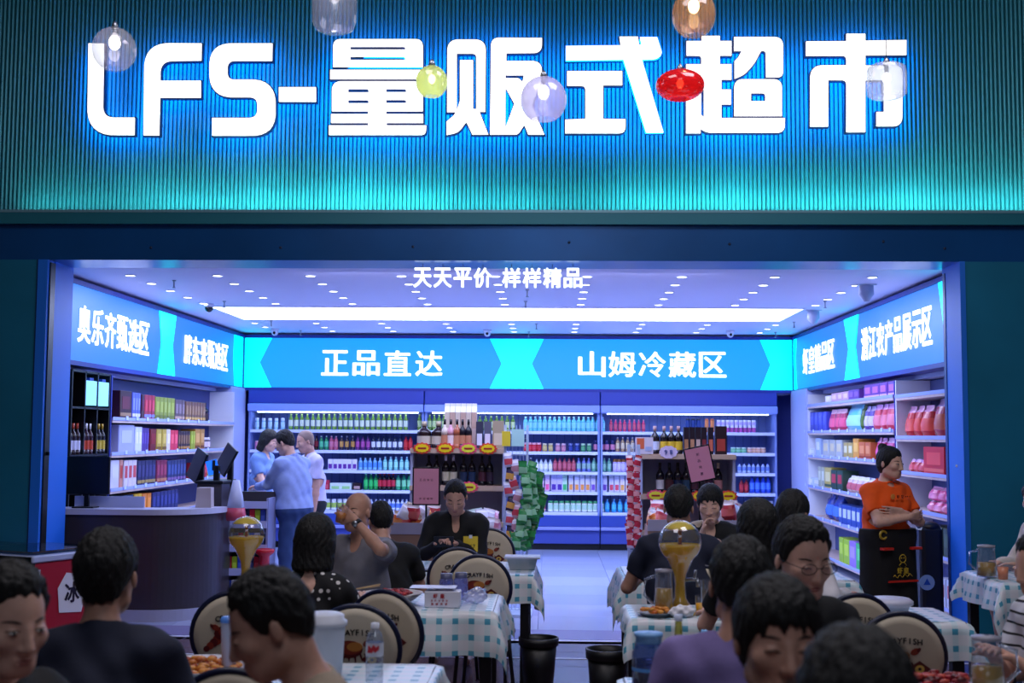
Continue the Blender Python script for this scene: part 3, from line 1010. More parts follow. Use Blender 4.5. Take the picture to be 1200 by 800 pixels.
# shelf cornice board with the rounded end
MB()
SM = {}


def wput(me, kind, px, z, X, dx, lab, cat, grp=None, rz=0, py=500):
    Y = Yw(px, X + dx * .4, py)
    o = inst(me, kind, (X - dx, Y, z), rz)
    tag(o, lab, cat, grp)
    return o


def boxes(z, x0, x1, n, hgt, body, label, stripe, lab, grp, dep=.2, name='gift_box', side=1, X=None, py=500, gap=.94):
    X = WX if X is None else X
    ys = [Yw(x0, X, py), Yw(x1, X, py)]
    ya, yb = min(ys), max(ys)
    wd = (yb - ya) / n
    me = gift(round(wd * gap, 3), dep, hgt, body, label, stripe)
    for i in range(n):
        Y = ya + wd * (i + .5)
        # front (-Y of the mesh) turned to face the aisle
        o = inst(me, name, (X - side * (dep / 2 + .03), Y, z), side * PI / 2 + random.uniform(-.04, .04))
        tag(o, nth(lab, i, n, 'from the entrance'), 'box', grp)


z = SL[4]
boxes(z, 143, 157, 1, .30, '#3a1820', '#6a2838', '#a08060', 'big dark maroon box at the near end of the top gift shelf', None)
boxes(z, 158, 167, 3, .29, '#5a68c8', '#8a98f0', '#e0e0ff', 'slim blue box on the top gift shelf', 'slim blue boxes, top gift shelf')
boxes(z, 168, 172, 1, .28, '#3a1428', '#602040', None, 'dark wine coloured slim box among the red ones on the top gift shelf', None)
boxes(z, 172, 184, 3, .28, '#a03048', '#d04058', '#8090f0', 'slim red box with a blue foot on the top gift shelf', 'slim red boxes, top gift shelf')
boxes(z, 185, 207, 5, .27, '#8a9a3a', '#a8b850', '#6a7828', 'olive green box on the top gift shelf', 'olive green boxes, top gift shelf')
boxes(z, 208, 219, 3, .26, '#5a4a58', '#8a7888', '#c0a090', 'grey-brown box on the top gift shelf', 'grey-brown boxes, top gift shelf')
boxes(z, 220, 243, 7, .25, '#6a4838', '#9a7858', '#d8b060', 'bronze box on the top gift shelf', 'bronze boxes, top gift shelf')
z = SL[3]
boxes(z, 143, 161, 1, .30, '#a8b0e0', '#c0c8f8', None, 'large silver box on the second gift shelf', None)
boxes(z, 162, 170, 2, .28, '#d8e0ff', '#f0f0ff', None, 'white box beside the large silver one', 'white boxes beside the silver one')
boxes(z, 170, 178, 3, .27, '#503a90', '#6850b0', None, 'slim violet box on the second gift shelf', 'slim violet boxes')
boxes(z, 179, 187, 1, .26, '#701820', '#902830', None, 'dark red box on the second gift shelf', None)
boxes(z, 187, 199, 2, .26, '#b8a040', '#d8c060', '#806020', 'mustard yellow box on the second gift shelf', 'mustard yellow boxes')
boxes(z, 199, 203, 1, .26, '#d8d0d8', '#f0e8f0', None, 'slim cream box on the second gift shelf', None)
boxes(z, 203, 212, 2, .25, '#d03858', '#f06078', None, 'coral red box on the second gift shelf', 'coral red boxes')
boxes(z, 212, 226, 5, .24, '#382838', '#8a6a50', '#b08040', 'slim black and gold box on the second gift shelf', 'slim black and gold boxes')
boxes(z, 227, 232, 2, .24, '#98a830', '#b8c850', None, 'lime box on the second gift shelf', 'lime boxes')
boxes(z, 232, 243, 2, .27, '#b08040', '#d8a868', '#704020', 'gold patterned tin on the second gift shelf', 'gold patterned tins')
z = SL[2]
boxes(z, 134, 145, 1, .30, '#d0d0e8', '#e8e8ff', None, 'white box file with a round hole at the near end of the third gift shelf', None)
boxes(z, 145, 149, 1, .30, '#d09080', '#c04030', None, 'orange and white slim box on the third gift shelf', None)
boxes(z, 150, 165, 3, .29, '#d8d0e0', '#c85058', None, 'white box with red print on the third gift shelf', 'white boxes with red print')
boxes(z, 166, 187, 5, .28, '#2a2a58', '#404078', '#a89050', 'navy book-like box on the third gift shelf', 'navy boxes, third gift shelf')
boxes(z, 188, 200, 3, .27, '#7a2848', '#a04060', '#c08060', 'maroon book-like box on the third gift shelf', 'maroon boxes, third gift shelf')
boxes(z, 201, 222, 6, .26, '#2c3668', '#48589a', '#8060a0', 'steel blue box on the third gift shelf', 'steel blue boxes, third gift shelf')
boxes(z, 240, 247, 2, .20, '#c03040', '#e05060', None, 'red box behind the cash register screens', 'red boxes behind the screens')
boxes(z, 247, 254, 2, .20, '#88a030', '#a8c050', None, 'green box behind the cash register screens', 'green boxes behind the screens')
z = SL[1]
boxes(z, 148, 162, 4, .26, '#2a4a78', '#4a78a0', '#c0a060', 'teal blue box on the low gift shelf', 'teal blue boxes, low gift shelf')
boxes(z, 163, 172, 2, .26, '#d8b020', '#f0d040', None, 'bright yellow box on the low gift shelf', 'bright yellow boxes')
boxes(z, 172, 183, 2, .25, '#e08020', '#f8a040', '#c04010', 'orange box on the low gift shelf', 'orange boxes')
boxes(z, 184, 214, 7, .25, '#282c68', '#3c4490', None, 'dark indigo box on the low gift shelf', 'dark indigo boxes, low gift shelf')
boxes(SL[0], 150, 200, 8, .24, '#3a2a50', '#5a4a70', None, 'plum box on the bottom gift shelf', 'plum boxes, bottom gift shelf')
dk = bottle(.05, .26, '#14101c', '#3a2430', '#1a1a28', 'wine')
for k, px in enumerate((246, 250, 254)):
    wput(dk, 'liquor_bottle', px, SL[4], WX, .12, 'dark liquor bottle at the far end of the top gift shelf', 'bottle', 'dark bottles, top gift shelf')
for k, px in enumerate((245, 249, 253, 257)):
    wput(bottle(.05, .16, '#3a3048', '#d8c8d8', '#e0d8e8', 'jar'), 'gift_jar', px, SL[3], WX, .12, 'dark jar with pale label at the far end of the second gift shelf', 'jar', 'jars, second gift shelf')
tk = MB().box(-.035, .035, -.003, 0, 0, .04, pc('#c8d8ff')).mesh('price_card')
for r_, z in ((4, SL[4]), (3, SL[3]), (2, SL[2])):
    for px in range(148, 246, 12):
        o = inst(tk, 'price_card', (WX + .012, Yw(px, WX), z - .012), PI / 2)
        tag(o, 'small price card on the %s gift shelf edge, %s from the entrance' % (['', '', 'third', 'second', 'top'][r_], ORD[(px - 148) // 12]), 'price card', 'price cards on the gift shelves')

# black rack with the two lit boxes
ya, yb = 11.45, Yw(129, WX) - .02
t = thing('display_rack', 'black bottle rack with two glowing pale blue boxes on top, beside the entrance post', 'rack', (WX, (ya + yb) / 2, 0))
h = (yb - ya) / 2
m = MB().box(-.385, -.36, -h, h, 0, 2.28, M_dark)
m.build('back_panel', t)
ys = [-h + 2 * h * k / 3 for k in range(4)]
for yy in ys:
    MB().box(-.36, 0, yy - .012, yy + .012, 0, 2.28, M_dark).build('upright', t)
zr = [Z_(538, 12), Z_(520, 12), Z_(476, 12), 2.28]
for z in (.95, zr[0] - .13, zr[0] + .03, zr[1] + .24, zr[2] - .0):
    pass
ZR = [1.2, 1.45, 1.93]
for z in (ZR[0], ZR[1] + .02, ZR[2], 2.28):
    MB().box(-.36, .0, -h, h, z - .02, z, M_dark).build('shelf', t)
M_glowbox = mat('glow_box', '#8fd8ff', .4, emit=.9, ecol=(.22, .62, 1))
for k in range(3):
    yc = (ys[k] + ys[k + 1]) / 2 + (ya + yb) / 2
    w2 = h / 3 * .86
    if k:
        g = MB().box(-.1, .1, -w2, w2, 0, .24, M_glowbox).box(-.1, .1, -w2 * .35, w2 * .35, .24, .27, pc('#2040a0'))
        tag(g.build('lit_box', None, (WX - .105, yc, ZR[2] + .02)), 'glowing pale blue box on the rack, %s' % ('next to the gift shelves' if k == 2 else 'the nearer of the two'), 'box')
    for lv, z in enumerate((ZR[0], ZR[1] + .02)):
        for j in range(3):
            c = [('#20202c', '#c8b040', '#c8a030'), ('#302028', '#d8d8f0', '#d05030'), ('#3a2030', '#c84a30', '#f0f0ff')][(k + lv) % 3]
            me = bottle(.035, .3 if lv else .2, c[0], c[1], c[2], 'wine' if lv else 'jar')
            o = inst(me, 'liquor_bottle', (WX - .045, yc - w2 * .7 + j * w2 * .7, z))
            nm = ['gold capped dark', 'white labelled dark', 'red labelled dark'][(k + lv) % 3]
            tag(o, nm + ' bottle in the black rack, ' + (('upper' if lv else 'lower') + ' row, ' + ORD[j + 3 * k] + ' from the entrance'), 'bottle', nm + ' bottles, rack row %d' % lv)

# ---- snack shelves on the other wall
RX = XR - .02
SR = [.15, .62, 1.02, 1.43, 1.76, 2.12]
YJ = Yw(1048, RX)
wall_unit('wall shelving with snacks, farther section towards the fridge', YJ + .01, 17.15, SR, RX, -1, mat('shelf_back_grey', '#4a5a9a', .6))
SR2 = [.15, .60, .98, 1.34, 1.69, 2.11]
wall_unit('wall shelving with snacks, section beside the blue entrance post', 10.85, YJ - .01, SR2, RX, -1, MATS['shelf_back_grey'])


def rbox(z, x0, x1, n, hgt, body, label, stripe, lab, grp, dep=.2, name='snack_box'):
    boxes(z, x0, x1, n, hgt, body, label, stripe, lab, grp, dep, name, -1, RX)


def rbag(z, x0, x1, n, hgt, body, label, head, lab, grp, dep=.12, tilt=0):
    ys = [Yw(x0, RX), Yw(x1, RX)]
    ya, yb = min(ys), max(ys)
    wd = (yb - ya) / n
    for i in range(n):
        me = bag(round(wd * .93, 3), dep, hgt, body, label, head, i % 3)
        o = inst(me, 'snack_bag', (RX + dep / 2 + .05, ya + wd * (i + .5), z), -PI / 2, rot=(tilt, 0, -PI / 2 + random.uniform(-.12, .12)))
        tag(o, nth(lab, i, n, 'from the entrance'), 'bag', grp)


z = SR[5]
rbox(z, 965, 971, 1, .10, '#d8d0e8', '#f0e8ff', None, 'white box on the topmost snack shelf', None)
rbox(z, 972, 992, 3, .12, '#c8a0c0', '#e8c8d8', None, 'pale pink box on the topmost snack shelf', 'pale pink boxes, topmost snack shelf')
rbox(z, 992, 1004, 2, .13, '#6a40a0', '#9060c8', None, 'violet box on the topmost snack shelf', 'violet boxes, topmost snack shelf')
rbox(z, 1010, 1047, 4, .16, '#7038a0', '#c868c8', '#e8b0f0', 'purple and pink box on the topmost snack shelf', 'purple and pink boxes, topmost snack shelf')
z = SR[4]
rbox(z, 940, 947, 1, .27, '#3038b0', '#c8d0ff', None, 'blue box with pale label at the far end of the second snack shelf', None)
rbox(z, 947, 966, 4, .26, '#3a48c0', '#5060d8', None, 'deep blue box on the second snack shelf', 'deep blue boxes, second snack shelf')
rbag(z, 966, 982, 3, .28, '#b03060', '#e05a88', '#f0c0d8', 'crimson snack bag on the second snack shelf', 'crimson snack bags, second snack shelf')
rbag(z, 982, 1001, 1, .32, '#68c8f0', '#a8e8ff', '#88d8f8', 'big light blue bag on the second snack shelf', None, .2)
rbag(z, 1002, 1005, 1, .3, '#406030', '#608040', '#305020', 'green bag beside the big light blue one', None)
rbag(z, 1005, 1016, 2, .28, '#5a40a0', '#d8d0f0', '#c0b0f0', 'violet and white bag on the second snack shelf', 'violet and white bags, second snack shelf')
rbag(z, 1016, 1048, 4, .29, '#d03858', '#f08aa0', '#e8a8f0', 'red and pink bag on the second snack shelf', 'red and pink bags, second snack shelf')
z = SR2[4]
rbag(z, 1052, 1080, 3, .31, '#c82838', '#f06058', '#e0a0c8', 'big scarlet bag on the second shelf beside the post', 'big scarlet bags beside the post', .16)
rbag(z, 1083, 1110, 2, .36, '#a83858', '#c87060', '#a890c0', 'tall brick red bag at the front of the second shelf', 'tall brick red bags', .18)
z = SR[3]
rbox(z, 939, 952, 2, .10, '#d0d8f0', '#e8f0ff', None, 'low white pack on the third snack shelf', 'low white packs, third snack shelf')
rbox(z, 953, 958, 1, .24, '#a8c0f0', '#e0e8ff', None, 'tall pale blue box on the third snack shelf', None)
rbox(z, 961, 984, 3, .22, '#b0b8c0', '#d8d0b0', None, 'silver patterned box on the third snack shelf', 'silver patterned boxes, third snack shelf')
rbox(z, 985, 996, 2, .19, '#b0a060', '#e0e0c0', None, 'olive and white box on the third snack shelf', 'olive and white boxes')
rbox(z, 996, 1003, 1, .24, '#e0a040', '#f8c868', None, 'amber box on the third snack shelf', None)
rbox(z, 1003, 1017, 2, .20, '#c86838', '#e89868', '#a04020', 'terracotta box on the third snack shelf', 'terracotta boxes')
rbag(z, 1018, 1028, 2, .25, '#c03070', '#e868a8', '#e0a0d8', 'magenta bag on the third snack shelf', 'magenta bags, third snack shelf')
rbag(z, 1029, 1047, 2, .25, '#d05a98', '#f098c8', '#e8c0e8', 'pink bag on the third snack shelf', 'pink bags, third snack shelf')
z = SR2[3]
rbag(z, 1056, 1074, 3, .13, '#c02838', '#e86878', '#d8a0d8', 'small red pack on the third shelf beside the post', 'small red packs beside the post', .1)
rbox(z, 1076, 1104, 1, .26, '#d02030', '#f05050', '#f07060', 'large bright red gift box behind the employee', None, .25)
z = SR[2]
rbox(z, 943, 957, 2, .11, '#c8d8f0', '#f0f4ff', None, 'low white tray on the fourth snack shelf', 'low white trays')
rbox(z, 955, 963, 2, .27, '#a8b0a0', '#d8e0d0', None, 'slim pale box on the fourth snack shelf', 'slim pale boxes')
rbox(z, 963, 970, 1, .27, '#c0b060', '#e0d8a0', '#406040', 'yellow-green striped box on the fourth snack shelf', None)
rbox(z, 970, 984, 2, .25, '#284838', '#c03848', None, 'dark green and red box on the fourth snack shelf', 'dark green and red boxes')
rbag(z, 984, 1012, 5, .2, '#d0b8c8', '#c86878', '#f0f0ff', 'clear bag of wrapped sweets on the fourth snack shelf', 'clear sweet bags, fourth snack shelf', .16)
rbox(z, 1020, 1034, 2, .14, '#e050a0', '#f8b8e0', None, 'hot pink box behind the shoulder of the employee', 'hot pink boxes behind the employee')
z = SR2[2]
rbag(z, 1076, 1108, 4, .12, '#e868a0', '#f8a0c8', '#f0b8e0', 'pink soft pack lying on the fourth shelf beside the post', 'pink packs, lower layer', .16)
rbag(z + .11, 1078, 1108, 3, .13, '#e8589a', '#f890c0', '#f0a0d0', 'pink soft pack on top of the pile on the fourth shelf', 'pink packs, upper layer', .15)
z = SR[1]
rbag(z, 958, 975, 2, .32, '#2038a0', '#5080e0', '#2848b0', 'large blue bag on the fifth snack shelf', 'large blue bags', .2)
rbox(z, 978, 1004, 5, .24, '#3050a8', '#c8d8f8', None, 'blue and white striped pack on the fifth snack shelf', 'blue and white striped packs', .16)
rbag(z, 1002, 1012, 2, .26, '#d0b0c0', '#b84858', '#e0d8f0', 'white and red bag on the fifth snack shelf', 'white and red bags, fifth snack shelf')
z = SR2[1]
rbox(z, 1070, 1080, 1, .2, '#a8c0c8', '#d0e0e8', None, 'pale box on the fifth shelf beside the post', None)
rbox(z, 1080, 1108, 3, .26, '#384a38', '#4e6448', None, 'dark green box on the fifth shelf beside the post', 'dark green boxes beside the post')
z = SR[0]
rbox(z, 978, 990, 2, .3, '#a0c830', '#c8e850', None, 'lime green box low on the snack shelves', 'lime boxes low on the snack shelves')
rbox(z, 990, 998, 1, .3, '#9878d8', '#b8a0f0', None, 'lavender box low on the snack shelves', None)
rbox(z, 998, 1008, 1, .3, '#40b868', '#70e090', None, 'emerald box low on the snack shelves', None)
rbox(z, 1008, 1016, 1, .3, '#d84050', '#f07080', None, 'red box low on the snack shelves', None)
rbox(SR2[0], 1092, 1110, 2, .25, '#c8d0e8', '#c05050', None, 'white box with red print on the bottom shelf beside the post', 'white boxes, bottom shelf beside the post')
for px in range(944, 1046, 10):
    for iz, z in enumerate((SR[4], SR[3], SR[2], SR[1])):
        o = inst(tk, 'price_card', (RX - .012, Yw(px, RX), z - .012), -PI / 2)
        tag(o, 'small price card on the %s snack shelf edge, %s from the fridges' % (ORD[iz + 1], ORD[(px - 944) // 10]), 'price card', 'price cards on the snack shelves')

# ---- two free-standing bottle stands
M_gbk = mat('stand_back_grey', '#9aa0c0', .6)
M_gwd = mat('stand_shelf_wood', '#b89a88', .5)


def star(m, r1, r2, n, c, mt, y=0, k=1.0):
    pts = []
    for i in range(2 * n):
        r = r1 if i % 2 == 0 else r2
        a = PI * i / n
        pts.append((c[0] + r * math.cos(a), c[1] + r * k * math.sin(a)))
    m.prism(pts, y - .003, y, mt)


def star_me(k, c1, c2):
    m = MB()
    star(m, .095, .078, 12, (0, 0), pc(c1), 0, .62)
    star(m, .07, .06, 12, (0, 0), pc(c2), -.004, .6)
    m.box(-.04, .04, -.009, -.007, -.008, .008, pc('#a02028'))
    return m.mesh('price_burst')


st1, st2 = star_me(1, '#d84838', '#f0d020'), star_me(2, '#e8507a', '#e8e040')


def stand(label, x0, x1, Y, zt, rows):
    a, b_ = X_(x0, Y), X_(x1, Y)
    t = thing('bottle_stand', label, 'display stand', ((a + b_) / 2, Y, 0))
    hw = (b_ - a) / 2
    MB().box(-hw, hw, .4, .43, 0, zt - .02, M_gbk).build('back_panel', t)
    for sx in (-1, 1):
        MB().box(min(sx * hw, sx * (hw - .025)), max(sx * hw, sx * (hw - .025)), 0.02, .4, 0, zt - .05, mat('stand_side', '#a8aed0', .5)).build('side_panel', t)
    for z in rows:
        s_ = MB().box(-hw, hw, -.02, .42, z - .05, z, M_gwd).build('shelf', t)
        MB().box(-hw, hw, -.028, -.02, z - .045, z - .005, mat('wood_rail', '#c0a690', .5)).build('price_rail', s_)
    MB().box(-hw, hw, .03, .4, 0, .1, M_dark).build('base', t)
    return t


Y1 = 11.8
z1 = [Z_(526, Y1), Z_(570, Y1), Z_(612, Y1), Z_(652, Y1)]
stand('free-standing bottle stand with wine and gift cartons behind the man in black', 481, 592, Y1, z1[0], z1)


def sput(me, kind, px, z, Y, lab, grp, cat='bottle', dy=.15, rz=0):
    q = at(px, 530, Y)
    o = inst(me, kind, (q.x, Y + dy, z), rz)
    return tag(o, lab, cat, grp)


for i, px in enumerate((495, 512)):
    sput(bottle(.07, .26, '#2a1c20', '#c8c0b0', '#c8b898', 'wine'), 'brandy_bottle', px, z1[0], Y1, nth('squat dark brandy bottle on top of the first stand', i, 2), 'squat brandy bottles')
for i, px in enumerate((521, 527.5, 534, 540.5, 547, 553.5)):
    cc = [('#d8c8b8', '#f0e8e0', '#f4f4ff'), ('#c8a898', '#e0c8c0', '#f4f4ff')][i % 2]
    o = sput(carton(.05, .09, .44, cc[0], cc[1], cc[2]), 'gift_carton', px, z1[0], Y1, nth('tall pale gift carton at the back of the first stand', i, 6), 'tall pale gift cartons', 'carton', .28)
for i, (px, cb) in enumerate(((520, '#e8d8c8'), (527, '#e0a8b8'), (534.5, '#b86848'), (541, '#181420'), (548, '#181420'))):
    sput(bottle(.034, .28, cb, '#f0e0e0' if i in (1,) else '#c88868', '#181420', 'wine'), 'wine_bottle', px, z1[0], Y1, ['cream bottle', 'rose bottle', 'copper bottle', 'black bottle', 'second black bottle'][i] + ' in front of the tall pale gift cartons', None, dy=.09)
sput(carton(.07, .09, .26, '#3a3a50', '#d8dcf0', '#9098b8', False), 'gift_carton', 561, z1[0], Y1, 'black and white carton on the first stand', None, 'carton')
sput(carton(.07, .09, .26, '#5a5a70', '#e0d8e8', '#9098b8', False), 'gift_carton', 570.5, z1[0], Y1, 'grey carton on the first stand beside the black and white one', None, 'carton')
sput(carton(.11, .1, .27, '#a89880', '#d0c0a8', '#c0b8b8', False), 'gift_carton', 583, z1[0], Y1, 'wide beige carton at the end of the first stand', None, 'carton')
for i, px in enumerate((501, 510, 521, 530, 542, 552, 564, 573)):
    lb = ['#3a2030', '#203050', '#e8e8d8', '#e8e8d8', '#28406a', '#28406a', '#5a3040', '#403048'][i]
    sput(bottle(.037, .29, '#14101a', lb, ['#101018', '#101018', '#e8e8f0', '#d8d8e8', '#101018', '#101018', '#101018', '#101018'][i], 'wine'), 'wine_bottle', px, z1[1], Y1,
         ['black wine bottle with wine-red label', 'black wine bottle with navy label', 'white-capped wine bottle with cream label', 'further white-capped wine bottle with cream label', 'black wine bottle with steel blue label', 'further black wine bottle with steel blue label',
          'black wine bottle with brown label', 'black wine bottle with plum label'][i] + ' on the second level of the first stand', ['', '', 'cream labelled wines', 'cream labelled wines', 'blue labelled wines', 'blue labelled wines', '', ''][i] or None)
for i, px in enumerate((495, 522, 549, 572)):
    q = at(px, 526, Y1)
    tag(inst(st1 if i != 2 else st2, 'price_burst', (q.x, Y1 - .03, z1[0] - .0)), nth('yellow and red starburst price tag on the top of the first stand', i, 4), 'price tag', 'starburst tags on the first stand')
q = at(550, 574, Y1)
tag(inst(st2, 'price_burst', (q.x, Y1 - .03, z1[1] - .01)), 'yellow round price tag on the second level edge of the first stand', 'price tag')

Y2 = 11.8
z2 = [Z_(531, Y2), Z_(578, Y2), Z_(620, Y2), Z_(655, Y2)]
stand('free-standing bottle stand with wine behind the woman in the cream cardigan', 750, 862, Y2, z2[0], z2)
sput(bottle(.045, .27, '#1a1620', '#c8d4f0', '#c8a0a0', 'wine'), 'wine_bottle', 769, z2[0], Y2, 'dark bottle with pale blue label at the start of the second stand', None)
for i, px in enumerate((780, 788.5, 797)):
    sput(bottle(.042, .27, '#1a1620', '#d8b838', '#c8a0a0', 'wine'), 'wine_bottle', px, z2[0], Y2, nth('dark bottle with yellow label on top of the second stand', i, 3), 'yellow labelled bottles')
for i, px in enumerate((806, 813, 820, 827, 835)):
    sput(carton(.05, .08, .26, '#241824', ['#a87858', '#b88868', '#c8b0a8', '#80303a', '#c86a58'][i], '#181420', False), 'wine_carton', px, z2[0], Y2, ['tan fronted', 'light brown fronted', 'cream fronted', 'maroon fronted', 'salmon fronted'][i] + ' slim black carton on top of the second stand', None, 'carton')
sput(carton(.11, .09, .27, '#2a1a22', '#a8403a', '#1a1018', False), 'gift_carton', 847, z2[0], Y2, 'black gift carton with red painting at the end of the second stand', None, 'carton')
q = at(751, 517, Y2)
cd = MB().box(-.085, .085, -.006, 0, 0, .16, pc('#d8d0e0')).box(-.07, .0, -.009, -.006, .05, .15, pc('#d86a48')).box(.01, .07, -.009, -.006, .03, .07, pc('#a8b8e0'))
tag(cd.build('price_sign', None, (q.x + .03, Y2 - .02, z2[0])), 'white card with an orange picture on the corner of the second stand', 'price sign')
q = at(783, 523, Y2)
m = MB()
star(m, .09, .082, 10, (0, 0), pc('#d8c8e8'), 0, .7)
text(m, '98', -.05, .05, 0, .045, pc('#5060a0'), .01, .002, Matrix.Translation((0, -.006, 0)), False)
tag(m.build('price_burst', None, (q.x, Y2 - .03, z2[0] + .02)), 'white and lilac rounded price tag in front of the yellow labelled bottles', 'price tag')
for i, px in enumerate((775, 786, 796, 806, 816, 833, 844)):
    lb = ['#d8dce8', '#4a2830', '#1c2a4a', '#2a4a6a', '#503040', '#402038', '#c08890'][i]
    sput(bottle(.04, .3, '#15111c', lb, ['#101018'] * 6 + ['#d8c8a8'][0:] and (['#101018'] * 6 + ['#d8c8a8'])[i], 'wine'), 'wine_bottle', px, z2[1], Y2,
         'black wine bottle with ' + ['silver', 'brown', 'navy', 'blue', 'mauve', 'plum', 'pink'][i] + ' label on the second level of the second stand', None)
for i, px in enumerate((768, 783, 800, 820, 838, 853)):
    q = at(px, 579, Y2)
    tag(inst(st1 if i % 2 else st2, 'price_burst', (q.x, Y2 - .03, z2[1] - .01)), nth('yellow and red starburst price tag on the second stand', i, 6), 'price tag', 'starburst tags on the second stand')

# end racks with hanging packs
def end_rack(label, px0, px1, Y, zt):
    a, b_ = X_(px0, Y), X_(px1, Y)
    t = thing('hanging_rack', label, 'display rack', ((a + b_) / 2, Y, 0))
    hw = (b_ - a) / 2
    M_w = mat('rack_white', '#b8c8e8', .4)
    for sx in (-hw, hw):
        MB().box(sx - .012, sx + .012, .03, .05, 0, zt, M_w).build('upright', t)
    g = MB()
    for k in range(int(zt / .08)):
        g.box(-hw, hw, .035, .042, .05 + k * .08, .055 + k * .08, M_w)
    for k in range(1, 6):
        g.box(-hw + 2 * hw * k / 6 - .003, -hw + 2 * hw * k / 6 + .003, .035, .042, .05, zt, M_w)
    tag(g.build('wire_grid', t), kind='stuff')
    MB().box(-hw - .05, hw + .05, -.15, .3, 0, .03, M_w).build('base', t)
    return t


Y3 = 11.6
zt3 = Z_(498, Y3)
end_rack('white wire rack with hanging snack packs beside the first bottle stand', 592, 618, Y3, zt3)
q = at(602, 512, Y3)
tag(MB().box(-.11, -.03, -.02, .03, 0, .14, pc('#e8d040')).box(-.02, .1, -.02, .03, 0, .16, pc('#b8e8e8')).build('header_card', None, (q.x, Y3, zt3 - .2)), 'yellow and aqua header card on top of the wire rack', 'card')
gb = [bag(.088, .035, .14, '#2f8a4a', '#8ec49a', '#2a7a40', s) for s in range(2)]
gd = [bag(.088, .035, .14, '#24703a', '#34944a', '#1c5c2c', s) for s in range(2)]
for i in range(15):
    py = 536 + i * 6.2
    for j in range(3):
        px = 613 + j * 7 + 6 * math.sin(i * .25) - (6 if i > 8 else 0)
        if j == 2 and (i < 2):
            continue
        q = at(px, py, Y3 - .1 + .03 * j)
        o = inst((gb if j < 2 else gd)[(i + j) % 2], 'snack_pack', (q.x, q.y + random.uniform(-.02, .02), q.z - .17), rot=(random.uniform(-.3, .1), random.uniform(-.35, .35), random.uniform(-.3, .3)))
        tag(o, ['pale green hanging snack pack nearest the wire rack', 'pale green hanging snack pack in the middle strip', 'deep green hanging snack pack on the outer strip'][j] + ', ' + ORD[i] + ' from the top', 'snack pack', ['green packs, inner strip', 'green packs, middle strip', 'green packs, outer strip'][j])
rnd = random.Random(3)
cols = [('#c8c8e8', '#d05060', '#f0f0ff'), ('#e0d8f0', '#b08090', '#f0f0ff'), ('#3a3050', '#d8a050', '#202040'), ('#d8a8b8', '#c04050', '#f0e0f0')]
for i in range(12):
    q = at(597 + 7 * (i % 2), 530 + i * 8.5, Y3 - .08)
    c = cols[i % 4]
    o = inst(bag(.08, .03, .14, *c, i % 2), 'snack_pack', (q.x, q.y, q.z - .14), rot=(0, rnd.uniform(-.3, .3), rnd.uniform(-.2, .2)))
    tag(o, 'small mixed %s snack pack on the wire rack, ' %  ['white and red', 'white and mauve', 'dark and amber', 'pink and red'][i % 4] + ORD[i] + ' from the top', 'snack pack', 'mixed packs %s' % ['white and red', 'white and mauve', 'dark and amber', 'pink and red'][i % 4])
Y4 = 11.6
end_rack('narrow white wire rack with red packs beside the second bottle stand', 737, 749, Y4, Z_(520, Y4))
for i in range(14):
    for j in range(2):
        q = at(738.5 + 7.5 * j, 533 + i * 7.2, Y4 - .05)
        c = [('#c02838', '#e8a0a8', '#f0e0e8'), ('#d8c8d8', '#b83048', '#a02030')][(i + j) % 2]
        o = inst(bag(.065, .03, .12, *c, i % 2), 'snack_pack', (q.x, q.y, q.z - .12), rot=(0, rnd.uniform(-.25, .25), rnd.uniform(-.2, .2)))
        tag(o, 'small %s snack pack, narrow wire rack, %s from top, %s strip' % (['red', 'white and red'][(i + j) % 2], ORD[i], ['aisle side', 'stand side'][j]), 'snack pack', 'narrow rack packs %d' % ((i + j) % 2))

# low bins of bagged fruit and sweets in front of the stands
def bin_heap(label, x0, x1, y_top, Y, cols, n, grp, seed, lab):
    a, b_ = X_(x0, Y), X_(x1, Y)
    z = Z_(y_top, Y)
    t = thing('display_bin', label, 'bin', ((a + b_) / 2, Y, 0))
    hw = (b_ - a) / 2
    MB().box(-hw, hw, -.18, .18, 0, z - .06, mat('bin_side', '#a08070', .5)).build('cabinet', t)
    MB().box(-hw, hw, -.19, -.18, z - .1, z, mat('bin_rim', '#b8b8d8', .4)).build('front_lip', t)
    rr = random.Random(seed)
    for i in range(n):
        c = cols[i % len(cols)]
        x = -hw + .06 + (2 * hw - .12) * ((i * .618) % 1)
        yy = rr.uniform(-.12, .1)
        zz = z - .06 + (.0 if i < n * .6 else .07)
        o = inst(bag(.13, .1, .15, c[1], c[2], c[3], i % 3), 'snack_bag', ((a + b_) / 2 + x, Y + yy, zz), rot=(rr.uniform(-.5, .2), rr.uniform(-.5, .5), rr.uniform(-.7, .7)))
        tag(o, c[0] + ' ' + lab, 'bag', c[0] + ' bags, ' + grp)


mix = [('orange', '#e07030', '#f0a060', '#f0d8c8'), ('red', '#c03040', '#e07070', '#f0e0e8'), ('white', '#d8d8f0', '#e8e8ff', '#f0f0ff'), ('yellow', '#d8a040', '#f0c860', '#f0e8d0')]
bin_heap('low bin heaped with orange and red snack bags under the upright pink sign', 461, 517, 612, 10.9, mix, 26, 'bin under the pink sign', 1, 'wrapped snack bag heaped in the bin under the pink sign')
bin_heap('low bin of bagged snacks beside the shoulder of the man in black', 548, 588, 618, 11.0, [mix[2], ('mint', '#a8d8d0', '#c8f0e8', '#e8ffff'), ('pink', '#e090b8', '#f0b0d0', '#f8e0f0')], 14, 'bin by the man in black', 2, 'wrapped snack bag in the bin by the man in black')
bin_heap('low bin of bagged snacks below the second bottle stand', 832, 872, 606, 10.9, [mix[2], ('pale blue', '#b8c8f0', '#d0e0ff', '#f0f8ff'), mix[1]], 18, 'bin below the second stand', 3, 'bag heaped in the bin below the second stand')
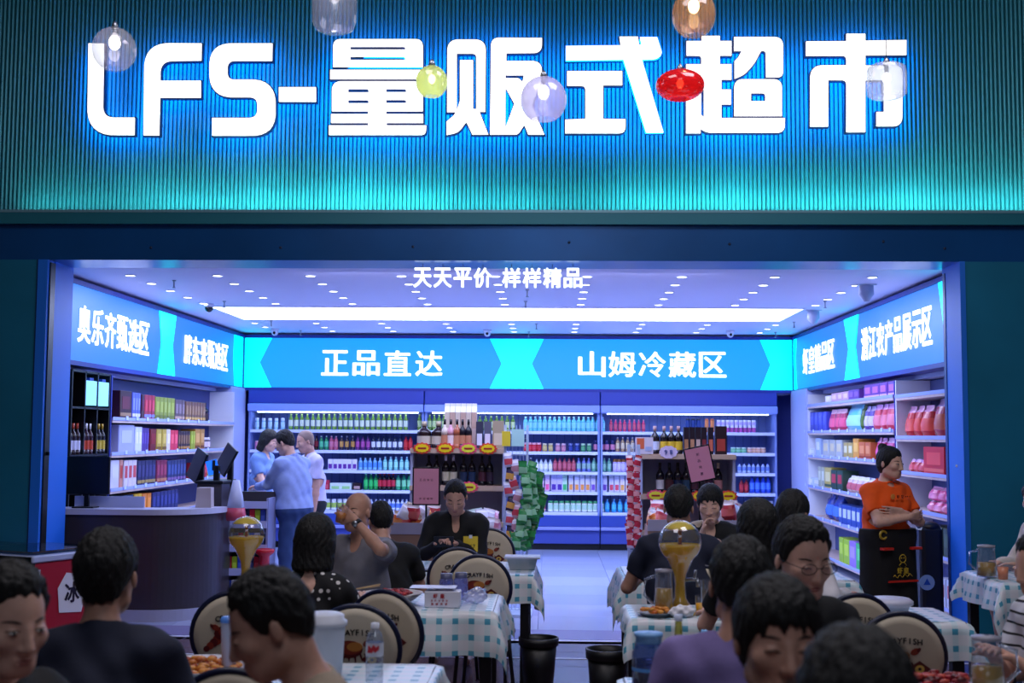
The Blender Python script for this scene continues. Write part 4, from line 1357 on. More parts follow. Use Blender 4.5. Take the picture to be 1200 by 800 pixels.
bin_heap('low bin with orange packs beside the man in the navy shirt', 757, 782, 606, 11.1, [mix[0], mix[1], mix[2]], 9, 'bin by the navy shirt', 4, 'pack in the bin beside the man in the navy shirt')

# pink paper signs
M_pink = mat('pink_paper', '#f8a8d0', .5)


def pink(label, cx, cy, wpx, hpx, tilt, Y, stem):
    q = at(cx, cy, Y)
    W, Hh = wpx * Y / F, hpx * Y / F
    t = thing('poster_sign', label, 'sign', (q.x, Y, q.z))
    Mx = Matrix.Rotation(tilt, 4, 'Y')
    MB().box(-W / 2 - .012, W / 2 + .012, 0, .015, -Hh / 2 - .012, Hh / 2 + .012, M_dark, Mx).build('frame', t)
    MB().box(-W / 2, W / 2, -.004, .0, -Hh / 2, Hh / 2, M_pink, Mx).build('paper', t)
    tx = MB()
    if stem:
        text(tx, '正品保证', -W * .3, W * .3, Hh * .18, .018, pc('#8a4a68'), .0, .001, Mx)
        text(tx, '欢迎选购', -W * .3, W * .3, -Hh * .35, .018, pc('#8a4a68'), .0, .001, Mx)
    else:
        for i, ch in enumerate('新品特惠'):
            text(tx, ch, -.025, .025, Hh * (.3 - .2 * i), .025, pc('#7a4a70'), .0, .001, Mx)
    tx.build('lettering', t, (0, -.005, 0))
    MB().box(-.008, .008, .015, .03, -q.z + .0, -Hh / 2, M_dark).build('stand', t)
    return t


pink('upright pink paper sign in a black frame on a pole by the first stand', 499.5, 569.5, 29, 41, 0, 10.3, True)
pink('tilted pink paper sign in a black frame in front of the second stand', 820, 543.5, 28, 38, R(-12), 10.9, False)

# ------------------------------------------------------------------ people
NP_ = np
_EDG = [((0, 0, 0), (1, 0, 0)), ((0, 1, 0), (1, 1, 0)), ((0, 0, 1), (1, 0, 1)), ((0, 1, 1), (1, 1, 1)),
        ((0, 0, 0), (0, 1, 0)), ((1, 0, 0), (1, 1, 0)), ((0, 0, 1), (0, 1, 1)), ((1, 0, 1), (1, 1, 1)),
        ((0, 0, 0), (0, 0, 1)), ((1, 0, 0), (1, 0, 1)), ((0, 1, 0), (0, 1, 1)), ((1, 1, 0), (1, 1, 1))]


def surf_nets(Fd, org, h):
    S = Fd < 0
    n = np.array(S.shape) - 1
    sl = lambda d: tuple(slice(d[k], d[k] + n[k]) for k in range(3))
    cnt = np.zeros(n, np.int8)
    for d in np.ndindex(2, 2, 2):
        cnt += S[sl(d)]
    act = (cnt > 0) & (cnt < 8)
    ijk = np.argwhere(act)
    idx = -np.ones(n, np.int64)
    idx[act] = np.arange(len(ijk))
    P = np.zeros((len(ijk), 3))
    C = np.zeros(len(ijk))
    for a, b_ in _EDG:
        A, B = ijk + a, ijk + b_
        fa, fb_ = Fd[A[:, 0], A[:, 1], A[:, 2]], Fd[B[:, 0], B[:, 1], B[:, 2]]
        m = (fa < 0) != (fb_ < 0)
        t = np.where(m, fa / np.where(m, fa - fb_, 1), 0)
        P += np.where(m[:, None], A + (np.array(b_) - a) * t[:, None], 0)
        C += m
    P = P / C[:, None] * h + org
    quads = []
    for ax in range(3):
        u, v = (ax + 1) % 3, (ax + 2) % 3
        lo = [slice(None)] * 3
        hi = [slice(None)] * 3
        lo[ax], hi[ax] = slice(0, -1), slice(1, None)
        a_, b2 = S[tuple(lo)], S[tuple(hi)]
        ch = np.argwhere(a_ != b2)
        ch = ch[(ch[:, u] > 0) & (ch[:, v] > 0) & (ch[:, u] < n[u]) & (ch[:, v] < n[v])]
        eu, ev = np.zeros(3, int), np.zeros(3, int)
        eu[u] = 1
        ev[v] = 1
        g = lambda q: idx[q[:, 0], q[:, 1], q[:, 2]]
        q = np.stack([g(ch - eu - ev), g(ch - ev), g(ch), g(ch - eu)], 1)
        fl_ = ~a_[ch[:, 0], ch[:, 1], ch[:, 2]]
        q[fl_] = q[fl_][:, ::-1]
        quads.append(q)
    Q = np.concatenate(quads)
    Q = Q[(Q >= 0).all(1)]
    return P, Q


def smin(a, b_, k):
    if k <= 0:
        return np.minimum(a, b_)
    h = np.maximum(k - np.abs(a - b_), 0) / k
    return np.minimum(a, b_) - h * h * k * .25


def capd(P, a, b_, ra, rb):
    a, b_ = np.asarray(a, float), np.asarray(b_, float)
    ab = b_ - a
    t = np.clip(((P - a) @ ab) / max(1e-9, ab @ ab), 0, 1)
    return np.linalg.norm(P - a - t[..., None] * ab, axis=-1) - (ra + (rb - ra) * t)


def elld(P, c, r, Rm=None):
    q = P - np.asarray(c, float)
    if Rm is not None:
        q = q @ np.asarray(Rm)  # columns = local axes
    r = np.asarray(r, float)
    k0 = np.linalg.norm(q / r, axis=-1)
    k1 = np.linalg.norm(q / (r * r), axis=-1)
    return k0 * (k0 - 1) / np.maximum(k1, 1e-9)


class Sdf:
    """list of rounded limbs and ellipsoids, blended; cuts carve"""

    def __init__(s):
        s.p = []

    def cap(s, a, b_, ra, rb, k=.02):
        a, b_ = np.array(a, float), np.array(b_, float)
        r = max(ra, rb)
        s.p.append(('+', lambda P: capd(P, a, b_, ra, rb), np.minimum(a, b_) - r, np.maximum(a, b_) + r, k))
        return s

    def ell(s, c, r, Rm=None, k=.02, op='+'):
        c, m = np.array(c, float), max(r)
        s.p.append((op, lambda P: elld(P, c, r, Rm), c - m, c + m, k))
        return s

    def fn(s, f, lo, hi, k=.0, op='-'):
        s.p.append((op, f, np.array(lo, float), np.array(hi, float), k))
        return s

    def mesh(s, h, name, mats, smooth=1, disp=None):
        add = [q for q in s.p if q[0] == '+']
        lo = np.min([q[2] for q in add], 0) - 3 * h
        hi = np.max([q[3] for q in add], 0) + 3 * h
        n = np.ceil((hi - lo) / h).astype(int) + 1
        Fd = np.full(n, 1.0, np.float32)
        ax = [lo[k] + h * np.arange(n[k]) for k in range(3)]
        for op, f, a, b_, k in s.p:
            pad = 2.5 * h + k
            i0 = np.maximum(0, np.floor((a - pad - lo) / h).astype(int))
            i1 = np.minimum(n, np.ceil((b_ + pad - lo) / h).astype(int) + 1)
            if (i1 <= i0).any():
                continue
            sl = tuple(slice(i0[j], i1[j]) for j in range(3))
            G = np.stack(np.meshgrid(*[ax[j][sl[j]] for j in range(3)], indexing='ij'), -1)
            d = f(G)
            if op == '+':
                Fd[sl] = smin(Fd[sl], d, k)
            else:
                Fd[sl] = -smin(-Fd[sl], d, k)
        if disp is not None:
            band = np.abs(Fd) < 4 * h
            I = np.argwhere(band)
            Fd[band] += disp(I * h + lo)
        P, Q = surf_nets(Fd, lo, h)
        me = bpy.data.meshes.new(name)
        me.vertices.add(len(P))
        me.vertices.foreach_set('co', P.astype(np.float32).ravel())
        me.loops.add(len(Q) * 4)
        me.loops.foreach_set('vertex_index', Q[:, ::-1].astype(np.int32).ravel())
        me.polygons.add(len(Q))
        me.polygons.foreach_set('loop_start', np.arange(0, len(Q) * 4, 4, dtype=np.int32))
        me.polygons.foreach_set('use_smooth', np.ones(len(Q), bool))
        me.update(calc_edges=True)
        me.validate()
        for m in mats:
            me.materials.append(m)
        return me


def skinmat(name, col):
    m = mat(name, col, .5, noise=.08, nscale=30, bump=.08)
    b_ = m.node_tree.nodes['Principled BSDF']
    b_.inputs['Subsurface Weight'].default_value = .12
    b_.inputs['Subsurface Radius'].default_value = (.02, .008, .004)
    return m


SK = [skinmat('skin_light', '#d9ab98'), skinmat('skin_warm', '#cb9a86'), skinmat('skin_tan', '#b98a76')]
M_hair = mat('hair_black', '#050406', .65, noise=.5, nscale=110, bump=1.0, stretch=(1, 1, .3))
M_hairg = mat('hair_stubble', '#8c7468', .6)
M_lip = mat('lips', '#a86460', .45)
M_eye = mat('eye_white', '#c8c0bc', .25)
M_iris = mat('eye_dark', '#120c0c', .15)
M_brow = mat('brow', '#1c1412', .7)


def cloth(name, col, **k):
    return mat('cloth_' + name, col, .85, noise=k.pop('noise', .1), nscale=k.pop('nscale', 14), bump=.25, **k)


def dots(name, col, dot, scale):
    m = cloth(name, col)
    nt = m.node_tree
    vo = nt.nodes.new('ShaderNodeTexVoronoi')
    vo.inputs['Scale'].default_value = scale
    vo.inputs['Randomness'].default_value = .35
    tc = nt.nodes.new('ShaderNodeTexCoord')
    lt = nt.nodes.new('ShaderNodeMath')
    lt.operation = 'LESS_THAN'
    lt.inputs[1].default_value = .26
    mx = nt.nodes.new('ShaderNodeMix')
    mx.data_type = 'RGBA'
    mx.inputs[6].default_value = lin(col)
    mx.inputs[7].default_value = lin(dot)
    nt.links.new(tc.outputs['Object'], vo.inputs['Vector'])
    nt.links.new(vo.outputs['Distance'], lt.inputs[0])
    nt.links.new(lt.outputs[0], mx.inputs[0])
    nt.links.new(mx.outputs[2], nt.nodes['Principled BSDF'].inputs['Base Color'])
    return m


def stripes(name, c1, c2, axis, freq, duty):
    m = cloth(name, c1)
    nt = m.node_tree
    tc = nt.nodes.new('ShaderNodeTexCoord')
    sx = nt.nodes.new('ShaderNodeSeparateXYZ')
    mu = nt.nodes.new('ShaderNodeMath')
    mu.operation = 'MULTIPLY'
    mu.inputs[1].default_value = freq
    fr_ = nt.nodes.new('ShaderNodeMath')
    fr_.operation = 'FRACT'
    lt = nt.nodes.new('ShaderNodeMath')
    lt.operation = 'LESS_THAN'
    lt.inputs[1].default_value = duty
    mx = nt.nodes.new('ShaderNodeMix')
    mx.data_type = 'RGBA'
    mx.inputs[6].default_value = lin(c1)
    mx.inputs[7].default_value = lin(c2)
    nt.links.new(tc.outputs['Object'], sx.inputs[0])
    nt.links.new(sx.outputs[axis], mu.inputs[0])
    nt.links.new(mu.outputs[0], fr_.inputs[0])
    nt.links.new(fr_.outputs[0], lt.inputs[0])
    nt.links.new(lt.outputs[0], mx.inputs[0])
    nt.links.new(mx.outputs[2], nt.nodes['Principled BSDF'].inputs['Base Color'])
    return m


def ik(a, c, l1, l2, hint):
    a, c, hint = (np.array(q, float) for q in (a, c, hint))
    d = c - a
    L = np.linalg.norm(d)
    if L > (l1 + l2) * .999:
        c = a + d / L * (l1 + l2) * .999
        d = c - a
        L = np.linalg.norm(d)
    L = max(L, abs(l1 - l2) + .02)
    x = (l1 * l1 - l2 * l2 + L * L) / (2 * L)
    hh = math.sqrt(max(0, l1 * l1 - x * x))
    u = d / np.linalg.norm(d)
    w = hint - u * (hint @ u)
    w /= max(1e-6, np.linalg.norm(w))
    return a + u * x + w * hh, c


def hand(S, wrist, d, pn, curl, side, r=.0085, sc=1.0):
    """palm + four fingers + thumb. d = pointing direction, pn = palm normal (fingers curl towards it)"""
    d = np.array(d, float) / np.linalg.norm(d)
    pn = np.array(pn, float)
    pn = pn - d * (pn @ d)
    pn /= np.linalg.norm(pn)
    s_ = np.cross(d, pn) * side   # towards the thumb
    w = np.array(wrist, float)
    for k, q in enumerate((-.028, -.01, .01, .028)):
        S.cap(w + s_ * q * .5 * sc, w + d * .085 * sc + s_ * q * sc, .014 * sc, .0115 * sc, .012)
    Ls = [.068, .082, .088, .078]
    for k, q in enumerate((-.032, -.011, .011, .032)):
        p = w + d * .088 * sc + s_ * q * sc
        a = curl * (1.0 + .1 * (1.5 - k))
        L = Ls[k] * sc
        dd = d
        for seg, fr_ in enumerate((.45, .32, .23)):
            ang = a * (seg + .6) * .55
            dd = d * math.cos(ang) + pn * math.sin(ang)
            e = p + dd * L * fr_
            rr = r * (1 - .1 * seg) * sc
            S.cap(p, e, rr, rr * .92, .004)
            p = e
    t0 = w + d * .025 * sc + s_ * .028 * sc
    t1 = t0 + (s_ * .8 + d * .7 + pn * .35) * .035 * sc
    t2 = t1 + (d * .9 + s_ * .2 + pn * .5) * .032 * sc
    S.cap(t0, t1, .013 * sc, .011 * sc, .01)
    S.cap(t1, t2, .0105 * sc, .009 * sc, .004)


def hairline(style):
    if style in ('short', 'crew', 'wavy'):
        return [(-.11, .094), (-.075, .086), (-.05, .066), (-.036, .03), (-.022, -.012), (.0, -.02), (.014, .01), (.03, -.012), (.055, -.036), (.085, -.058), (.12, -.062)]
    if style == 'bangs':
        return [(-.11, .040), (-.075, .042), (-.055, .02), (-.035, -.02), (-.01, -.045), (.03, -.05), (.06, -.08), (.12, -.085)]
    if style == 'stubble':
        return [(-.11, .10), (-.06, .085), (-.03, .05), (-.02, .0), (.02, -.02), (.05, -.05), (.12, -.07)]
    return [(-.11, .065), (-.07, .055), (-.05, .03), (-.035, -.03), (-.02, -.06), (.12, -.1)]   # long, bob, bun


def person(label, top, X, Y, face=0, pose='sit', lean=.0, hp=0, hy=0, hr=0, hands=None, shirt=None, sleeve='short', trousers=None, hair='short',
           skin=1, female=False, h=.008, scale=1.0, curl=(.6, .6), hdir=None, pnorm=None, collar=None, glasses=False, hips=None, fit=1.0, wristband=None,
           eyes='down', neck_v=.05, elbow=None, smallhair=0, mouth='shut', crouch=0, hem=None, headsc=1.0, cut_sleeve=None):
    """top = height of the crown; X, Y = where the head stands; face = heading (0 looks at the viewer side, -Y)"""
    mt = shirt or cloth('grey', '#777777')
    # local frame: -y forward, z up, x to the person's left
    hipz = .50 if pose == 'sit' else .90
    tl = .46                       # pelvis to neck base
    ln = lean
    up = np.array([0, -math.sin(ln), math.cos(ln)])
    fw = np.array([0, -math.cos(ln), -math.sin(ln)])
    Lr = np.array([1., 0, 0])
    pel = np.array([0, 0, hipz])
    sh = .185 if not female else .16
    nk0 = pel + up * tl
    # head frame
    hl = ln * .6 + hp
    Rh = Matrix.Rotation(hy, 3, 'Z') @ Matrix.Rotation(hl, 3, 'X') @ Matrix.Rotation(hr, 3, 'Y')
    Rn = np.array(Rh)
    hc = nk0 + up * .075 + np.array([0, -.02, 0]) + Rn @ np.array([0, -.02, .115])
    crown = hc + Rn @ np.array([0, .015, .118])
    dz = (top / scale) - crown[2] + 0
    # lengthen or shorten the trunk a little so the crown meets its height
    if pose == 'sit':
        dz = max(-.10, min(.12, dz))
    else:
        dz = max(-.06, min(.06, dz))
    pel2 = pel + np.array([0, 0, dz * .35])
    nk0 = nk0 + np.array([0, 0, dz])
    hc = hc + np.array([0, 0, dz])
    rz = face
    root = empty('person')
    tag(root, label, 'person')
    root.rotation_euler.z = rz
    root.scale = (scale,) * 3
    off = Matrix.Rotation(rz, 3, 'Z') @ Vector((hc[0] * scale, hc[1] * scale, 0))
    root.location = (X - off.x, Y - off.y, 0)
    H_ = lambda v: hc + Rn @ (np.array(v, float) * headsc)
    chest = (pel2 * .38 + nk0 * .62) + fw * .01
    shl = nk0 + Lr * sh - up * .045
    shr = nk0 - Lr * sh - up * .045
    S = Sdf()
    # trunk
    wst = pel2 * .6 + nk0 * .4
    wf = .9 if female else 1.0
    def trunk(T, g):
        T.ell(pel2 + up * .02, (.165 * fit + g, .125 * fit + g, .13 + g), k=.05)
        T.cap(wst - Lr * .06, wst + Lr * .06, .105 * wf * fit + g, .105 * wf * fit + g, .08)
        T.ell(chest, (.155 * wf * fit + g, .115 * fit + g, .17 + g), Rm=np.array([Lr, -fw, up]).T, k=.07)
        T.cap(shl - Lr * .05, shr + Lr * .05, .07 + g, .07 + g, .06)
        T.cap(nk0 - up * .06 + Lr * .09, nk0 + up * .02 + Lr * .02, .055 + g, .04 + g * .5, .05)
        T.cap(nk0 - up * .06 - Lr * .09, nk0 + up * .02 - Lr * .02, .055 + g, .04 + g * .5, .05)
    trunk(S, 0)
    if female:
        for sx in (-1, 1):
            S.ell(chest + Lr * sx * .07 + fw * .09 + up * .02, (.06, .05, .06), k=.03)
    # neck and head
    S.cap(nk0 - up * .03, H_((0, .03, -.06)), .056 if not female else .048, .05 if not female else .044, .03)
    hs = headsc
    S.ell(H_((0, .012, .03)), (.074 * hs, .094 * hs, .088 * hs), Rm=Rn, k=.02)
    S.ell(H_((0, -.028, -.028)), (.062 * hs, .066 * hs, .082 * hs), Rm=Rn, k=.03)
    S.ell(H_((0, -.05, -.088)), (.034 * hs, .034 * hs, .026 * hs), Rm=Rn, k=.03)   # chin
    for sx in (-1, 1):
        S.cap(H_((sx * .045, .0, -.07)), H_((sx * .02, -.055, -.09)), .022, .02, .03)  # jaw
        S.ell(H_((sx * .042, -.062, -.022)), (.024, .022, .022), Rm=Rn, k=.02)      # cheek
        S.ell(H_((sx * .079, .012, -.012)), (.008, .015, .027), Rm=Rn, k=.008)   # ear
    # eye sockets carved, nose, lips
    for sx in (-1, 1):
        S.ell(H_((sx * .032, -.100, .004)), (.019, .016, .011), Rm=Rn, k=.014, op='-')
        S.ell(H_((sx * .032, -.080, .0)), (.0135, .012, .010), Rm=Rn, k=.004)
    S.cap(H_((0, -.088, .008)), H_((0, -.106, -.034)), .008, .0125, .012)
    for sx in (-1, 1):
        S.ell(H_((sx * .012, -.096, -.038)), (.0085, .010, .008), Rm=Rn, k=.006)
    S.cap(H_((-.018, -.087, -.063)), H_((.018, -.087, -.063)), .006, .006, .008)
    S.cap(H_((-.014, -.086, -.073)), H_((.014, -.086, -.073)), .0065, .0065, .007)
    # arms
    hands = hands or [(.16, -.40, .80), (-.16, -.40, .80)]
    arms = []
    for i, (sp_, tg, sx) in enumerate(((shl, hands[0], 1), (shr, hands[1], -1))):
        hint = (sx * .6, .35, -1) if not elbow else elbow[i]
        el, wr = ik(sp_, tg, .275, .25, hint)
        arms.append((sp_, el, wr))
        S.cap(sp_, el, .047 * fit ** .5, .037, .03)
        mid = el + (wr - el) * .3
        S.cap(el, mid, .037, .037, .012)
        S.cap(mid, wr, .037, .023, .015)
        d = (wr - el) if not hdir or hdir[i] is None else hdir[i]
        pn = (0, -.2, -1) if not pnorm or pnorm[i] is None else pnorm[i]
        hand(S, wr, d, pn, curl[i], sx if pn[2] < .5 else -sx)
    # legs
    legs = []
    for sx in (-1, 1):
        hp_ = pel2 + Lr * sx * .09 - up * .03
        if pose == 'sit':
            kn = np.array([sx * .12, -.42, .48])
            an = np.array([sx * .12, -.38, .09])
            rr = (.078, .056, .045, .034)
        else:
            kn = np.array([sx * .10, -.02, .48])
            an = np.array([sx * .11, .03, .08])
            rr = (.085, .056, .048, .036)
        legs.append((hp_, kn, an))
        S.cap(hp_, kn, rr[0], rr[1], .04)
        S.cap(kn, an, rr[1], rr[3], .03)
        S.cap(an - np.array([0, 0, .035]), an + np.array([0, -.15, -.05]), .035, .028, .03)
    zlow = 0
    me = S.mesh(h, 'body', [SK[skin]])
    body = bpy.data.objects.new('body', me)
    COL.objects.link(body)
    body.parent = root

    def put(Sd, name, mats_, hh, disp=None):
        o = bpy.data.objects.new(name, Sd.mesh(hh, name, mats_, disp=disp))
        COL.objects.link(o)
        o.parent = root
        return o
    rs = random.Random(int(abs(X * 100 + Y * 10)))
    ph = [rs.uniform(0, 6) for _ in range(6)]

    def folds(P):
        x, y, z = P[:, 0], P[:, 1], P[:, 2]
        return .0035 * np.sin(38 * z + 16 * x + ph[0] + 2 * np.sin(14 * y + ph[1])) + .003 * np.sin(55 * x - 30 * z + ph[2] + 2 * np.sin(20 * y)) - .002
    # shirt
    T = Sdf()
    trunk(T, .013)
    if female:
        for sx in (-1, 1):
            T.ell(chest + Lr * sx * .07 + fw * .09 + up * .02, (.07, .06, .07), k=.04)
    for i, (sp_, el, wr) in enumerate(arms):
        g = .02
        if sleeve == 'short':
            e = sp_ + (el - sp_) * .72
            T.cap(sp_, e, .055 * fit ** .5 + .008, .056, .03)
        elif sleeve == 'long':
            T.cap(sp_, el, .055 * fit ** .5 + .008, .050, .03)
            T.cap(el, wr - (wr - el) * .04, .050, .037, .02)
        elif sleeve == 'cap':
            T.cap(sp_, sp_ + (el - sp_) * .4, .056, .056, .03)
    # hem plane, neck opening, sleeve ends
    hz = (hem if hem is not None else (pel2[2] - .06 if pose == 'sit' else pel2[2] - .08))
    T.fn(lambda P: P[..., 2] - hz, (-1, -1, -1), (1, 1, hz), .01)
    T.ell(nk0 + up * .075 + fw * .01, (.072, .068, .075), k=.006, op='-')
    T.ell(nk0 + fw * .09 + up * .02, (.04, .05, neck_v + .02), k=.01, op='-')
    if female and neck_v > .1:
        T.ell(nk0 - fw * .09 + up * .0, (.05, .05, .12), k=.01, op='-')
    for i, (sp_, el, wr) in enumerate(arms):
        if sleeve in ('short', 'cap'):
            fr_ = .66 if sleeve == 'short' else .34
            c = sp_ + (el - sp_) * fr_
            u = (el - sp_) / np.linalg.norm(el - sp_)
            T.fn(lambda P, c=c, u=u: np.maximum(-((P - c) @ u), np.linalg.norm(P - c, axis=-1) - .12), c - .13, c + .13, .004)
    put(T, 'shirt', [mt], max(h, .007), folds)
    # trousers
    if trousers:
        Q = Sdf()
        Q.ell(pel2 + up * .0, (.175 * fit, .135 * fit, .12), k=.05)
        for hp_, kn, an in legs:
            Q.cap(hp_, kn, .095, .072, .05)
            Q.cap(kn, an + np.array([0, 0, .02]), .072, .06, .03)
        Q.fn(lambda P: pel2[2] + .08 - P[..., 2] if False else -(P[..., 2] - pel2[2] - .07), (-1, -1, pel2[2] + .07), (1, 1, 3), .01)
        put(Q, 'trousers', [trousers], .010, folds)
        sh_ = Sdf()
        for hp_, kn, an in legs:
            sh_.cap(an - np.array([0, 0, .035]), an + np.array([0, -.16, -.045]), .045, .038, .03)
        sh_.fn(lambda P: P[..., 2] - .008, (-1, -1, -1), (1, 1, .008), 0)
        put(sh_, 'shoes', [mat('shoe_dark', '#16161c', .5)], .012)
    if collar:
        Cc = Sdf()
        ring = [nk0 + Lr * .066 * math.sin(a) - fw * (.062 * math.cos(a) + .0) + up * (.035 + .018 * math.cos(a) - .02 * (1 - math.cos(a)) * .5) for a in [R(-150 + 300 * k / 12) for k in range(13)]]
        for k in range(12):
            Cc.cap(ring[k], ring[k + 1], .0105, .0105, .004)
            Cc.cap(ring[k] - up * .014, ring[k + 1] - up * .014, .0115, .0115, .004)
        put(Cc, 'collar', [collar], .007)
    # hair
    if hair and hair != 'bald':
        HL = np.array(hairline(hair))
        inv = Rn.T
        th = {'short': .011, 'crew': .007, 'wavy': .017, 'bangs': .013, 'stubble': .003, 'long': .018, 'bob': .02, 'bun': .009}[hair]
        G = Sdf()
        lowt = {'bangs': .5, 'long': .5, 'bob': .5}.get(hair, .12)

        def shell(P):
            q = (P - hc) @ inv.T / hs
            hz_ = np.interp(q[..., 1], HL[:, 0], HL[:, 1])
            te = th * (lowt + (1 - lowt) * np.clip((q[..., 2] - hz_) / .045, 0, 1))
            te = te + (th * .6 * np.clip((q[..., 2] - .08) / .05, 0, 1) if hair in ('short', 'wavy') else 0)
            d1 = elld(q, (0, .012, .03), (.0755, .0955, .0895))
            d2 = elld(q, (0, .04, -.035), (.060, .052, .065))
            return smin(d1, d2, .03) * hs - te
        G.p.append(('+', shell, hc - .14, hc + .16, .0))

        def cutf(P):
            q = (P - hc) @ inv.T
            q = q / hs
            hz_ = np.interp(q[..., 1], HL[:, 0], HL[:, 1])
            wob = .004 * np.sin(q[..., 0] * 170) + .003 * np.sin(q[..., 0] * 330 + 1)
            side = np.clip((np.abs(q[..., 0]) - .05) / .03, 0, 1)
            if hair == 'bangs':
                wob = wob * 2.2
            return (q[..., 2] - hz_ - wob + .012 * (1 - side) * (q[..., 1] > 0)) * .8
        G.fn(cutf, hc - .35, hc + .35, .006)
        if hair in ('long', 'bob'):
            L_ = .30 if hair == 'long' else .15
            for k in range(-4, 5):
                a_ = k / 4 * 1.75
                r0 = np.array([math.sin(a_) * .075, .02 + math.cos(a_) * .07, .0])
                r1 = r0 * np.array([1.08, 1.0, 1]) + np.array([0, .015, -L_ if hair == 'long' else -L_ + .03])
                if hair == 'long':
                    r1[0] *= .9
                a3 = H_(r0)
                b3 = H_(r1) if hair == 'bob' else hc + np.array([(Rn @ r1)[0], max((Rn @ r1)[1], .06), r1[2]])
                G.cap(a3, b3, .026, .022 if hair == 'long' else .02, .02)
        if hair == 'bun':
            G.ell(H_((.0, .075, .105)), (.04, .04, .036), Rm=Rn, k=.01)
        fq = 230 if hair in ('long', 'bob', 'bangs') else 160

        def strands(P):
            q = (P - hc) @ inv.T
            a_ = np.arctan2(q[:, 0], q[:, 1] + .02)
            return .0016 * np.sin(a_ * 26 + 5 * np.sin(q[:, 2] * 30)) + .002 * np.sin(q[:, 0] * fq + 3 * np.sin(q[:, 1] * 60)) * (np.sin(q[:, 1] * 90 + q[:, 2] * 70)) - .0005 + (.003 * np.sin(q[:, 0] * 210 + 4 * q[:, 1] * 40) * np.sin(q[:, 1] * 190 + q[:, 2] * 60) * np.clip(q[:, 2] * 14, 0, 1) if hair in ('short', 'wavy') else 0)
        put(G, 'hair', [M_hairg if hair == 'stubble' else M_hair], min(h, .0065), strands if hair != 'stubble' else None)
    # face details sit on the skin surface
    import bisect

    def surf(x, z, y0=-.14):
        ys = np.linspace(y0, -.02, 90)
        P = np.array([H_((x, y, z)) for y in ys])
        F_ = np.full(len(ys), 1.)
        for op, f, a, b_, k in S.p:
            d = f(P)
            F_ = smin(F_, d, k) if op == '+' else -smin(-F_, d, k)
        i = np.argmax(F_ < 0)
        return ys[i]
    if hy is not None and eyes:
        MM = Matrix.Translation(Vector(hc)) @ Rh.to_4x4() @ Matrix.Scale(headsc, 4)
        for sx in (-1, 1):
            e = MB()
            br = MB()
            yb = surf(sx * .032, .0)
            if eyes == 'open':
                e.ell((sx * .032, yb + .0045, 0), (.0115, .0065, .0045), M_eye, 12, 6, MM)
                e.ell((sx * .032, yb + .002, 0), (.0058, .006, .0046), M_iris, 10, 6, MM)
            e.tube([(sx * (.032 + .0145 * t), surf(sx * (.032 + .0145 * t), .006 - .004 * t * t - (.006 if eyes != 'open' else 0)), .006 - .004 * t * t - (.006 if eyes != 'open' else 0)) for t in (-1, -.5, 0, .5, 1)], .0018, M_iris, 5, M=MM)
            br.tube([(sx * (.033 + .018 * t), surf(sx * (.033 + .018 * t), .024 - .004 * t * t) + .001, .024 - .004 * t * t) for t in (-1, -.5, 0, .5, 1)], [.002, .0035, .0035, .003, .0015], M_brow, 5, M=MM)
            e.build('eye', root)
            br.build('eyebrow', root)
        l_ = MB()
        for zz, ww, rr in ((-.0635, .019, .0032), (-.0725, .016, .004)):
            l_.tube([(ww * t, surf(ww * t, zz) + .0015, zz - .002 * abs(t) * (1 if zz > -.07 else -1)) for t in (-1, -.5, 0, .5, 1)], [.0015, rr, rr, rr, .0015], M_lip, 6, M=MM)
        l_.build('lips', root)
    if glasses:
        MM = Matrix.Translation(Vector(hc)) @ Rh.to_4x4() @ Matrix.Scale(headsc, 4)
        g = MB()
        M_gf = mat('glasses_frame', '#2a2a34', .25, .6)
        for sx in (-1, 1):
            g.tube([(sx * .034 + .026 * math.cos(a), -.103, .0 + .017 * math.sin(a)) for a in [2 * PI * k / 14 for k in range(14)]], .0015, M_gf, 5, closed=True, M=MM)
            g.tube([(sx * .06, -.102, .005), (sx * .078, -.05, .004), (sx * .082, .01, .0)], .0015, M_gf, 5, M=MM)
        g.tube([(-.01, -.105, .004), (.01, -.105, .004)], .0015, M_gf, 5, M=MM)
        gl_ = g.build('glasses', root)
        ln_ = MB()
        for sx in (-1, 1):
            ln_.lathe([(.001, 0), (.0255, .0)], glass('lens_glass', refl=.25, body=.02), 16, M=MM @ Matrix.Translation((sx * .034, -.103, 0)) @ Matrix.Scale(.66, 4, (0, 0, 1)) @ Matrix.Rotation(PI / 2, 4, 'X'), cap=False)
        ln_.build('lens', gl_)
    root['_f'] = 0
    del root['_f']
    info = dict(root=root, hc=hc, arms=arms, nk=nk0, up=up, fw=fw, Rn=Rn, chest=chest, pel=pel2, S=S)
    return info


def loc2w(p, v):
    r = p['root']
    q = Matrix.Rotation(r.rotation_euler.z, 3, 'Z') @ (Vector(v) * r.scale[0])
    return q + r.location


def PX(px, Y, py=560):
    return at(px, py, Y).x


def TOP(px, py, Y):
    return at(px, py, Y).z


PP = {}

# ------------------------------------------------------------------ tables, cloths, chairs
M_tbl = mat('table_black', '#14121a', .4)
M_rim = mat('chair_rim_navy', '#101638', .35)
M_pad = mat('chair_pad_cream', '#cfc2ac', .55, noise=.05, nscale=5)


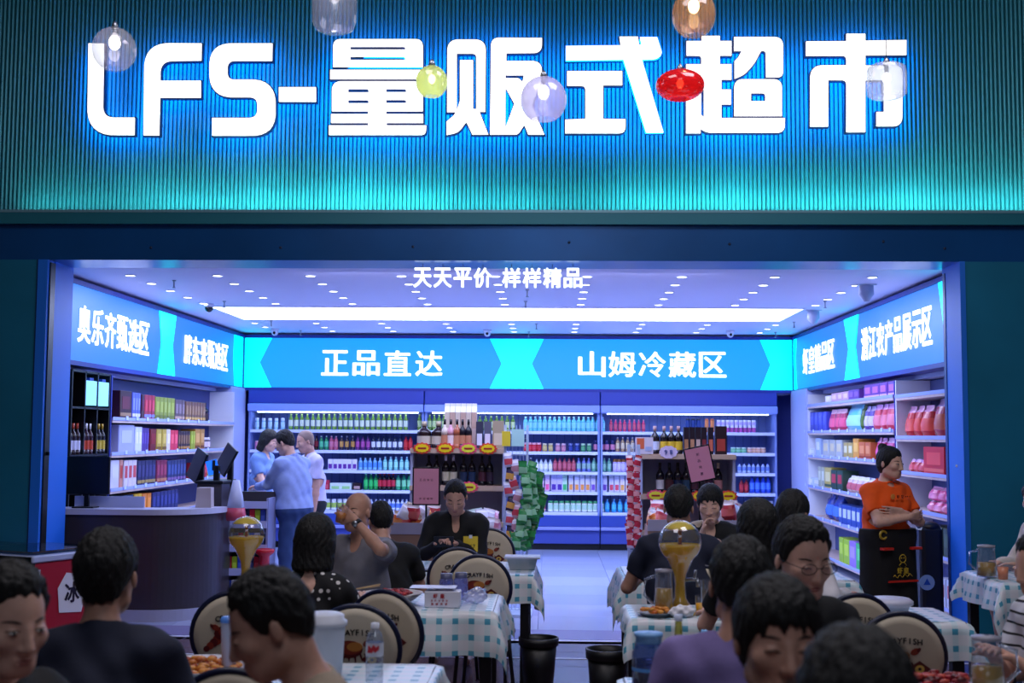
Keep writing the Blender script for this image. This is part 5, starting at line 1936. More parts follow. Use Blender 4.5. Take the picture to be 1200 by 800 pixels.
def gingham():
    m = mat('gingham_vinyl', '#e4eef4', .3)
    nt = m.node_tree
    b_ = nt.nodes['Principled BSDF']
    uv = nt.nodes.new('ShaderNodeUVMap')
    uv.uv_map = 'UVMap'
    sx = nt.nodes.new('ShaderNodeSeparateXYZ')
    nt.links.new(uv.outputs[0], sx.inputs[0])

    def M_(op, a, b=None):
        n_ = nt.nodes.new('ShaderNodeMath')
        n_.operation = op
        for i, v in enumerate((a, b)):
            if v is None:
                continue
            if isinstance(v, (int, float)):
                n_.inputs[i].default_value = v
            else:
                nt.links.new(v, n_.inputs[i])
        return n_.outputs[0]
    band = []
    for k in (0, 1):
        f_ = M_('FRACT', M_('MULTIPLY', sx.outputs[k], 1 / .085))
        band.append(M_('LESS_THAN', f_, .36))
    both = M_('MULTIPLY', band[0], band[1])
    one = M_('SUBTRACT', M_('ADD', band[0], band[1]), M_('MULTIPLY', both, 2))

    def mix(fac, a, b):
        x = nt.nodes.new('ShaderNodeMix')
        x.data_type = 'RGBA'
        nt.links.new(fac, x.inputs[0])
        for i, v in ((6, a), (7, b)):
            if isinstance(v, str):
                x.inputs[i].default_value = lin(v)
            else:
                nt.links.new(v, x.inputs[i])
        return x.outputs[2]
    c = mix(one, '#dcdfe8', '#cbdde6')
    c = mix(both, c, '#4a9ab8')
    nt.links.new(c, b_.inputs['Base Color'])
    return m


M_gin = gingham()


def cloth_over(w_, d_, z, over, parent_loc, label, rz=0, seed=0, ovs=None):
    """square-checked vinyl hanging over the edges of a w_ x d_ top"""
    ov = ovs or (over, over, over, over)   # -x, +x, -y, +y
    st = .035
    xs = np.arange(-w_ / 2 - ov[0], w_ / 2 + ov[1] + st, st)
    ys = np.arange(-d_ / 2 - ov[2], d_ / 2 + ov[3] + st, st)
    rr = random.Random(seed)
    ph = [rr.uniform(0, 6) for _ in range(4)]
    V, UV = [], []
    for u in xs:
        for v in ys:
            cu, cv = max(-w_ / 2, min(w_ / 2, u)), max(-d_ / 2, min(d_ / 2, v))
            dx, dy = u - cu, v - cv
            L = math.hypot(dx, dy)
            if L < 1e-6:
                V.append((u, v, z + .002 + .0012 * math.sin(u * 23 + ph[0]) * math.sin(v * 19)))
            else:
                nx, ny = dx / L, dy / L
                per = cu + cv + math.atan2(dy, dx) * .18
                fl_ = min(1, L / .18)
                corner = abs(nx * ny) * 2
                out_ = .016 + fl_ * (.022 * (1 + math.sin(per * 17 + ph[1])) + .02 * (1 + math.sin(per * 31 + ph[2])) * .4) + corner * .05 * fl_
                V.append((cu + nx * out_, cv + ny * out_, z + .002 - max(0, L - .008) * .985))
            UV.append((u, v))
    ny_ = len(ys)
    Fs = [(i * ny_ + j, (i + 1) * ny_ + j, (i + 1) * ny_ + j + 1, i * ny_ + j + 1) for i in range(len(xs) - 1) for j in range(ny_ - 1)]
    me = bpy.data.meshes.new('tablecloth')
    me.from_pydata(V, [], Fs)
    me.uv_layers.new(name='UVMap')
    vi = np.zeros(len(me.loops), np.int32)
    me.loops.foreach_get('vertex_index', vi)
    me.uv_layers[0].data.foreach_set('uv', np.array(UV, np.float32)[vi].ravel())
    me.materials.append(M_gin)
    me.polygons.foreach_set('use_smooth', [True] * len(me.polygons))
    me.update()
    o = bpy.data.objects.new('tablecloth', me)
    COL.objects.link(o)
    o.location = parent_loc
    o.rotation_euler.z = rz
    return tag(o, label, 'tablecloth')


def table(x0, x1, y0, y1, lab, clab, seed, ovs=None, z=.75):
    w_, d_ = x1 - x0, y1 - y0
    c = ((x0 + x1) / 2, (y0 + y1) / 2, 0)
    t = thing('dining_table', lab, 'table', c)
    MB().rbox(-w_ / 2, w_ / 2, -d_ / 2, d_ / 2, z - .03, z, M_tbl, .01).build('tabletop', t)
    MB().box(-w_ / 2 + .03, w_ / 2 - .03, -d_ / 2 + .02, -d_ / 2 + .045, z - .12, z - .03, M_tbl).box(-w_ / 2 + .03, w_ / 2 - .03, d_ / 2 - .045, d_ / 2 - .02, z - .12, z - .03, M_tbl).build('apron', t)
    for sx in (-1, 1):
        for sy in (-1, 1):
            x, y = sx * (w_ / 2 - .045), sy * (d_ / 2 - .045)
            MB().box(x - .03, x + .03, y - .03, y + .03, 0, z - .03, M_tbl).build('leg', t)
    cloth_over(w_, d_, z, .22, c, clab, 0, seed, ovs)
    return t


# prints on the round chair backs
PR = [pc('#8a3020'), pc('#c8803a'), pc('#5a1418'), pc('#e0b858'), pc('#201820')]


def crayfish_print(m, s=1.0, y=0):
    lay = [0]

    def e(cx, cz, rx, rz, mt, n=12, rot=0):
        lay[0] += 1
        m.prism([(cx + rx * math.cos(2 * PI * i / n) * math.cos(rot) - rz * math.sin(2 * PI * i / n) * math.sin(rot), cz + rx * math.cos(2 * PI * i / n) * math.sin(rot) + rz * math.sin(2 * PI * i / n) * math.cos(rot)) for i in range(n)], y - .0012 - .00018 * lay[0], y, mt)
    for k in range(6):                                    # legs
        e((-.06 + .022 * k), -.045 - .006 * (k % 2), .004, .022, PR[2], 6, -.5 + .2 * k)
    for k in range(4):                                    # tail
        e(-.062 - .014 * k, -.045 - .012 * k, .019 - .002 * k, .022 - .003 * k, PR[(k % 2) * 2], 10)
    e(-.02, -.018, .055, .034, PR[2], 16)
    e(-.012, -.012, .045, .026, PR[0], 16)
    e(.004, -.008, .030, .018, PR[1], 14)
    for sx, cx in ((-1, -.07), (1, .052)):               # claws
        e(cx, .006, .018, .012, PR[0], 10, sx * .5)
        e(cx + sx * .014, .013, .010, .006, PR[2], 8, sx * .9)
    m.prism([(.028, -.055), (.07, -.028), (.112, -.058), (.072, -.09)], y - .0042, y, PR[2])
    e(.07, -.058, .018, .015, PR[3])
    m.prism([(.07 + .007 * math.cos(2 * PI * i / 8), -.058 + .006 * math.sin(2 * PI * i / 8)) for i in range(8)], y - .0052, y, PR[4])


CH = {}


def chair_proto():
    t = empty('dining_chair')
    # local: the back disc stands at y=-.0 facing -Y, seat in front of it towards +Y
    zc, r = .735, .195
    m = MB()
    N = 40
    Rm_ = Matrix.Translation((0, 0, zc)) @ Matrix.Rotation(R(6), 4, 'X') @ Matrix.Rotation(PI / 2, 4, 'X')
    m.lathe([(.001, .024), (r * .8, .022), (r * .95, .014), (r * .97, 0), (r * .95, -.014), (r * .8, -.022), (.001, -.024)], M_pad, N, M=Rm_, cap=False)
    m.build('backrest', t)
    m = MB()
    m.tube([(r * math.cos(2 * PI * k / N), r * math.sin(2 * PI * k / N), 0) for k in range(N)], .013, M_rim, 8, closed=True, M=Rm_)
    m.build('rim', t)
    for sg in (1, -1):
        Mf = Matrix.Translation((0, 0, zc)) @ Matrix.Rotation(R(6), 4, 'X') @ (Matrix.Rotation(PI, 4, 'Z') if sg < 0 else Matrix.Identity(4)) @ Matrix.Translation((0, -.0245, 0))
        m = MB()
        for i, ch in enumerate('CRAYFISH'):
            a = (i - 3.5) * .0215
            v, f = glyph(ch, 0, .5)
            lo, hi = v.min(0), v.max(0)
            s_ = .026 / .73
            for ox, oy in ((-.02, 0), (.02, 0), (0, .02), (0, -.02)):
                P = [(a + (p[0] + ox - (lo[0] + hi[0]) / 2) * s_, -p[2] * .002 - .0005, .072 - 1.2 * a * a + (p[1] + oy) * s_) for p in v]
                m.add(P, f, PR[4], False, Mf)
        m.build('lettering', t)
        m = MB()
        mm = MB()
        crayfish_print(mm)
        mm.v = [(p[0] * 1.15 - .005, p[1], p[2] * 1.15 + .03) for p in mm.v]
        m.add(mm.v, mm.f, PR[0], False, Mf)
        m = MB()
        for m_i, mt_ in enumerate(mm.mats):
            m.add(mm.v, [f for f, k in zip(mm.f, mm.m) if k == m_i], mt_, False, Mf)
        m.build('crayfish_print', t)
    MB().lathe([(.001, .47), (.17, .47), (.19, .455), (.19, .435), (.17, .42), (.001, .42)], M_pad, 28, (0, .2, 0), cap=False).build('seat', t)
    MB().tube([(.19 * math.cos(2 * PI * k / 28), .2 + .19 * math.sin(2 * PI * k / 28), .44) for k in range(28)], .012, M_rim, 6, closed=True).build('seat_rim', t)
    for sx in (-1, 1):
        MB().tube([(sx * .13, .01, .6), (sx * .14, .06, .42), (sx * .17, .03, 0)], .013, M_tbl, 8).build('leg', t)
        MB().tube([(sx * .13, .34, .42), (sx * .17, .38, 0)], .013, M_tbl, 8).build('leg', t)
    return t


CHAIR = chair_proto()
used = []


def chair(px, D, face, label):
    """face 0: the back of the chair turned to the viewer, seat beyond it"""
    c = CHAIR if not used else copy_tree(CHAIR)
    used.append(c)
    c.location = (PX(px, D, 720), D, 0)
    c.rotation_euler = (0, 0, face)
    tag(c, label, 'chair')
    return c


chair(275, 5.85, R(10), 'round-backed cream chair behind the orange platter, near the cash desk')
chair(417, 5.45, R(4), 'round-backed cream chair right behind the white lidded bucket')
chair(452, 5.95, R(-20), 'round-backed cream chair half hidden by the one behind the bucket')
chair(536, 8.2, R(8), 'round-backed cream chair farther of the overlapping pair before the man in black')
chair(562, 7.72, R(-6), 'round-backed cream chair nearer of the overlapping pair, behind the tissue box')
chair(573, 9.85, PI, 'round-backed cream chair on which the man with the yellow badge sits')
chair(824, 7.95, R(5), 'round-backed cream chair of the man in the navy T-shirt by the beer tower')
chair(818, 7.3, R(-8), 'round-backed cream chair just behind the tall beer tower and jug')
chair(1054, 5.4, R(2), 'round-backed cream chair with crayfish print in full view by the foil tray')
chair(1003, 6.0, R(10), 'round-backed cream chair partly behind the man with glasses')
chair(1155, 3.75, R(-4), 'round-backed cream chair of which only the top rim shows by the beer jug')
chair(272, 3.95, R(5), 'round-backed cream chair with only its top rim showing below the platter')

table(-2.3, -.45, 4.36, 5.03, 'long black table with orange platter, bucket and water bottle', 'blue checked vinyl cloth under the platter and water bottle', 1, (.2, .12, .2, .05))
table(-1.75, -.29, 6.56, 7.26, 'black table carrying the tissue box and lidded jars', 'blue checked vinyl cloth under the tissue box', 2, (.2, .2, .24, .15))
table(-1.7, -.12, 8.3, 9.12, 'black table where the man in black sits, with the foil container', 'blue checked vinyl cloth under the foil container', 3, (.2, .24, .2, .1))
table(.42, 2.12, 6.36, 6.9, 'black table carrying the taller beer tower and glass jug', 'blue checked vinyl cloth under the taller beer tower', 4, (.1, .1, .2, .1))
table(.5, 2.0, 8.15, 8.9, 'black table between the man in navy and the woman in cream', 'blue checked vinyl cloth beside the narrow red pack rack', 5, (.30, .1, .2, .1))
table(.28, .66, 4.22, 4.83, 'small black table with the blue-lidded jar and glass bottles', 'blue checked vinyl cloth under the blue-lidded jar', 6, (.02, .02, .2, .05))
table(2.93, 4.3, 8.1, 8.85, 'black table against the teal panel with a jug on it', 'blue checked vinyl cloth by the teal panel', 7, (.2, .1, .42, .1))
table(1.25, 2.3, 4.25, 4.8, 'black table carrying the pink crayfish tray and beer jug', 'blue checked vinyl cloth under the pink crayfish tray', 8, (.02, .1, .1, .05))

# ------------------------------------------------------------------ things on the tables
G_clear = glass('clear_glass', (.93, .96, 1), refl=.28, body=.05)
G_pet = glass('clear_pet', (.9, .94, 1), refl=.3, body=.1, bodycol=(.7, .75, .9))
M_beer = mat('beer', '#ffb400', .25)
M_beer.node_tree.nodes['Principled BSDF'].inputs['Emission Color'].default_value = lin('#e8a000')
M_beer.node_tree.nodes['Principled BSDF'].inputs['Emission Strength'].default_value = 0
M_beer.node_tree.nodes['Principled BSDF'].inputs['Transmission Weight'].default_value = 0
M_foam = mat('beer_foam', '#f2d040', .5)
M_pale = mat('pale_beer', '#b89040', .15)
TZ = .754


def lz(name, label, cat, px, D, z0=TZ, X=None, grp=None):
    x = X if X is not None else PX(px, D, 700)
    return thing(name, label, cat, (x, D, z0), 0, grp)


def tower(label, px, D, s, amber):
    t = lz('beer_tower', label, 'beer tower', px, D)
    g = .105 * s
    hs_ = .45 * s
    M_beer = glass('beer_liquid', (1, .75, .10), .10, .85, (1, .68, .03))
    zc = hs_ - g
    prof = [(.07 * s, 0), (.075 * s, .01), (.05 * s, .03 * s), (.024 * s, .09 * s), (.022 * s, .16 * s)]
    outer = [(.055 * s, .035 * s), (.03 * s, .07 * s), (.026 * s, .14 * s), (.032 * s, .19 * s), (.055 * s, .24 * s)]
    cc = [(g * math.cos(a), zc + g * math.sin(a)) for a in [R(-52 + 142 * k / 14) for k in range(15)]]
    cc[-1] = (.002, cc[-1][1])
    MB().lathe(outer + cc, G_clear, 28, cap=False).build('glass_vessel', t)
    lq = [(.002, .04 * s), (.05 * s, .04 * s), (.026 * s, .075 * s), (.0225 * s, .14 * s), (.028 * s, .19 * s), (.05 * s, .24 * s)]
    lvl = -.12
    cq = [((g - .004) * math.cos(a), zc + (g - .004) * math.sin(a)) for a in [R(-52 + (math.degrees(math.asin(lvl)) + 52) * k / 6) for k in range(7)]]
    MB().lathe(lq + cq + [(.002, cq[-1][1])], M_beer, 28, cap=False).build('beer', t)
    fc = [((g - .003) * math.cos(a), zc + (g - .003) * math.sin(a)) for a in [R(40 + 50 * k / 7) for k in range(8)]]
    fc[-1] = (.002, fc[-1][1])
    MB().lathe([(.002, fc[0][1] - .002), (fc[0][0], fc[0][1] - .002)] + fc, M_foam, 28, cap=False).build('foam', t)
    MB().tube([(0, 0, .05 * s), (0, 0, zc + g * .5)], .010 * s, mat('ice_tube', '#b05a10', .2), 8).build('ice_tube', t)
    MB().lathe([(.09 * s, 0), (.09 * s, .012), (.06 * s, .02), (.056 * s, .04)], mat('tower_base', '#d8a818', .3), 28).build('base', t)
    if amber:
        MB().tube([(.02 * s, 0, .16 * s), (.06 * s, -.01, .165 * s), (.085 * s, -.02, .165 * s)], .009 * s, M_steel, 8).tube([(.07 * s, -.015, .17 * s), (.075 * s, -.015, .21 * s)], .007 * s, M_steel, 8).tube([(.082 * s, -.02, .165 * s), (.085 * s, -.02, .13 * s)], .009 * s, M_steel, 8).build('tap', t)
    return t


tower('beer tower with round yellow globe standing near the cash desk', 287, 7.1, 1.0, False)
tower('taller beer tower with round globe beside the glass jug on the checked cloth', 797, 6.55, 1.08, True)
q_ = PX(287, 7.1, 700)


def jug(label, px, D, hgt, r, fill, fc='pale_beer', z0=TZ, handle=-1):
    t = lz('glass_jug', label, 'jug', px, D, z0)
    MB().lathe([(.001, .004), (r, .004), (r * .98, hgt * .4), (r * .82, hgt * .85), (r * .88, hgt)], G_pet, 24, cap=False).build('vessel', t)
    MB().lathe([(.001, .012), (r - .005, .012), (r * .97 - .005, hgt * fill * .5), (r * .93 - .004, hgt * fill), (.001, hgt * fill)], MATS[fc], 24, cap=False).build('drink', t)
    MB().lathe([(r * .85, hgt), (r * .9, hgt + .012), (.01, hgt + .018)], mat('jug_lid', '#9a98a8', .4), 24, cap=False).build('lid', t)
    MB().tube([(handle * r * .85, 0, hgt * .9), (handle * (r + .045), 0, hgt * .82), (handle * (r + .05), 0, hgt * .45), (handle * (r + .0), 0, hgt * .22)], .008, G_pet, 8).build('handle', t)
    return t


jug('clear jug half full of pale beer beside the taller beer tower', 778, 6.5, .22, .052, .62)
jug('clear jug of beer near the striped sleeve', 1155, 4.55, .2, .06, .55, handle=1)
jug('glass jug with pale drink on the table against the teal panel', 1157, 8.4, .2, .065, .5)


def bucket(label, px, D, r, hgt, z0=TZ):
    t = lz('lidded_bucket', label, 'bucket', px, D, z0)
    W_ = mat('bucket_white', '#d0d4e2', .4)
    MB().lathe([(.001, 0), (r * .82, 0), (r * .95, hgt * .9)], W_, 28, cap=False).build('tub', t)
    MB().lathe([(r * .95, hgt * .82), (r * 1.03, hgt * .83), (r * 1.03, hgt * .9), (r * .9, hgt * .93), (r * .88, hgt), (r * .7, hgt * 1.03), (.001, hgt * 1.03)], W_, 28, cap=False).build('lid', t)
    return t


bucket('white lidded plastic bucket beside the brow of the man in beige', 380, 4.75, .088, .235)

t = lz('water_bottle', 'clear ribbed water bottle with red logo label on the checked cloth', 'bottle', 440, 4.62)
MB().lathe([(.001, 0), (.03, .002), (.033, .01), (.033, .05), (.031, .055), (.033, .06), (.033, .085), (.031, .09), (.033, .1), (.033, .16), (.026, .185), (.014, .2), (.014, .208)], G_pet, 20, cap=False).build('body', t)
MB().lathe([(.0335, .105), (.0335, .155)], pc('#d8dcec'), 20, cap=False).build('label', t)
m = MB()
m.prism([(-.022, .12), (-.004, .12), (0, .128), (.006, .12), (.022, .135), (.02, .148), (.01, .14), (.0, .15), (-.008, .138), (-.02, .148)], -.036, -.033, pc('#c83040'))
m.build('logo', t)
MB().lathe([(.016, .205), (.016, .225), (.001, .228)], M_white, 16, cap=False).build('cap', t)

# tall slim cup with blue lid
t = lz('lidded_cup', 'tall pale cup with a blue lid by the face of the man in beige', 'cup', 270, 4.8)
MB().lathe([(.001, 0), (.026, 0), (.034, .2)], pc('#b8c0dc'), 20, cap=False).build('cup', t)
MB().lathe([(.037, .195), (.037, .207), (.03, .215), (.001, .215)], pc('#5a90e8'), 20, cap=False).build('lid', t)
# platter of orange snacks
t = lz('snack_platter', 'round platter piled with crisp orange crayfish tails', 'platter', 233, 4.82)
MB().lathe([(.001, .004), (.15, .006), (.2, .028), (.205, .03), (.15, .0), (.001, .0)], pc('#d8d8e4'), 30, cap=False).build('plate', t)
rr = random.Random(5)
m = MB()
for i in range(90):
    a, d_ = rr.uniform(0, 2 * PI), .16 * math.sqrt(rr.random())
    m.ell((d_ * math.cos(a), d_ * math.sin(a), .02 + .03 * rr.random() * (1 - d_ / .2)), (.02, .012, .011), pc(rr.choice(('#d07a30', '#c06020', '#e09848', '#b04a18'))), 7, 5, Matrix.Rotation(0, 4, 'Z'))
tag(m.build('fried_pieces', t), kind='stuff')
t = lz('plate', 'white plate leaning in front of the orange platter', 'plate', 240, 4.5)
MB().lathe([(.001, .004), (.08, .006), (.11, .02), (.112, .022), (.08, .0), (.001, .0)], pc('#cdd4ea'), 28, cap=False).build('dish', t)

# table with tissue box
t = lz('tissue_box', 'white paper napkin box printed with red characters', 'tissue box', 517, 6.72)
MB().rbox(-.085, .105, -.06, .06, 0, .085, mat('paper_white', '#d6d6e6', .5), .004).build('box', t)
m = MB()
text(m, '虾皇', -.045, .03, .062, .022, pc('#b82838'), .03, .001)
text(m, '龙虾大排档', -.055, .045, .037, .010, pc('#b82838'), .0, .001)
text(m, '美味共享', -.055, .045, .019, .012, pc('#b82838'), .01, .001)
m.build('lettering', t, (0, -.0605, 0))
MB().ell((0.01, 0, .088), (.05, .03, .012), mat('tissue', '#e8e8f2', .8), 10, 6).build('tissue', t)
t = lz('paper_menu', 'sheet of paper lying on the napkin box', 'paper', 507, 6.74, TZ + .086)
t.location.z += .014
MB().box(-.12, .13, -.07, .07, 0, .002, pc('#c8cce6')).build('sheet', t)
for k, (px, D, nm) in enumerate(((523, 6.95, 'lidded purple drink jar, first of the pair behind the napkin box'), (540, 7.0, 'lidded purple drink jar, second of the pair behind the napkin box'))):
    t = lz('drink_jar', nm, 'jar', px, D)
    MB().lathe([(.001, 0), (.038, .0), (.04, .01), (.04, .11), (.032, .125)], glass('violet_glass', (.62, .66, .95), .3, .35, (.35, .38, .8)), 20, cap=False).build('vessel', t)
    MB().lathe([(.034, .12), (.034, .15), (.001, .152)], pc('#54587a'), 20, cap=False).build('lid', t)
t = lz('plastic_bag', 'crumpled clear bag knotted beside the napkin box', 'bag', 556, 6.85)
S_ = Sdf().ell((0, 0, .035), (.07, .05, .035)).ell((.02, 0, .06), (.045, .035, .03))
o = bpy.data.objects.new('film', S_.mesh(.007, 'film', [glass('bag_film', (.85, .88, 1), .4, .5, (.75, .75, .95))], disp=lambda P: .006 * np.sin(P[:, 0] * 120) * np.sin(P[:, 1] * 100 + P[:, 2] * 130)))
COL.objects.link(o)
o.parent = t
t = lz('serving_bowl', 'wide cream bowl of red crayfish before the woman in polka dots', 'bowl', 460, 6.85)
MB().lathe([(.001, .006), (.1, .008), (.165, .052), (.17, .055), (.1, .0), (.001, .0)], pc('#cdc6c4'), 30, cap=False).build('bowl', t)
m = MB()
for i in range(40):
    a, d_ = rr.uniform(0, 2 * PI), .11 * math.sqrt(rr.random())
    m.ell((d_ * math.cos(a), d_ * math.sin(a), .045 + .02 * rr.random()), (.022, .012, .010), pc(rr.choice(('#a02028', '#c03038', '#701018'))), 7, 5)
tag(m.build('crayfish', t), kind='stuff')
for px, D, lab in ((412, 6.95, 'small white bowl with chopsticks by the arm of the bald man'), (487, 8.5, 'small white bowl on the table of the man in black')):
    t = lz('rice_bowl', lab, 'bowl', px, D)
    MB().lathe([(.001, .004), (.03, .004), (.055, .04), (.058, .042), (.03, .0), (.001, .0)], pc('#d8dcec'), 20, cap=False).build('bowl', t)
    if px == 412:
        MB().tube([(-.02, 0, .05), (.16, -.02, .08)], .003, pc('#c8a878'), 6).tube([(-.02, .02, .05), (.16, .01, .085)], .003, pc('#c8a878'), 6).build('chopsticks', t)
t = lz('foil_container', 'large foil takeaway container with clear lid at the table corner', 'container', 612, 8.62)
MB().loft([[(sx * a, sy * b_, z) for sx, sy in ((-1, -1), (1, -1), (1, 1), (-1, 1))] for a, b_, z in ((.085, .07, 0), (.105, .09, .075))], mat('foil', '#9aa0a8', .3, .8, bump=.4), cap=True).build('tray', t)
MB().rbox(-.125, .125, -.1, .1, .076, .09, mat('lid_frost', '#b8bcd8', .3), .01).build('lid', t)
t = lz('phone', 'dark phone lying on the table edge near the man in black', 'phone', 493, 8.42)
MB().rbox(-.08, .08, -.045, .045, 0, .012, pc('#0c1a18'), .006).build('case', t)
# plates near the beer towers
t = lz('snack_plate', 'plate of orange fried bites at the foot of the taller beer tower', 'plate', 768, 6.46)
MB().lathe([(.001, .004), (.07, .006), (.1, .02), (.102, .022), (.07, .0), (.001, .0)], pc('#c8ccd8'), 24, cap=False).build('dish', t)
m = MB()
for i in range(36):
    a, d_ = rr.uniform(0, 2 * PI), .075 * math.sqrt(rr.random())
    m.ell((d_ * math.cos(a), d_ * math.sin(a), .02 + .02 * rr.random()), (.018, .012, .010), pc(rr.choice(('#d08028', '#c06018', '#e8a040'))), 7, 5)
tag(m.build('fried_pieces', t), kind='stuff')
t = lz('crumpled_napkin', 'crumpled white napkin in front of the taller beer tower', 'napkin', 802, 6.42)
S_ = Sdf().ell((0, 0, .03), (.055, .04, .03)).ell((-.05, 0, .025), (.035, .03, .022))
o = bpy.data.objects.new('tissue', S_.mesh(.007, 'tissue', [mat('tissue', '#e8e8f2', .8)], disp=lambda P: .008 * np.sin(P[:, 0] * 110 + 1) * np.sin(P[:, 1] * 90 + P[:, 2] * 120)))
COL.objects.link(o)
o.parent = t
t = lz('beer_glass', 'short glass of beer beside the crumpled napkin', 'glass', 822, 6.5)
MB().lathe([(.001, .003), (.028, .003), (.034, .1)], G_clear, 18, cap=False).build('glass', t)
MB().lathe([(.001, .006), (.026, .006), (.03, .06), (.001, .06)], M_beer, 18, cap=False).build('beer', t)
t = lz('tall_glass', 'tall clear glass next to the short beer glass', 'glass', 829, 6.6)
MB().lathe([(.001, .003), (.03, .003), (.04, .17)], G_clear, 18, cap=False).build('glass', t)
# small near table
t = lz('drink_jar', 'big blue-tinted jar with a pale blue lid in the near aisle', 'jar', 760, 4.5)
BG = glass('blue_glass', (.45, .55, .85), .3, .3, (.12, .2, .5))
MB().lathe([(.001, .0), (.056, .0), (.06, .01), (.06, .15), (.052, .165), (.05, .185)], BG, 26, cap=False).build('vessel', t)
MB().lathe([(.001, .01), (.055, .01), (.055, .085), (.001, .085)], mat('tea_brown', '#6a4a28', .2), 22, cap=False).build('tea', t)
MB().lathe([(.0605, .088), (.0605, .1)], pc('#5a98e0'), 26, cap=False).build('band', t)
MB().lathe([(.047, .18), (.047, .205), (.052, .207), (.052, .22), (.001, .222)], pc('#7ab0ec'), 26, cap=False).build('lid', t)


def gbottle(label, px, D, r, hgt, tint, body, capc):
    t = lz('glass_bottle', label, 'bottle', px, D)
    g = glass('bottle_' + label[:6], tint, .35, body, tint)
    MB().lathe([(.001, .0), (r, .0), (r, hgt * .58), (r * .5, hgt * .74), (r * .42, hgt * .94)], g, 18, cap=False).build('vessel', t)
    MB().lathe([(r * .5, hgt * .92), (r * .5, hgt), (.001, hgt)], pc(capc), 14, cap=False).build('cap', t)
    return t


gbottle('amber bottle with a white cap rising beside the blue-lidded jar', 795, 4.6, .03, .27, (.75, .72, .3), .3, '#c8d0e8')
gbottle('clear tall tumbler-like bottle in front of the amber one', 786, 4.42, .032, .19, (.85, .88, .85), .15, '#a8b8b0')
gbottle('small yellow bottle with sky blue cap by the lilac sleeve', 825, 4.7, .024, .2, (.8, .8, .35), .3, '#70b8f0')
gbottle('short yellow bottle at the foot of the amber one', 806, 4.35, .022, .12, (.9, .8, .1), .5, '#f0d838')
gbottle('short white-capped yellow bottle beside the jar', 779, 4.3, .02, .13, (.85, .78, .2), .5, '#e8e8f0')

# takeaway tub, crayfish tray, etc
t = lz('takeaway_tub', 'white takeaway tub with a loose film lid behind the crayfish chair', 'tub', 1043, 6.6)
MB().lathe([(.001, 0), (.085, 0), (.1, .05)], pc('#a8aec8'), 26, cap=False).build('tub', t)
MB().lathe([(.103, .045), (.118, .055), (.118, .072), (.1, .085), (.001, .09)], pc('#c8c8e0'), 26, cap=False).build('lid', t)
t = lz('crayfish_tray', 'pink-rimmed tray filled with red crayfish', 'tray', 1096, 4.5)
MB().rbox(-.1, .12, -.07, .07, 0, .06, mat('tray_pink', '#d8a0c8', .4), .008).build('tray', t)
m = MB()
for i in range(70):
    m.ell((rr.uniform(-.085, .105), rr.uniform(-.058, .058), .06 + rr.uniform(0, .025)), (.02, .009, .009), pc(rr.choice(('#8a1820', '#b02830', '#5a1018', '#c85040'))), 7, 5, None)
tag(m.build('crayfish', t), kind='stuff')
text_ = MB()
text(text_, '麻辣小龙虾', -.06, .08, .03, .016, pc('#7a3a90'), .0, .001)
text_.build('lettering', t, (0, -.071, 0))
t = lz('wet_wipes', 'white pouch lying next to the pink crayfish tray', 'pouch', 1122, 4.4)
MB().rbox(-.05, .05, -.03, .03, 0, .02, pc('#d0c8e0'), .01).build('pouch', t)
t = lz('drink_cup', 'orange drink cup beside the jug by the teal panel', 'cup', 1176, 8.3)
MB().lathe([(.001, 0), (.03, 0), (.036, .08), (.001, .075)], pc('#d88868'), 16, cap=False).build('cup', t)

# bins
def trash(label, px, D, hgt, r):
    t = thing('trash_bin', label, 'bin', (PX(px, D, 780), D, 0))
    K = mat('bin_black', '#0c0c12', .45)
    MB().lathe([(.001, 0), (r * .78, 0), (r * .97, hgt * .86), (r * .9, hgt * .86), (r * .72, .02), (.001, .02)], K, 28, cap=False).build('tub', t)
    MB().lathe([(r * .97, hgt * .84), (r * 1.06, hgt * .85), (r * 1.08, hgt), (r * .98, hgt), (r * .95, hgt * .85)], K, 28, cap=False).build('rim', t)
    return t


trash('black bin beside the table legs on the near side of the aisle', 631, 8.3, .34, .125)
trash('black bin below the hanging checked cloth across the aisle', 712, 7.6, .39, .125)
for k in range(4):
    pass

# ------------------------------------------------------------------ pendant lamps over the diners
def pendant(label, px, py, D, prof, tint, body, bodycol, glowc, strength, cordtop=7.5, bulb=.03, seg=28):
    q = at(px, py, D)
    t = thing('pendant_lamp', label, 'pendant lamp', q)
    g = glass('pendant_' + label[:9].replace(' ', '_'), tint, .22, body * 1.5, bodycol)
    MB().lathe(prof, g, seg, cap=False).build('shade', t)
    ztop = prof[-1][1]
    MB().lathe([(.012, ztop - .01), (.02, ztop), (.016, ztop + .02), (.006, ztop + .035)], M_steel, 14).build('cap', t)
    MB().tube([(0, 0, ztop + .03), (0, 0, cordtop - q.z)], .0022, mat('cord_dark', '#241c20', .6), 6).build('cord', t)
    s_ = MB().lathe([(.011, ztop), (.011, ztop - .05)], M_steel, 10).build('socket', t)
    MB().ell((0, 0, ztop - .05 - bulb * 1.1), (bulb, bulb, bulb * 1.3), mat('bulb_' + label[:9].replace(' ', '_'), '#ffffff', .4, emit=strength, ecol=glowc, lamp=False), 14, 8).build('bulb', s_)
    l_ = bpy.data.lights.new('pendant_light', 'POINT')
    l_.energy = .4
    l_.color = glowc
    l_.shadow_soft_size = bulb
    lo = bpy.data.objects.new('pendant_light', l_)
    lo.location = (0, 0, ztop - .05 - bulb * 2.9)
    lo.parent = t
    COL.objects.link(lo)
    return t


def gp(rx, rz, a0=-62, a1=84, n=18):
    return [(rx * math.cos(R(a0 + (a1 - a0) * k / n)), rz * math.sin(R(a0 + (a1 - a0) * k / n))) for k in range(n + 1)]


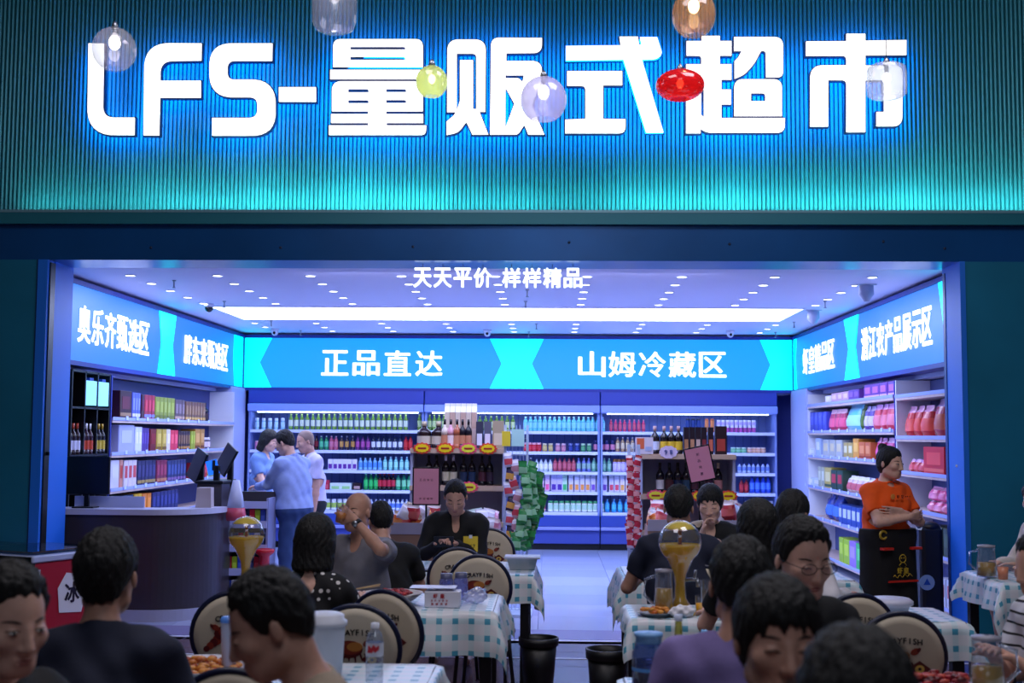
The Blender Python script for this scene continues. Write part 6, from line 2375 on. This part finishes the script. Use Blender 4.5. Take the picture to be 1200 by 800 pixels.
DP = 6.4
u = DP / F
pendant('clear round glass pendant in front of the first letter', 134, 58, DP, gp(26 * u, 27 * u), (.93, .95, 1), .10, (.8, .82, 1), (1, .85, .7), 9)
pendant('tall clear glass pendant cut off by the picture top', 392, 6, DP, [(27 * u * a, 34 * u * b_) for a, b_ in ((.2, -.99), (.6, -.96), (.85, -.85), (.97, -.6), (1, -.2), (1, .3), (.95, .8), (.8, 1.3), (.5, 1.55), (.1, 1.62))], (.9, .92, 1), .13, (.8, .84, 1), (1, .92, .85), 9)
pendant('small yellow-green glass globe pendant', 506, 96, DP, gp(19 * u, 20 * u), (.85, .92, .62), .42, (.7, .8, .35), (1, .95, .6), 6, bulb=.02)
pendant('milky violet glass pendant between two characters', 637, 117, DP, gp(27.5 * u, 28 * u, -58), (.84, .84, 1), .32, (.75, .74, 1), (1, .9, .95), 6)
pendant('amber glass pendant near the top edge', 813, 17, DP, gp(26 * u, 29 * u), (1, .84, .7), .16, (.8, .5, .3), (1, .7, .35), 10)
pendant('flat red glass pendant', 797, 100, DP, gp(29 * u, 18.5 * u, -66, 80), (.9, .10, .10), .55, (.8, .02, .04), (1, .5, .2), 7, bulb=.02)
pendant('clear drum-shaped glass pendant before the last character', 1039, 95, DP, [(23 * u * a, 20 * u * b_) for a, b_ in ((.45, -1), (.8, -.97), (.98, -.8), (1, -.3), (1, .45), (.95, .8), (.7, .97), (.2, 1.02))], (.9, .93, 1), .2, (.8, .86, 1), (1, .92, .8), 7, bulb=.022)

# ------------------------------------------------------------------ cash desk, freezer, checkout
M_cnt = mat('counter_brown', '#3a3640', .35, noise=.06, nscale=3)
t = thing('cash_desk', 'dark curved cash desk with a white worktop', 'counter', (0, 0, 0))
cx0, cx1 = X_(60, 11.0), X_(253, 11.2)
zt = Z_(600, 11.1)
def cpoly(g):
    pts = [(cx0, 11.0 - g)]
    n_ = 16
    rcx, rcy, rad = cx1 - .55, 11.55, .55 + g
    for k in range(n_ + 1):
        a = R(-90 + 90 * k / n_)
        pts.append((rcx + rad * math.cos(a), rcy + rad * math.sin(a)))
    pts += [(cx1 - .12, 11.56), (rcx, 11.3), (cx0, 11.3)]
    return pts
def vprism(poly, z0, z1, m_):
    n_ = len(poly)
    vs = [(p[0], p[1], z0) for p in poly] + [(p[0], p[1], z1) for p in poly]
    mb = MB()
    mb.add(vs, [(i, (i + 1) % n_, (i + 1) % n_ + n_, i + n_) for i in range(n_)] + [tuple(range(n_ - 1, -1, -1)), tuple(range(n_, 2 * n_))], m_)
    return mb
vprism(cpoly(0), .1, zt - .05, M_cnt).build('front_panel', t)
vprism(cpoly(.03), zt - .05, zt, mat('worktop_white', '#c8cce8', .3)).build('worktop', t)
vprism(cpoly(.04), 0, .1, mat('kick_plate', '#a8acc8', .35)).build('kick_plate', t)
# tall dark side cabinet and register pieces
t = thing('register_cabinet', 'dark cabinet at the end of the cash desk', 'cabinet', (X_(255, 11.9), 11.9, 0))
MB().rbox(-.12, .12, -.25, .25, 0, 1.2, M_cnt, .01).build('body', t)
MB().rbox(-.13, .13, -.26, .26, 1.2, 1.23, M_dark, .01).build('top', t)
t = thing('monitor', 'wide black monitor seen from behind on the cash desk', 'monitor', (X_(102, 11.15), 11.15, zt))
MB().rbox(-.22, .22, -.0, .03, .12, .47, mat('screen_back', '#0a0b12', .35), .01).build('housing', t)
MB().box(-.02, .02, .03, .06, 0, .3, M_dark).build('stand', t)
MB().rbox(-.1, .1, -.06, .1, 0, .012, M_dark, .01).build('base', t)
t = thing('paper_tray', 'flat pale tray with papers on the cash desk under the monitor', 'tray', (X_(118, 11.2) + .05, 11.27, zt + .001))
MB().box(-.3, .35, -.0, .02, 0, .1, pc('#b8c0e8')).build('tray', t)
t = thing('napkin_holder', 'plain cream box standing at the end of the cash desk', 'box', (X_(239, 11.3), 11.38, zt))
MB().loft([[(-.075, -.05, 0), (.075, -.05, 0), (.075, .05, 0), (-.075, .05, 0)], [(-.062, -.05, .185), (.07, -.05, .185), (.07, .05, .185), (-.062, .05, .185)]], mat('cream_card', '#c8bcc0', .5), cap=True).build('box', t)


def pos(label, px, py, D, tilt, w_, hh, scr, zb):
    t = thing('register_screen', label, 'screen', (X_(px, D), D, zb))
    z = Z_(py, D) - zb
    Mx = Matrix.Translation((0, 0, z)) @ Matrix.Rotation(tilt, 4, 'Y')
    MB().rbox(-.012, .012, -w_ / 2, w_ / 2, -hh / 2, hh / 2, M_dark, .006, M=Mx @ Matrix.Rotation(R(35), 4, 'Z')).build('housing', t)
    MB().rbox(.015, .07, -.03, .03, 0, z, M_dark, .01).build('column', t)
    if scr:
        MB().box(-.055, .055, -.02, -.015, -.09, .05, mat('screen_blue', '#2060ff', .3, emit=.9, ecol=(.02, .2, 1)), Mx @ Matrix.Rotation(R(-15), 4, 'Y')).build('display', t)
    return t


pos('black touch screen of the register seen edge on, nearer the gift shelves', 232, 548, 12.0, R(22), .32, .3, False, 1.0)
pos('black touch screen of the register seen edge on, nearer the fridges', 266, 541, 12.0, R(28), .32, .28, False, 1.0)
pos('small card terminal with a bright blue screen', 250, 548, 11.8, R(0), .1, .1, True, 1.0)
# checkout racks with small goods
t = thing('checkout_rack', 'dark stepped rack with small goods beside the cash desk', 'rack', (X_(293, 12.1), 12.1, 0))
hw = (X_(318, 12.1) - X_(268, 12.1)) / 2
MB().box(-hw, hw, .2, .24, 0, 1.1, M_cnt).build('back_panel', t)
for sx in (-1, 1):
    MB().box(sx * hw - .01, sx * hw + .01, -.1, .24, 0, 1.05, mat('rack_grey', '#8a90b8', .4)).build('side_panel', t)
for z in (.12, .35, .58, .81, 1.0):
    s_ = MB().box(-hw, hw, -.1, .2, z - .02, z, M_cnt).build('shelf', t)
    MB().box(-hw, hw, -.115, -.1, z - .05, z + .02, mat('label_rail', '#a8b0e0', .4)).build('price_rail', s_)
smc = [('blue', '#2848b8', '#5070e0'), ('red', '#c02838', '#e04858'), ('white', '#d8d8f0', '#b0b8e0'), ('lime', '#a0c030', '#c8e850'), ('navy', '#202850', '#404890')]
for iz, z in enumerate((.12, .35, .58, .81)):
    for i in range(7):
        nm, c1, c2 = smc[(i * 2 + iz) % 5]
        o = inst(carton(.05, .05, .13, c1, c2, c1, False), 'sweets_box', (X_(293, 12.1) - hw + .05 + i * (2 * hw - .1) / 6, 12.06, z))
        tag(o, 'small %s sweets box on the checkout rack, %s level' % (nm, ['bottom', 'second', 'third', 'upper'][iz]), 'box', '%s sweets boxes, rack level %d' % (nm, iz))
t = thing('red_bowl', 'shiny red bowl on the checkout rack', 'bowl', (X_(313, 11.9), 11.9, .0))
MB().lathe([(.05, 0), (.05, .5), (.09, .53), (.1, .56), (.08, .57), (.001, .54)], pc('#c01828', .2), 20, cap=False).build('bowl', t)
t = thing('hanging_bag', 'white and red carrier bag hanging at the end of the cash desk', 'bag', (X_(278, 11.6), 11.6, .86))
MB().loft([[(-.07 * k_, -.05 * k_, z), (.07 * k_, -.05 * k_, z), (.08 * k_, .05 * k_, z), (-.08 * k_, .05 * k_, z)] for k_, z in ((1.0, 0), (1.1, .05), (.95, .12))], pc('#c85068'), smooth=True, cap=True).loft([[(-.075 * k_, -.05 * k_, z), (.075 * k_, -.05 * k_, z), (.08 * k_, .05 * k_, z), (-.08 * k_, .05 * k_, z)] for k_, z in ((.95, .12), (.7, .25), (.35, .38))], pc('#c8d0f0'), smooth=True, cap=True).build('bag', t)

# ice cream freezer
t = thing('ice_cream_freezer', 'red chest freezer with sliding glass lid outside the entrance', 'freezer', (X_(44, 8.9), 8.9, 0), R(-24))
fh = Z_(652, 8.9, 44)
M_red = mat('freezer_red', '#b01830', .35)
MB().rbox(-1.3, 0, 0, .75, .06, fh - .05, M_red, .02).build('body', t)
MB().rbox(-1.32, .015, -.015, .77, fh - .05, fh, mat('freezer_rim', '#b8c4e8', .3), .015).build('rim', t)
MB().box(-1.25, -.55, .04, .7, fh, fh + .012, glass('freezer_glass', (.3, .42, .5), .5, .2, (.1, .16, .2))).build('lid', t)
MB().box(-.62, -.05, .04, .7, fh + .014, fh + .026, glass('freezer_glass')).build('lid', t)
MB().rbox(-1.28, 0.0, -.02, .03, fh - .09, fh - .005, M_dark, .008).build('handle_bar', t)
MB().tube([(-.9, .1, fh + .02), (-.9, .12, fh + .06), (-.55, .12, fh + .06), (-.55, .1, fh + .02)], .01, M_dark, 8).build('lid_handle', t)
st = MB()
Ms = Matrix.Translation((.0025, .38, fh * .62)) @ Matrix.Rotation(PI / 2, 4, 'Z')
st.prism([(-.12, -.14), (.1, -.16), (.14, -.02), (.12, .12), (-.06, .15), (-.14, .04)], -.004, -.002, pc('#e8e8f4'), Ms)
text(st, '冰', -.08, .08, -.0, .15, pc('#1c1430'), .03, .001, Ms @ Matrix.Translation((0, -.006, 0)))
st.build('sticker', t)
MB().box(-.002, .004, .03, .07, fh * .6, fh - .1, M_white).build('energy_label', t)

# standing dark bin-like cooler behind the employee
t = thing('utility_bin', 'tall black bin with a round blue sticker behind the employee', 'bin', (X_(1086, 10.75), 10.75, 0))
MB().rbox(-.1, .1, -.1, .1, 0, .92, mat('cooler_black', '#10131e', .4), .04).build('body', t)
MB().ell((0, 0, .92), (.1, .1, .05), MATS['cooler_black'], 16, 8).build('lid', t)

# ------------------------------------------------------------------ the people
BLK = cloth('black', '#101116')
NVY = cloth('navy', '#161c34')
PERS = []


def P_(label, px, py, D, **k):
    """px, py = where the crown shows, D = distance of the head"""
    q = at(px, py, D)
    p = person(label, q.z, q.x, D, **k)
    PERS.append(p)
    return p


# left group, nearest the camera
P_('young man in black whose face is cut by the picture edge, turned to his neighbour', 12, 668, 2.95, face=R(62), hy=R(-10), hp=.12, lean=.15, shirt=BLK, hair='short', skin=0, h=.006, eyes='open', sleeve='short', hands=[(.15, -.3, .62), (-.1, -.34, .62)], headsc=1.05)
P_('broad man in a dark navy shirt seen from behind', 127, 619, 3.75, face=PI + R(4), lean=.3, hp=-.2, shirt=NVY, sleeve='long', hair='short', skin=2, h=.006, fit=1.2, eyes=None, headsc=1.1, hands=[(.2, -.42, .82), (-.2, -.42, .82)])
P_('man in a beige T-shirt looking down in profile, nearest the camera', 317, 664, 2.9, face=R(-78), hp=.30, hy=R(2), lean=.25, shirt=cloth('beige', '#a08e7a'), hair='short', skin=1, h=.0055, eyes='down', headsc=.98, hands=[(.15, -.35, .72), (-.15, -.35, .72)])
P_('woman in a black polka-dot top seen from behind', 371, 606, 6.15, face=PI + R(-8), female=True, lean=.12, shirt=dots('polka', '#0e0e14', '#d8d4d4', 24), sleeve='cap', hair='bob', skin=0, h=.007, eyes=None, neck_v=.12, headsc=1.05, hands=[(.2, -.38, .80), (-.16, -.38, .80)])
p = P_('bald man in a grey shirt raising a glass of beer to his mouth', 419, 577, 7.6, face=R(-22), lean=.05, hp=-.05, hy=R(-6), shirt=cloth('greyshirt', '#7c7a84'), hair='bald', skin=2, h=.007, eyes='down', fit=1.08, collar=cloth('greyshirt', '#7c7a84'),
       hands=[(.10, -.27, 1.17), (-.22, -.36, .80)], elbow=[(1.6, -.5, -1.2), (-.6, .35, -1)], hdir=[(-.55, -.1, .35), None], pnorm=[(-.4, .6, 0), None], curl=(1.5, .6))
hw_ = loc2w(p, p['arms'][0][2] + np.array([-.085, -.03, .03]))
t = thing('beer_cup', 'clear plastic cup of amber beer held by the bald man', 'cup', (hw_.x, hw_.y, hw_.z - .045))
t.rotation_euler = (.3, .3, 0)
MB().lathe([(.001, .0), (.026, .0), (.038, .11)], G_clear, 18, cap=False).build('cup', t)
MB().lathe([(.001, .003), (.024, .003), (.031, .06), (.001, .06)], mat('amber_ale', '#c87818', .2), 18, cap=False).build('beer', t)
o = MB()
a_, b_ = Vector(p['arms'][0][1]), Vector(p['arms'][0][2])
d_ = (b_ - a_).normalized()
o.tube([b_ - d_ * .045, b_ - d_ * .02], .031, M_dark, 14)
o.lathe([(.001, 0), (.019, 0), (.019, .008), (.001, .009)], M_steel, 16, M=Matrix.Translation(b_ - d_ * .032 + Vector((0, -.03, .0))) @ Matrix.Rotation(PI / 2, 4, 'X'), cap=False)
o.build('wristwatch', p['root'])
P_('diner with dark hair and black top beyond the bald man', 446, 590, 8.05, face=PI + R(20), lean=.35, hp=.1, shirt=BLK, hair='short', skin=1, h=.009, eyes=None, scale=.97)
p = P_('man in a black shirt with a yellow badge, looking down at his phone', 534, 565, 9.35, face=R(0), lean=.22, hp=.42, shirt=BLK, sleeve='long', hair='crew', skin=1, h=.007, eyes='down', neck_v=.09, fit=1.05, hands=[(.02, -.32, .86), (-.12, -.34, .86)], headsc=1.06, curl=(1.0, 1.0))
m = MB()
m.box(-.055, .055, -.004, 0, -.07, .045, pc('#e8c838')).box(-.012, .012, -.006, -.004, .03, .055, M_white)
text(m, '047', -.04, .04, -.03, .03, pc('#4a4020'), .01, .001, Matrix.Translation((0, -.005, 0)), False)
m.build('badge', p['root'], tuple(Vector(p['chest']) + Vector((.12, -.175, .02))))
w_ = loc2w(p, p['arms'][1][2] + np.array([.05, -.07, .03]))
t = thing('phone', 'phone held by the man with the yellow badge', 'phone', w_)
MB().rbox(-.075, .075, -.006, .006, -.04, .04, pc('#10182a'), .006).build('case', t)

# right group
P_('man in a navy T-shirt seen from behind at the aisle', 795, 568, 7.45, face=PI + R(-6), lean=.22, hp=.05, shirt=NVY, hair='short', skin=2, h=.007, eyes=None, fit=1.15, hands=[(.24, -.36, .8), (-.22, -.36, .8)], headsc=1.05)
p = P_('woman in a black top and cream cardigan eating with her hand raised', 832, 571, 9.1, face=R(-12), female=True, lean=.08, hp=.22, shirt=BLK, hair='bangs', skin=0, h=.007, eyes='down', neck_v=.1, headsc=1.12, hands=[(.12, -.3, .90), (-.05, -.25, .97)], curl=(1.3, 1.3), hdir=[(-.6, -.3, .4), (.3, .1, .9)])
C_ = Sdf()
for i in (0, 1):
    sp_, el, wr = p['arms'][i]
    C_.cap(sp_, el, .066, .058, .03)
    C_.cap(el, wr - (wr - el) * .12, .058, .043, .02)
    C_.cap(p['nk'] + np.array([(.09 if i == 0 else -.09), .0, -.02]), p['chest'] + np.array([(.11 if i == 0 else -.11), -.02, -.14]), .07, .085, .05)
C_.cap(p['nk'] + np.array([0, .05, -.05]), p['pel'] + np.array([0, .06, .1]), .11, .12, .05)
o = bpy.data.objects.new('cardigan', C_.mesh(.008, 'cardigan', [cloth('creamknit', '#c8b8a0')]))
COL.objects.link(o)
o.parent = p['root']
P_('woman with long straight dark hair seen from behind', 887, 589, 5.95, face=PI + R(8), female=True, lean=.1, shirt=BLK, hair='long', skin=0, h=.007, eyes=None, headsc=1.05)
P_('diner in a cream shirt leaning over beyond the man with glasses', 929, 579, 7.2, face=PI + R(-35), lean=.3, hp=.1, shirt=cloth('creamshirt', '#cfcbd2'), sleeve='long', hair='short', skin=1, h=.008, eyes=None, hands=[(.28, -.3, .8), (-.3, -.25, .8)], fit=1.1, headsc=1.1)
P_('man with glasses in a black T-shirt looking down', 940, 604, 4.35, face=R(12), lean=.12, hp=.16, hy=R(6), shirt=BLK, hair='short', skin=0, h=.006, eyes='down', glasses=True, headsc=1.12, hands=[(.2, -.28, .62), (-.2, -.26, .62)])
P_('man in a lilac T-shirt seen from behind, head bowed to the side', 868, 638, 3.65, face=PI + R(-24), lean=.2, hp=.1, hy=R(14), shirt=cloth('lilac', '#8474b0'), hair='short', skin=2, h=.006, eyes=None, headsc=1.08, hands=[(.16, -.34, .72), (-.1, -.34, .72)])
p = P_('man with a black fringe drinking, hand in front of his mouth', 911, 684, 2.7, face=R(4), lean=.1, hp=.02, shirt=cloth('charcoal', '#22262c'), sleeve='long', hair='bangs', skin=1, h=.0055, eyes='down', headsc=1.08,
       hands=[(.16, -.3, .70), (-.085, -.22, 1.10)], elbow=[(.6, .35, -1), (-1, .1, -1)], hdir=[None, (.95, -.05, .2)], pnorm=[None, (0, 1, 0)], curl=(.6, 1.0))
w_ = loc2w(p, p['hc'] + p['Rn'] @ np.array([.015, -.125, -.09]))
t = thing('plastic_cup', 'thin clear plastic cup at the mouth of the man with the fringe', 'cup', w_)
t.rotation_euler = (R(-60), R(10), 0)
MB().lathe([(.001, .0), (.026, .0), (.036, .09)], G_pet, 18, cap=False).build('cup', t)
P_('top of a black-haired head nearest the camera', 1002, 751, 2.0, face=PI, lean=.1, hp=.05, shirt=BLK, hair='short', skin=1, h=.0065, eyes=None, headsc=1.1)
P_('person in a white blouse at the table against the teal panel', 1214, 566, 8.9, face=R(-70), lean=.2, hp=.1, female=True, shirt=cloth('whiteblouse', '#d2c8c0'), sleeve='long', hair='bob', skin=0, h=.008, eyes=None, hands=[(.1, -.38, .80), (-.1, -.42, .8)])
P_('diner with black hair and white sleeve with black stripes', 1216, 628, 5.1, face=R(-72), lean=.15, hp=.15, shirt=stripes('banded', '#c8c8d4', '#14141c', 2, 22, .22), sleeve='short', hair='short', skin=1, h=.008, eyes=None, hands=[(.05, -.30, .8), (-.05, -.33, .8)], trousers=None)

# standing
JEAN = cloth('jeans', '#27406e')
DKT = cloth('darktrousers', '#141722')
p = P_('shopper in a loose light blue shirt and jeans holding goods', 334, 499, 12.5, face=R(-118), pose='stand', lean=.10, hp=.35, hy=R(8), shirt=cloth('skyshirt', '#93a8de'), sleeve='long', trousers=JEAN, hair='short', skin=0, h=.008, eyes='down', collar=cloth('skyshirt', '#93a8de'),
       hem=.74, hands=[(.06, -.44, 1.14), (-.14, -.42, 1.16)], fit=1.28)
w_ = loc2w(p, (p['arms'][0][2] + p['arms'][1][2]) / 2 + np.array([0, -.1, -.1]))
t = thing('snack_packet', 'yellow and white packet held by the shopper in the light blue shirt', 'packet', w_)
MB().rbox(-.09, .09, -.02, .02, -.07, .05, pc('#d8cc70'), .01).box(-.09, .09, -.021, -.02, .0, .05, pc('#d8d8f0')).build('packet', t)
p = P_('shaven-headed shopper in a white T-shirt', 358, 490, 13.6, face=R(-60), pose='stand', lean=.06, hp=.25, shirt=cloth('whitetee', '#c6c2e2'), sleeve='short', trousers=DKT, hair='stubble', skin=1, h=.008, eyes='down', fit=1.08, hands=[(.22, -.06, .80), (-.2, -.3, 1.0)], hem=.80)
w_ = loc2w(p, p['arms'][0][2] + np.array([.02, -.02, -.09]))
t = thing('phone', 'black phone in the lowered hand of the shaven-headed shopper', 'phone', w_)
MB().rbox(-.01, .01, -.04, .04, -.08, .08, pc('#0c0c14'), .006).build('case', t)
P_('shop worker in pale blue facing the shopper in the light blue shirt', 316, 503, 14.4, face=R(75), pose='stand', female=True, lean=.05, hp=.3, shirt=cloth('paleblue', '#6f90c8'), sleeve='short', trousers=DKT, hair='bob', skin=0, h=.009, eyes='down', hands=[(.1, -.35, 1.1), (-.1, -.35, 1.1)])

# the employee in orange
p = P_('employee in orange T-shirt and black apron with folded arms', 1043, 526, 9.7, face=R(24), pose='stand', female=True, lean=.0, hp=.12, hy=R(18), shirt=cloth('orange', '#ff5a0a'), sleeve='short', trousers=DKT, hair='bun', skin=0, h=.0065, eyes='open', neck_v=.0, fit=1.16, headsc=1.02,
       hands=[(-.03, -.21, 1.12), (.03, -.25, 1.08)], elbow=[(1, -.1, -.8), (-1, -.1, -.8)], hdir=[(-1, .12, .0), (1, .15, .08)], pnorm=[(0, .8, .2), (0, .9, .2)], curl=(.5, .5), hem=.80)
A = Sdf()
pel = p['pel']
A.cap(pel + np.array([-.06, 0, .08]), pel + np.array([.06, 0, .08]), .175, .175, .06)
A.cap(pel + np.array([-.07, 0, -.0]), np.array([-.10, -.01, .35]), .165, .15, .06)
A.cap(pel + np.array([.07, 0, -.0]), np.array([.10, -.01, .35]), .165, .15, .06)
A.fn(lambda P: .36 - P[..., 2], (-1, -1, -1), (1, 1, .36), .01, '-')
A.p[-1] = ('-', lambda P: P[..., 2] - .36, np.array((-1, -1, -1.)), np.array((1, 1, .36)), .0)
zt_ = pel[2] + .10
A.p.append(('-', lambda P: zt_ - P[..., 2], np.array((-1, -1, zt_)), np.array((1, 1, 2.)), .0))
A.p.append(('-', lambda P: .03 - P[..., 1], np.array((-1, .03, -1.)), np.array((1, 1, 2.)), .0))
ap = bpy.data.objects.new('apron', A.mesh(.008, 'apron', [cloth('apron', '#0c0b10')]))
COL.objects.link(ap)
ap.parent = p['root']
yf = -.175


def apr(mb, name):
    o = mb.build(name, ap)
    return o


m = MB()
zz = pel[2]
for sx in (-1, 1):
    m = MB()
    m.rbox(sx * .135 - .05, sx * .135 + .05, -.198, -.150, zz - .055, zz - .035, pc('#d02818'), .004)
    apr(m, 'pocket_trim')
m = MB()
m.box(-.13, .15, yf - .012, yf - .002, zz - .30, zz - .285, pc('#d02818'))
apr(m, 'hem_trim')
m = MB()
GO = pc('#c8a828')
text(m, '虾皇', -.06, .06, zz - .21, .045, GO, .03, .001)
m.tube([(-.09 + .18 * k / 14, 0, zz - .255 + .012 * math.sin(k * 1.7) + .01 * k / 14) for k in range(15)], .0035, GO, 4)
m.tube([(-.035 + .03 * math.cos(a) + .035, 0, zz - .12 + .03 * math.sin(a)) for a in [2 * PI * k / 14 for k in range(14)]], .004, GO, 4, closed=True)
for sx in (-1, 1):
    m.tube([(sx * .012, 0, zz - .15), (sx * .035, 0, zz - .17), (sx * .02, 0, zz - .185)], .003, GO, 4)
    m.ell((sx * .012, 0, zz - .115), (.006, .003, .006), GO, 8, 5)
o = apr(m, 'emblem')
o.location = (0, yf - .016, 0)
m = MB()
m.tube([(-.155 + .03 * math.cos(a), -.16, zz + .06 + .03 * math.sin(a)) for a in [2 * PI * k / 14 for k in range(14)]], .01, pc('#b8982c'), 6, closed=True)
apr(m, 'keyring')
m = MB()
ch_ = p['chest']
m.ell((.0, 0, 0), (.022, .003, .022), pc('#e89040'), 12, 6)
text(m, '虾皇', .03, .11, 0, .026, pc('#5a1c08'), .01, .001)
text(m, '龙虾馆', .11, .17, 0, .012, pc('#7a2c10'), .0, .001)
m.build('shirt_print', p['root'], (ch_[0] - .07, ch_[1] - .165, ch_[2] + .09))
t = thing('round_sticker', 'round pale blue sticker on the tall black bin', 'sticker', (X_(1085, 10.6), 10.645, Z_(683, 10.6, 1085)))
MB().lathe([(.001, 0), (.065, 0)], pc('#8aa8d0'), 24, M=Matrix.Rotation(PI / 2, 4, 'X'), cap=False).prism([(-.03, -.02), (.03, -.02), (.0, .035)], -.003, -.001, pc('#2050b0')).build('disc', t)
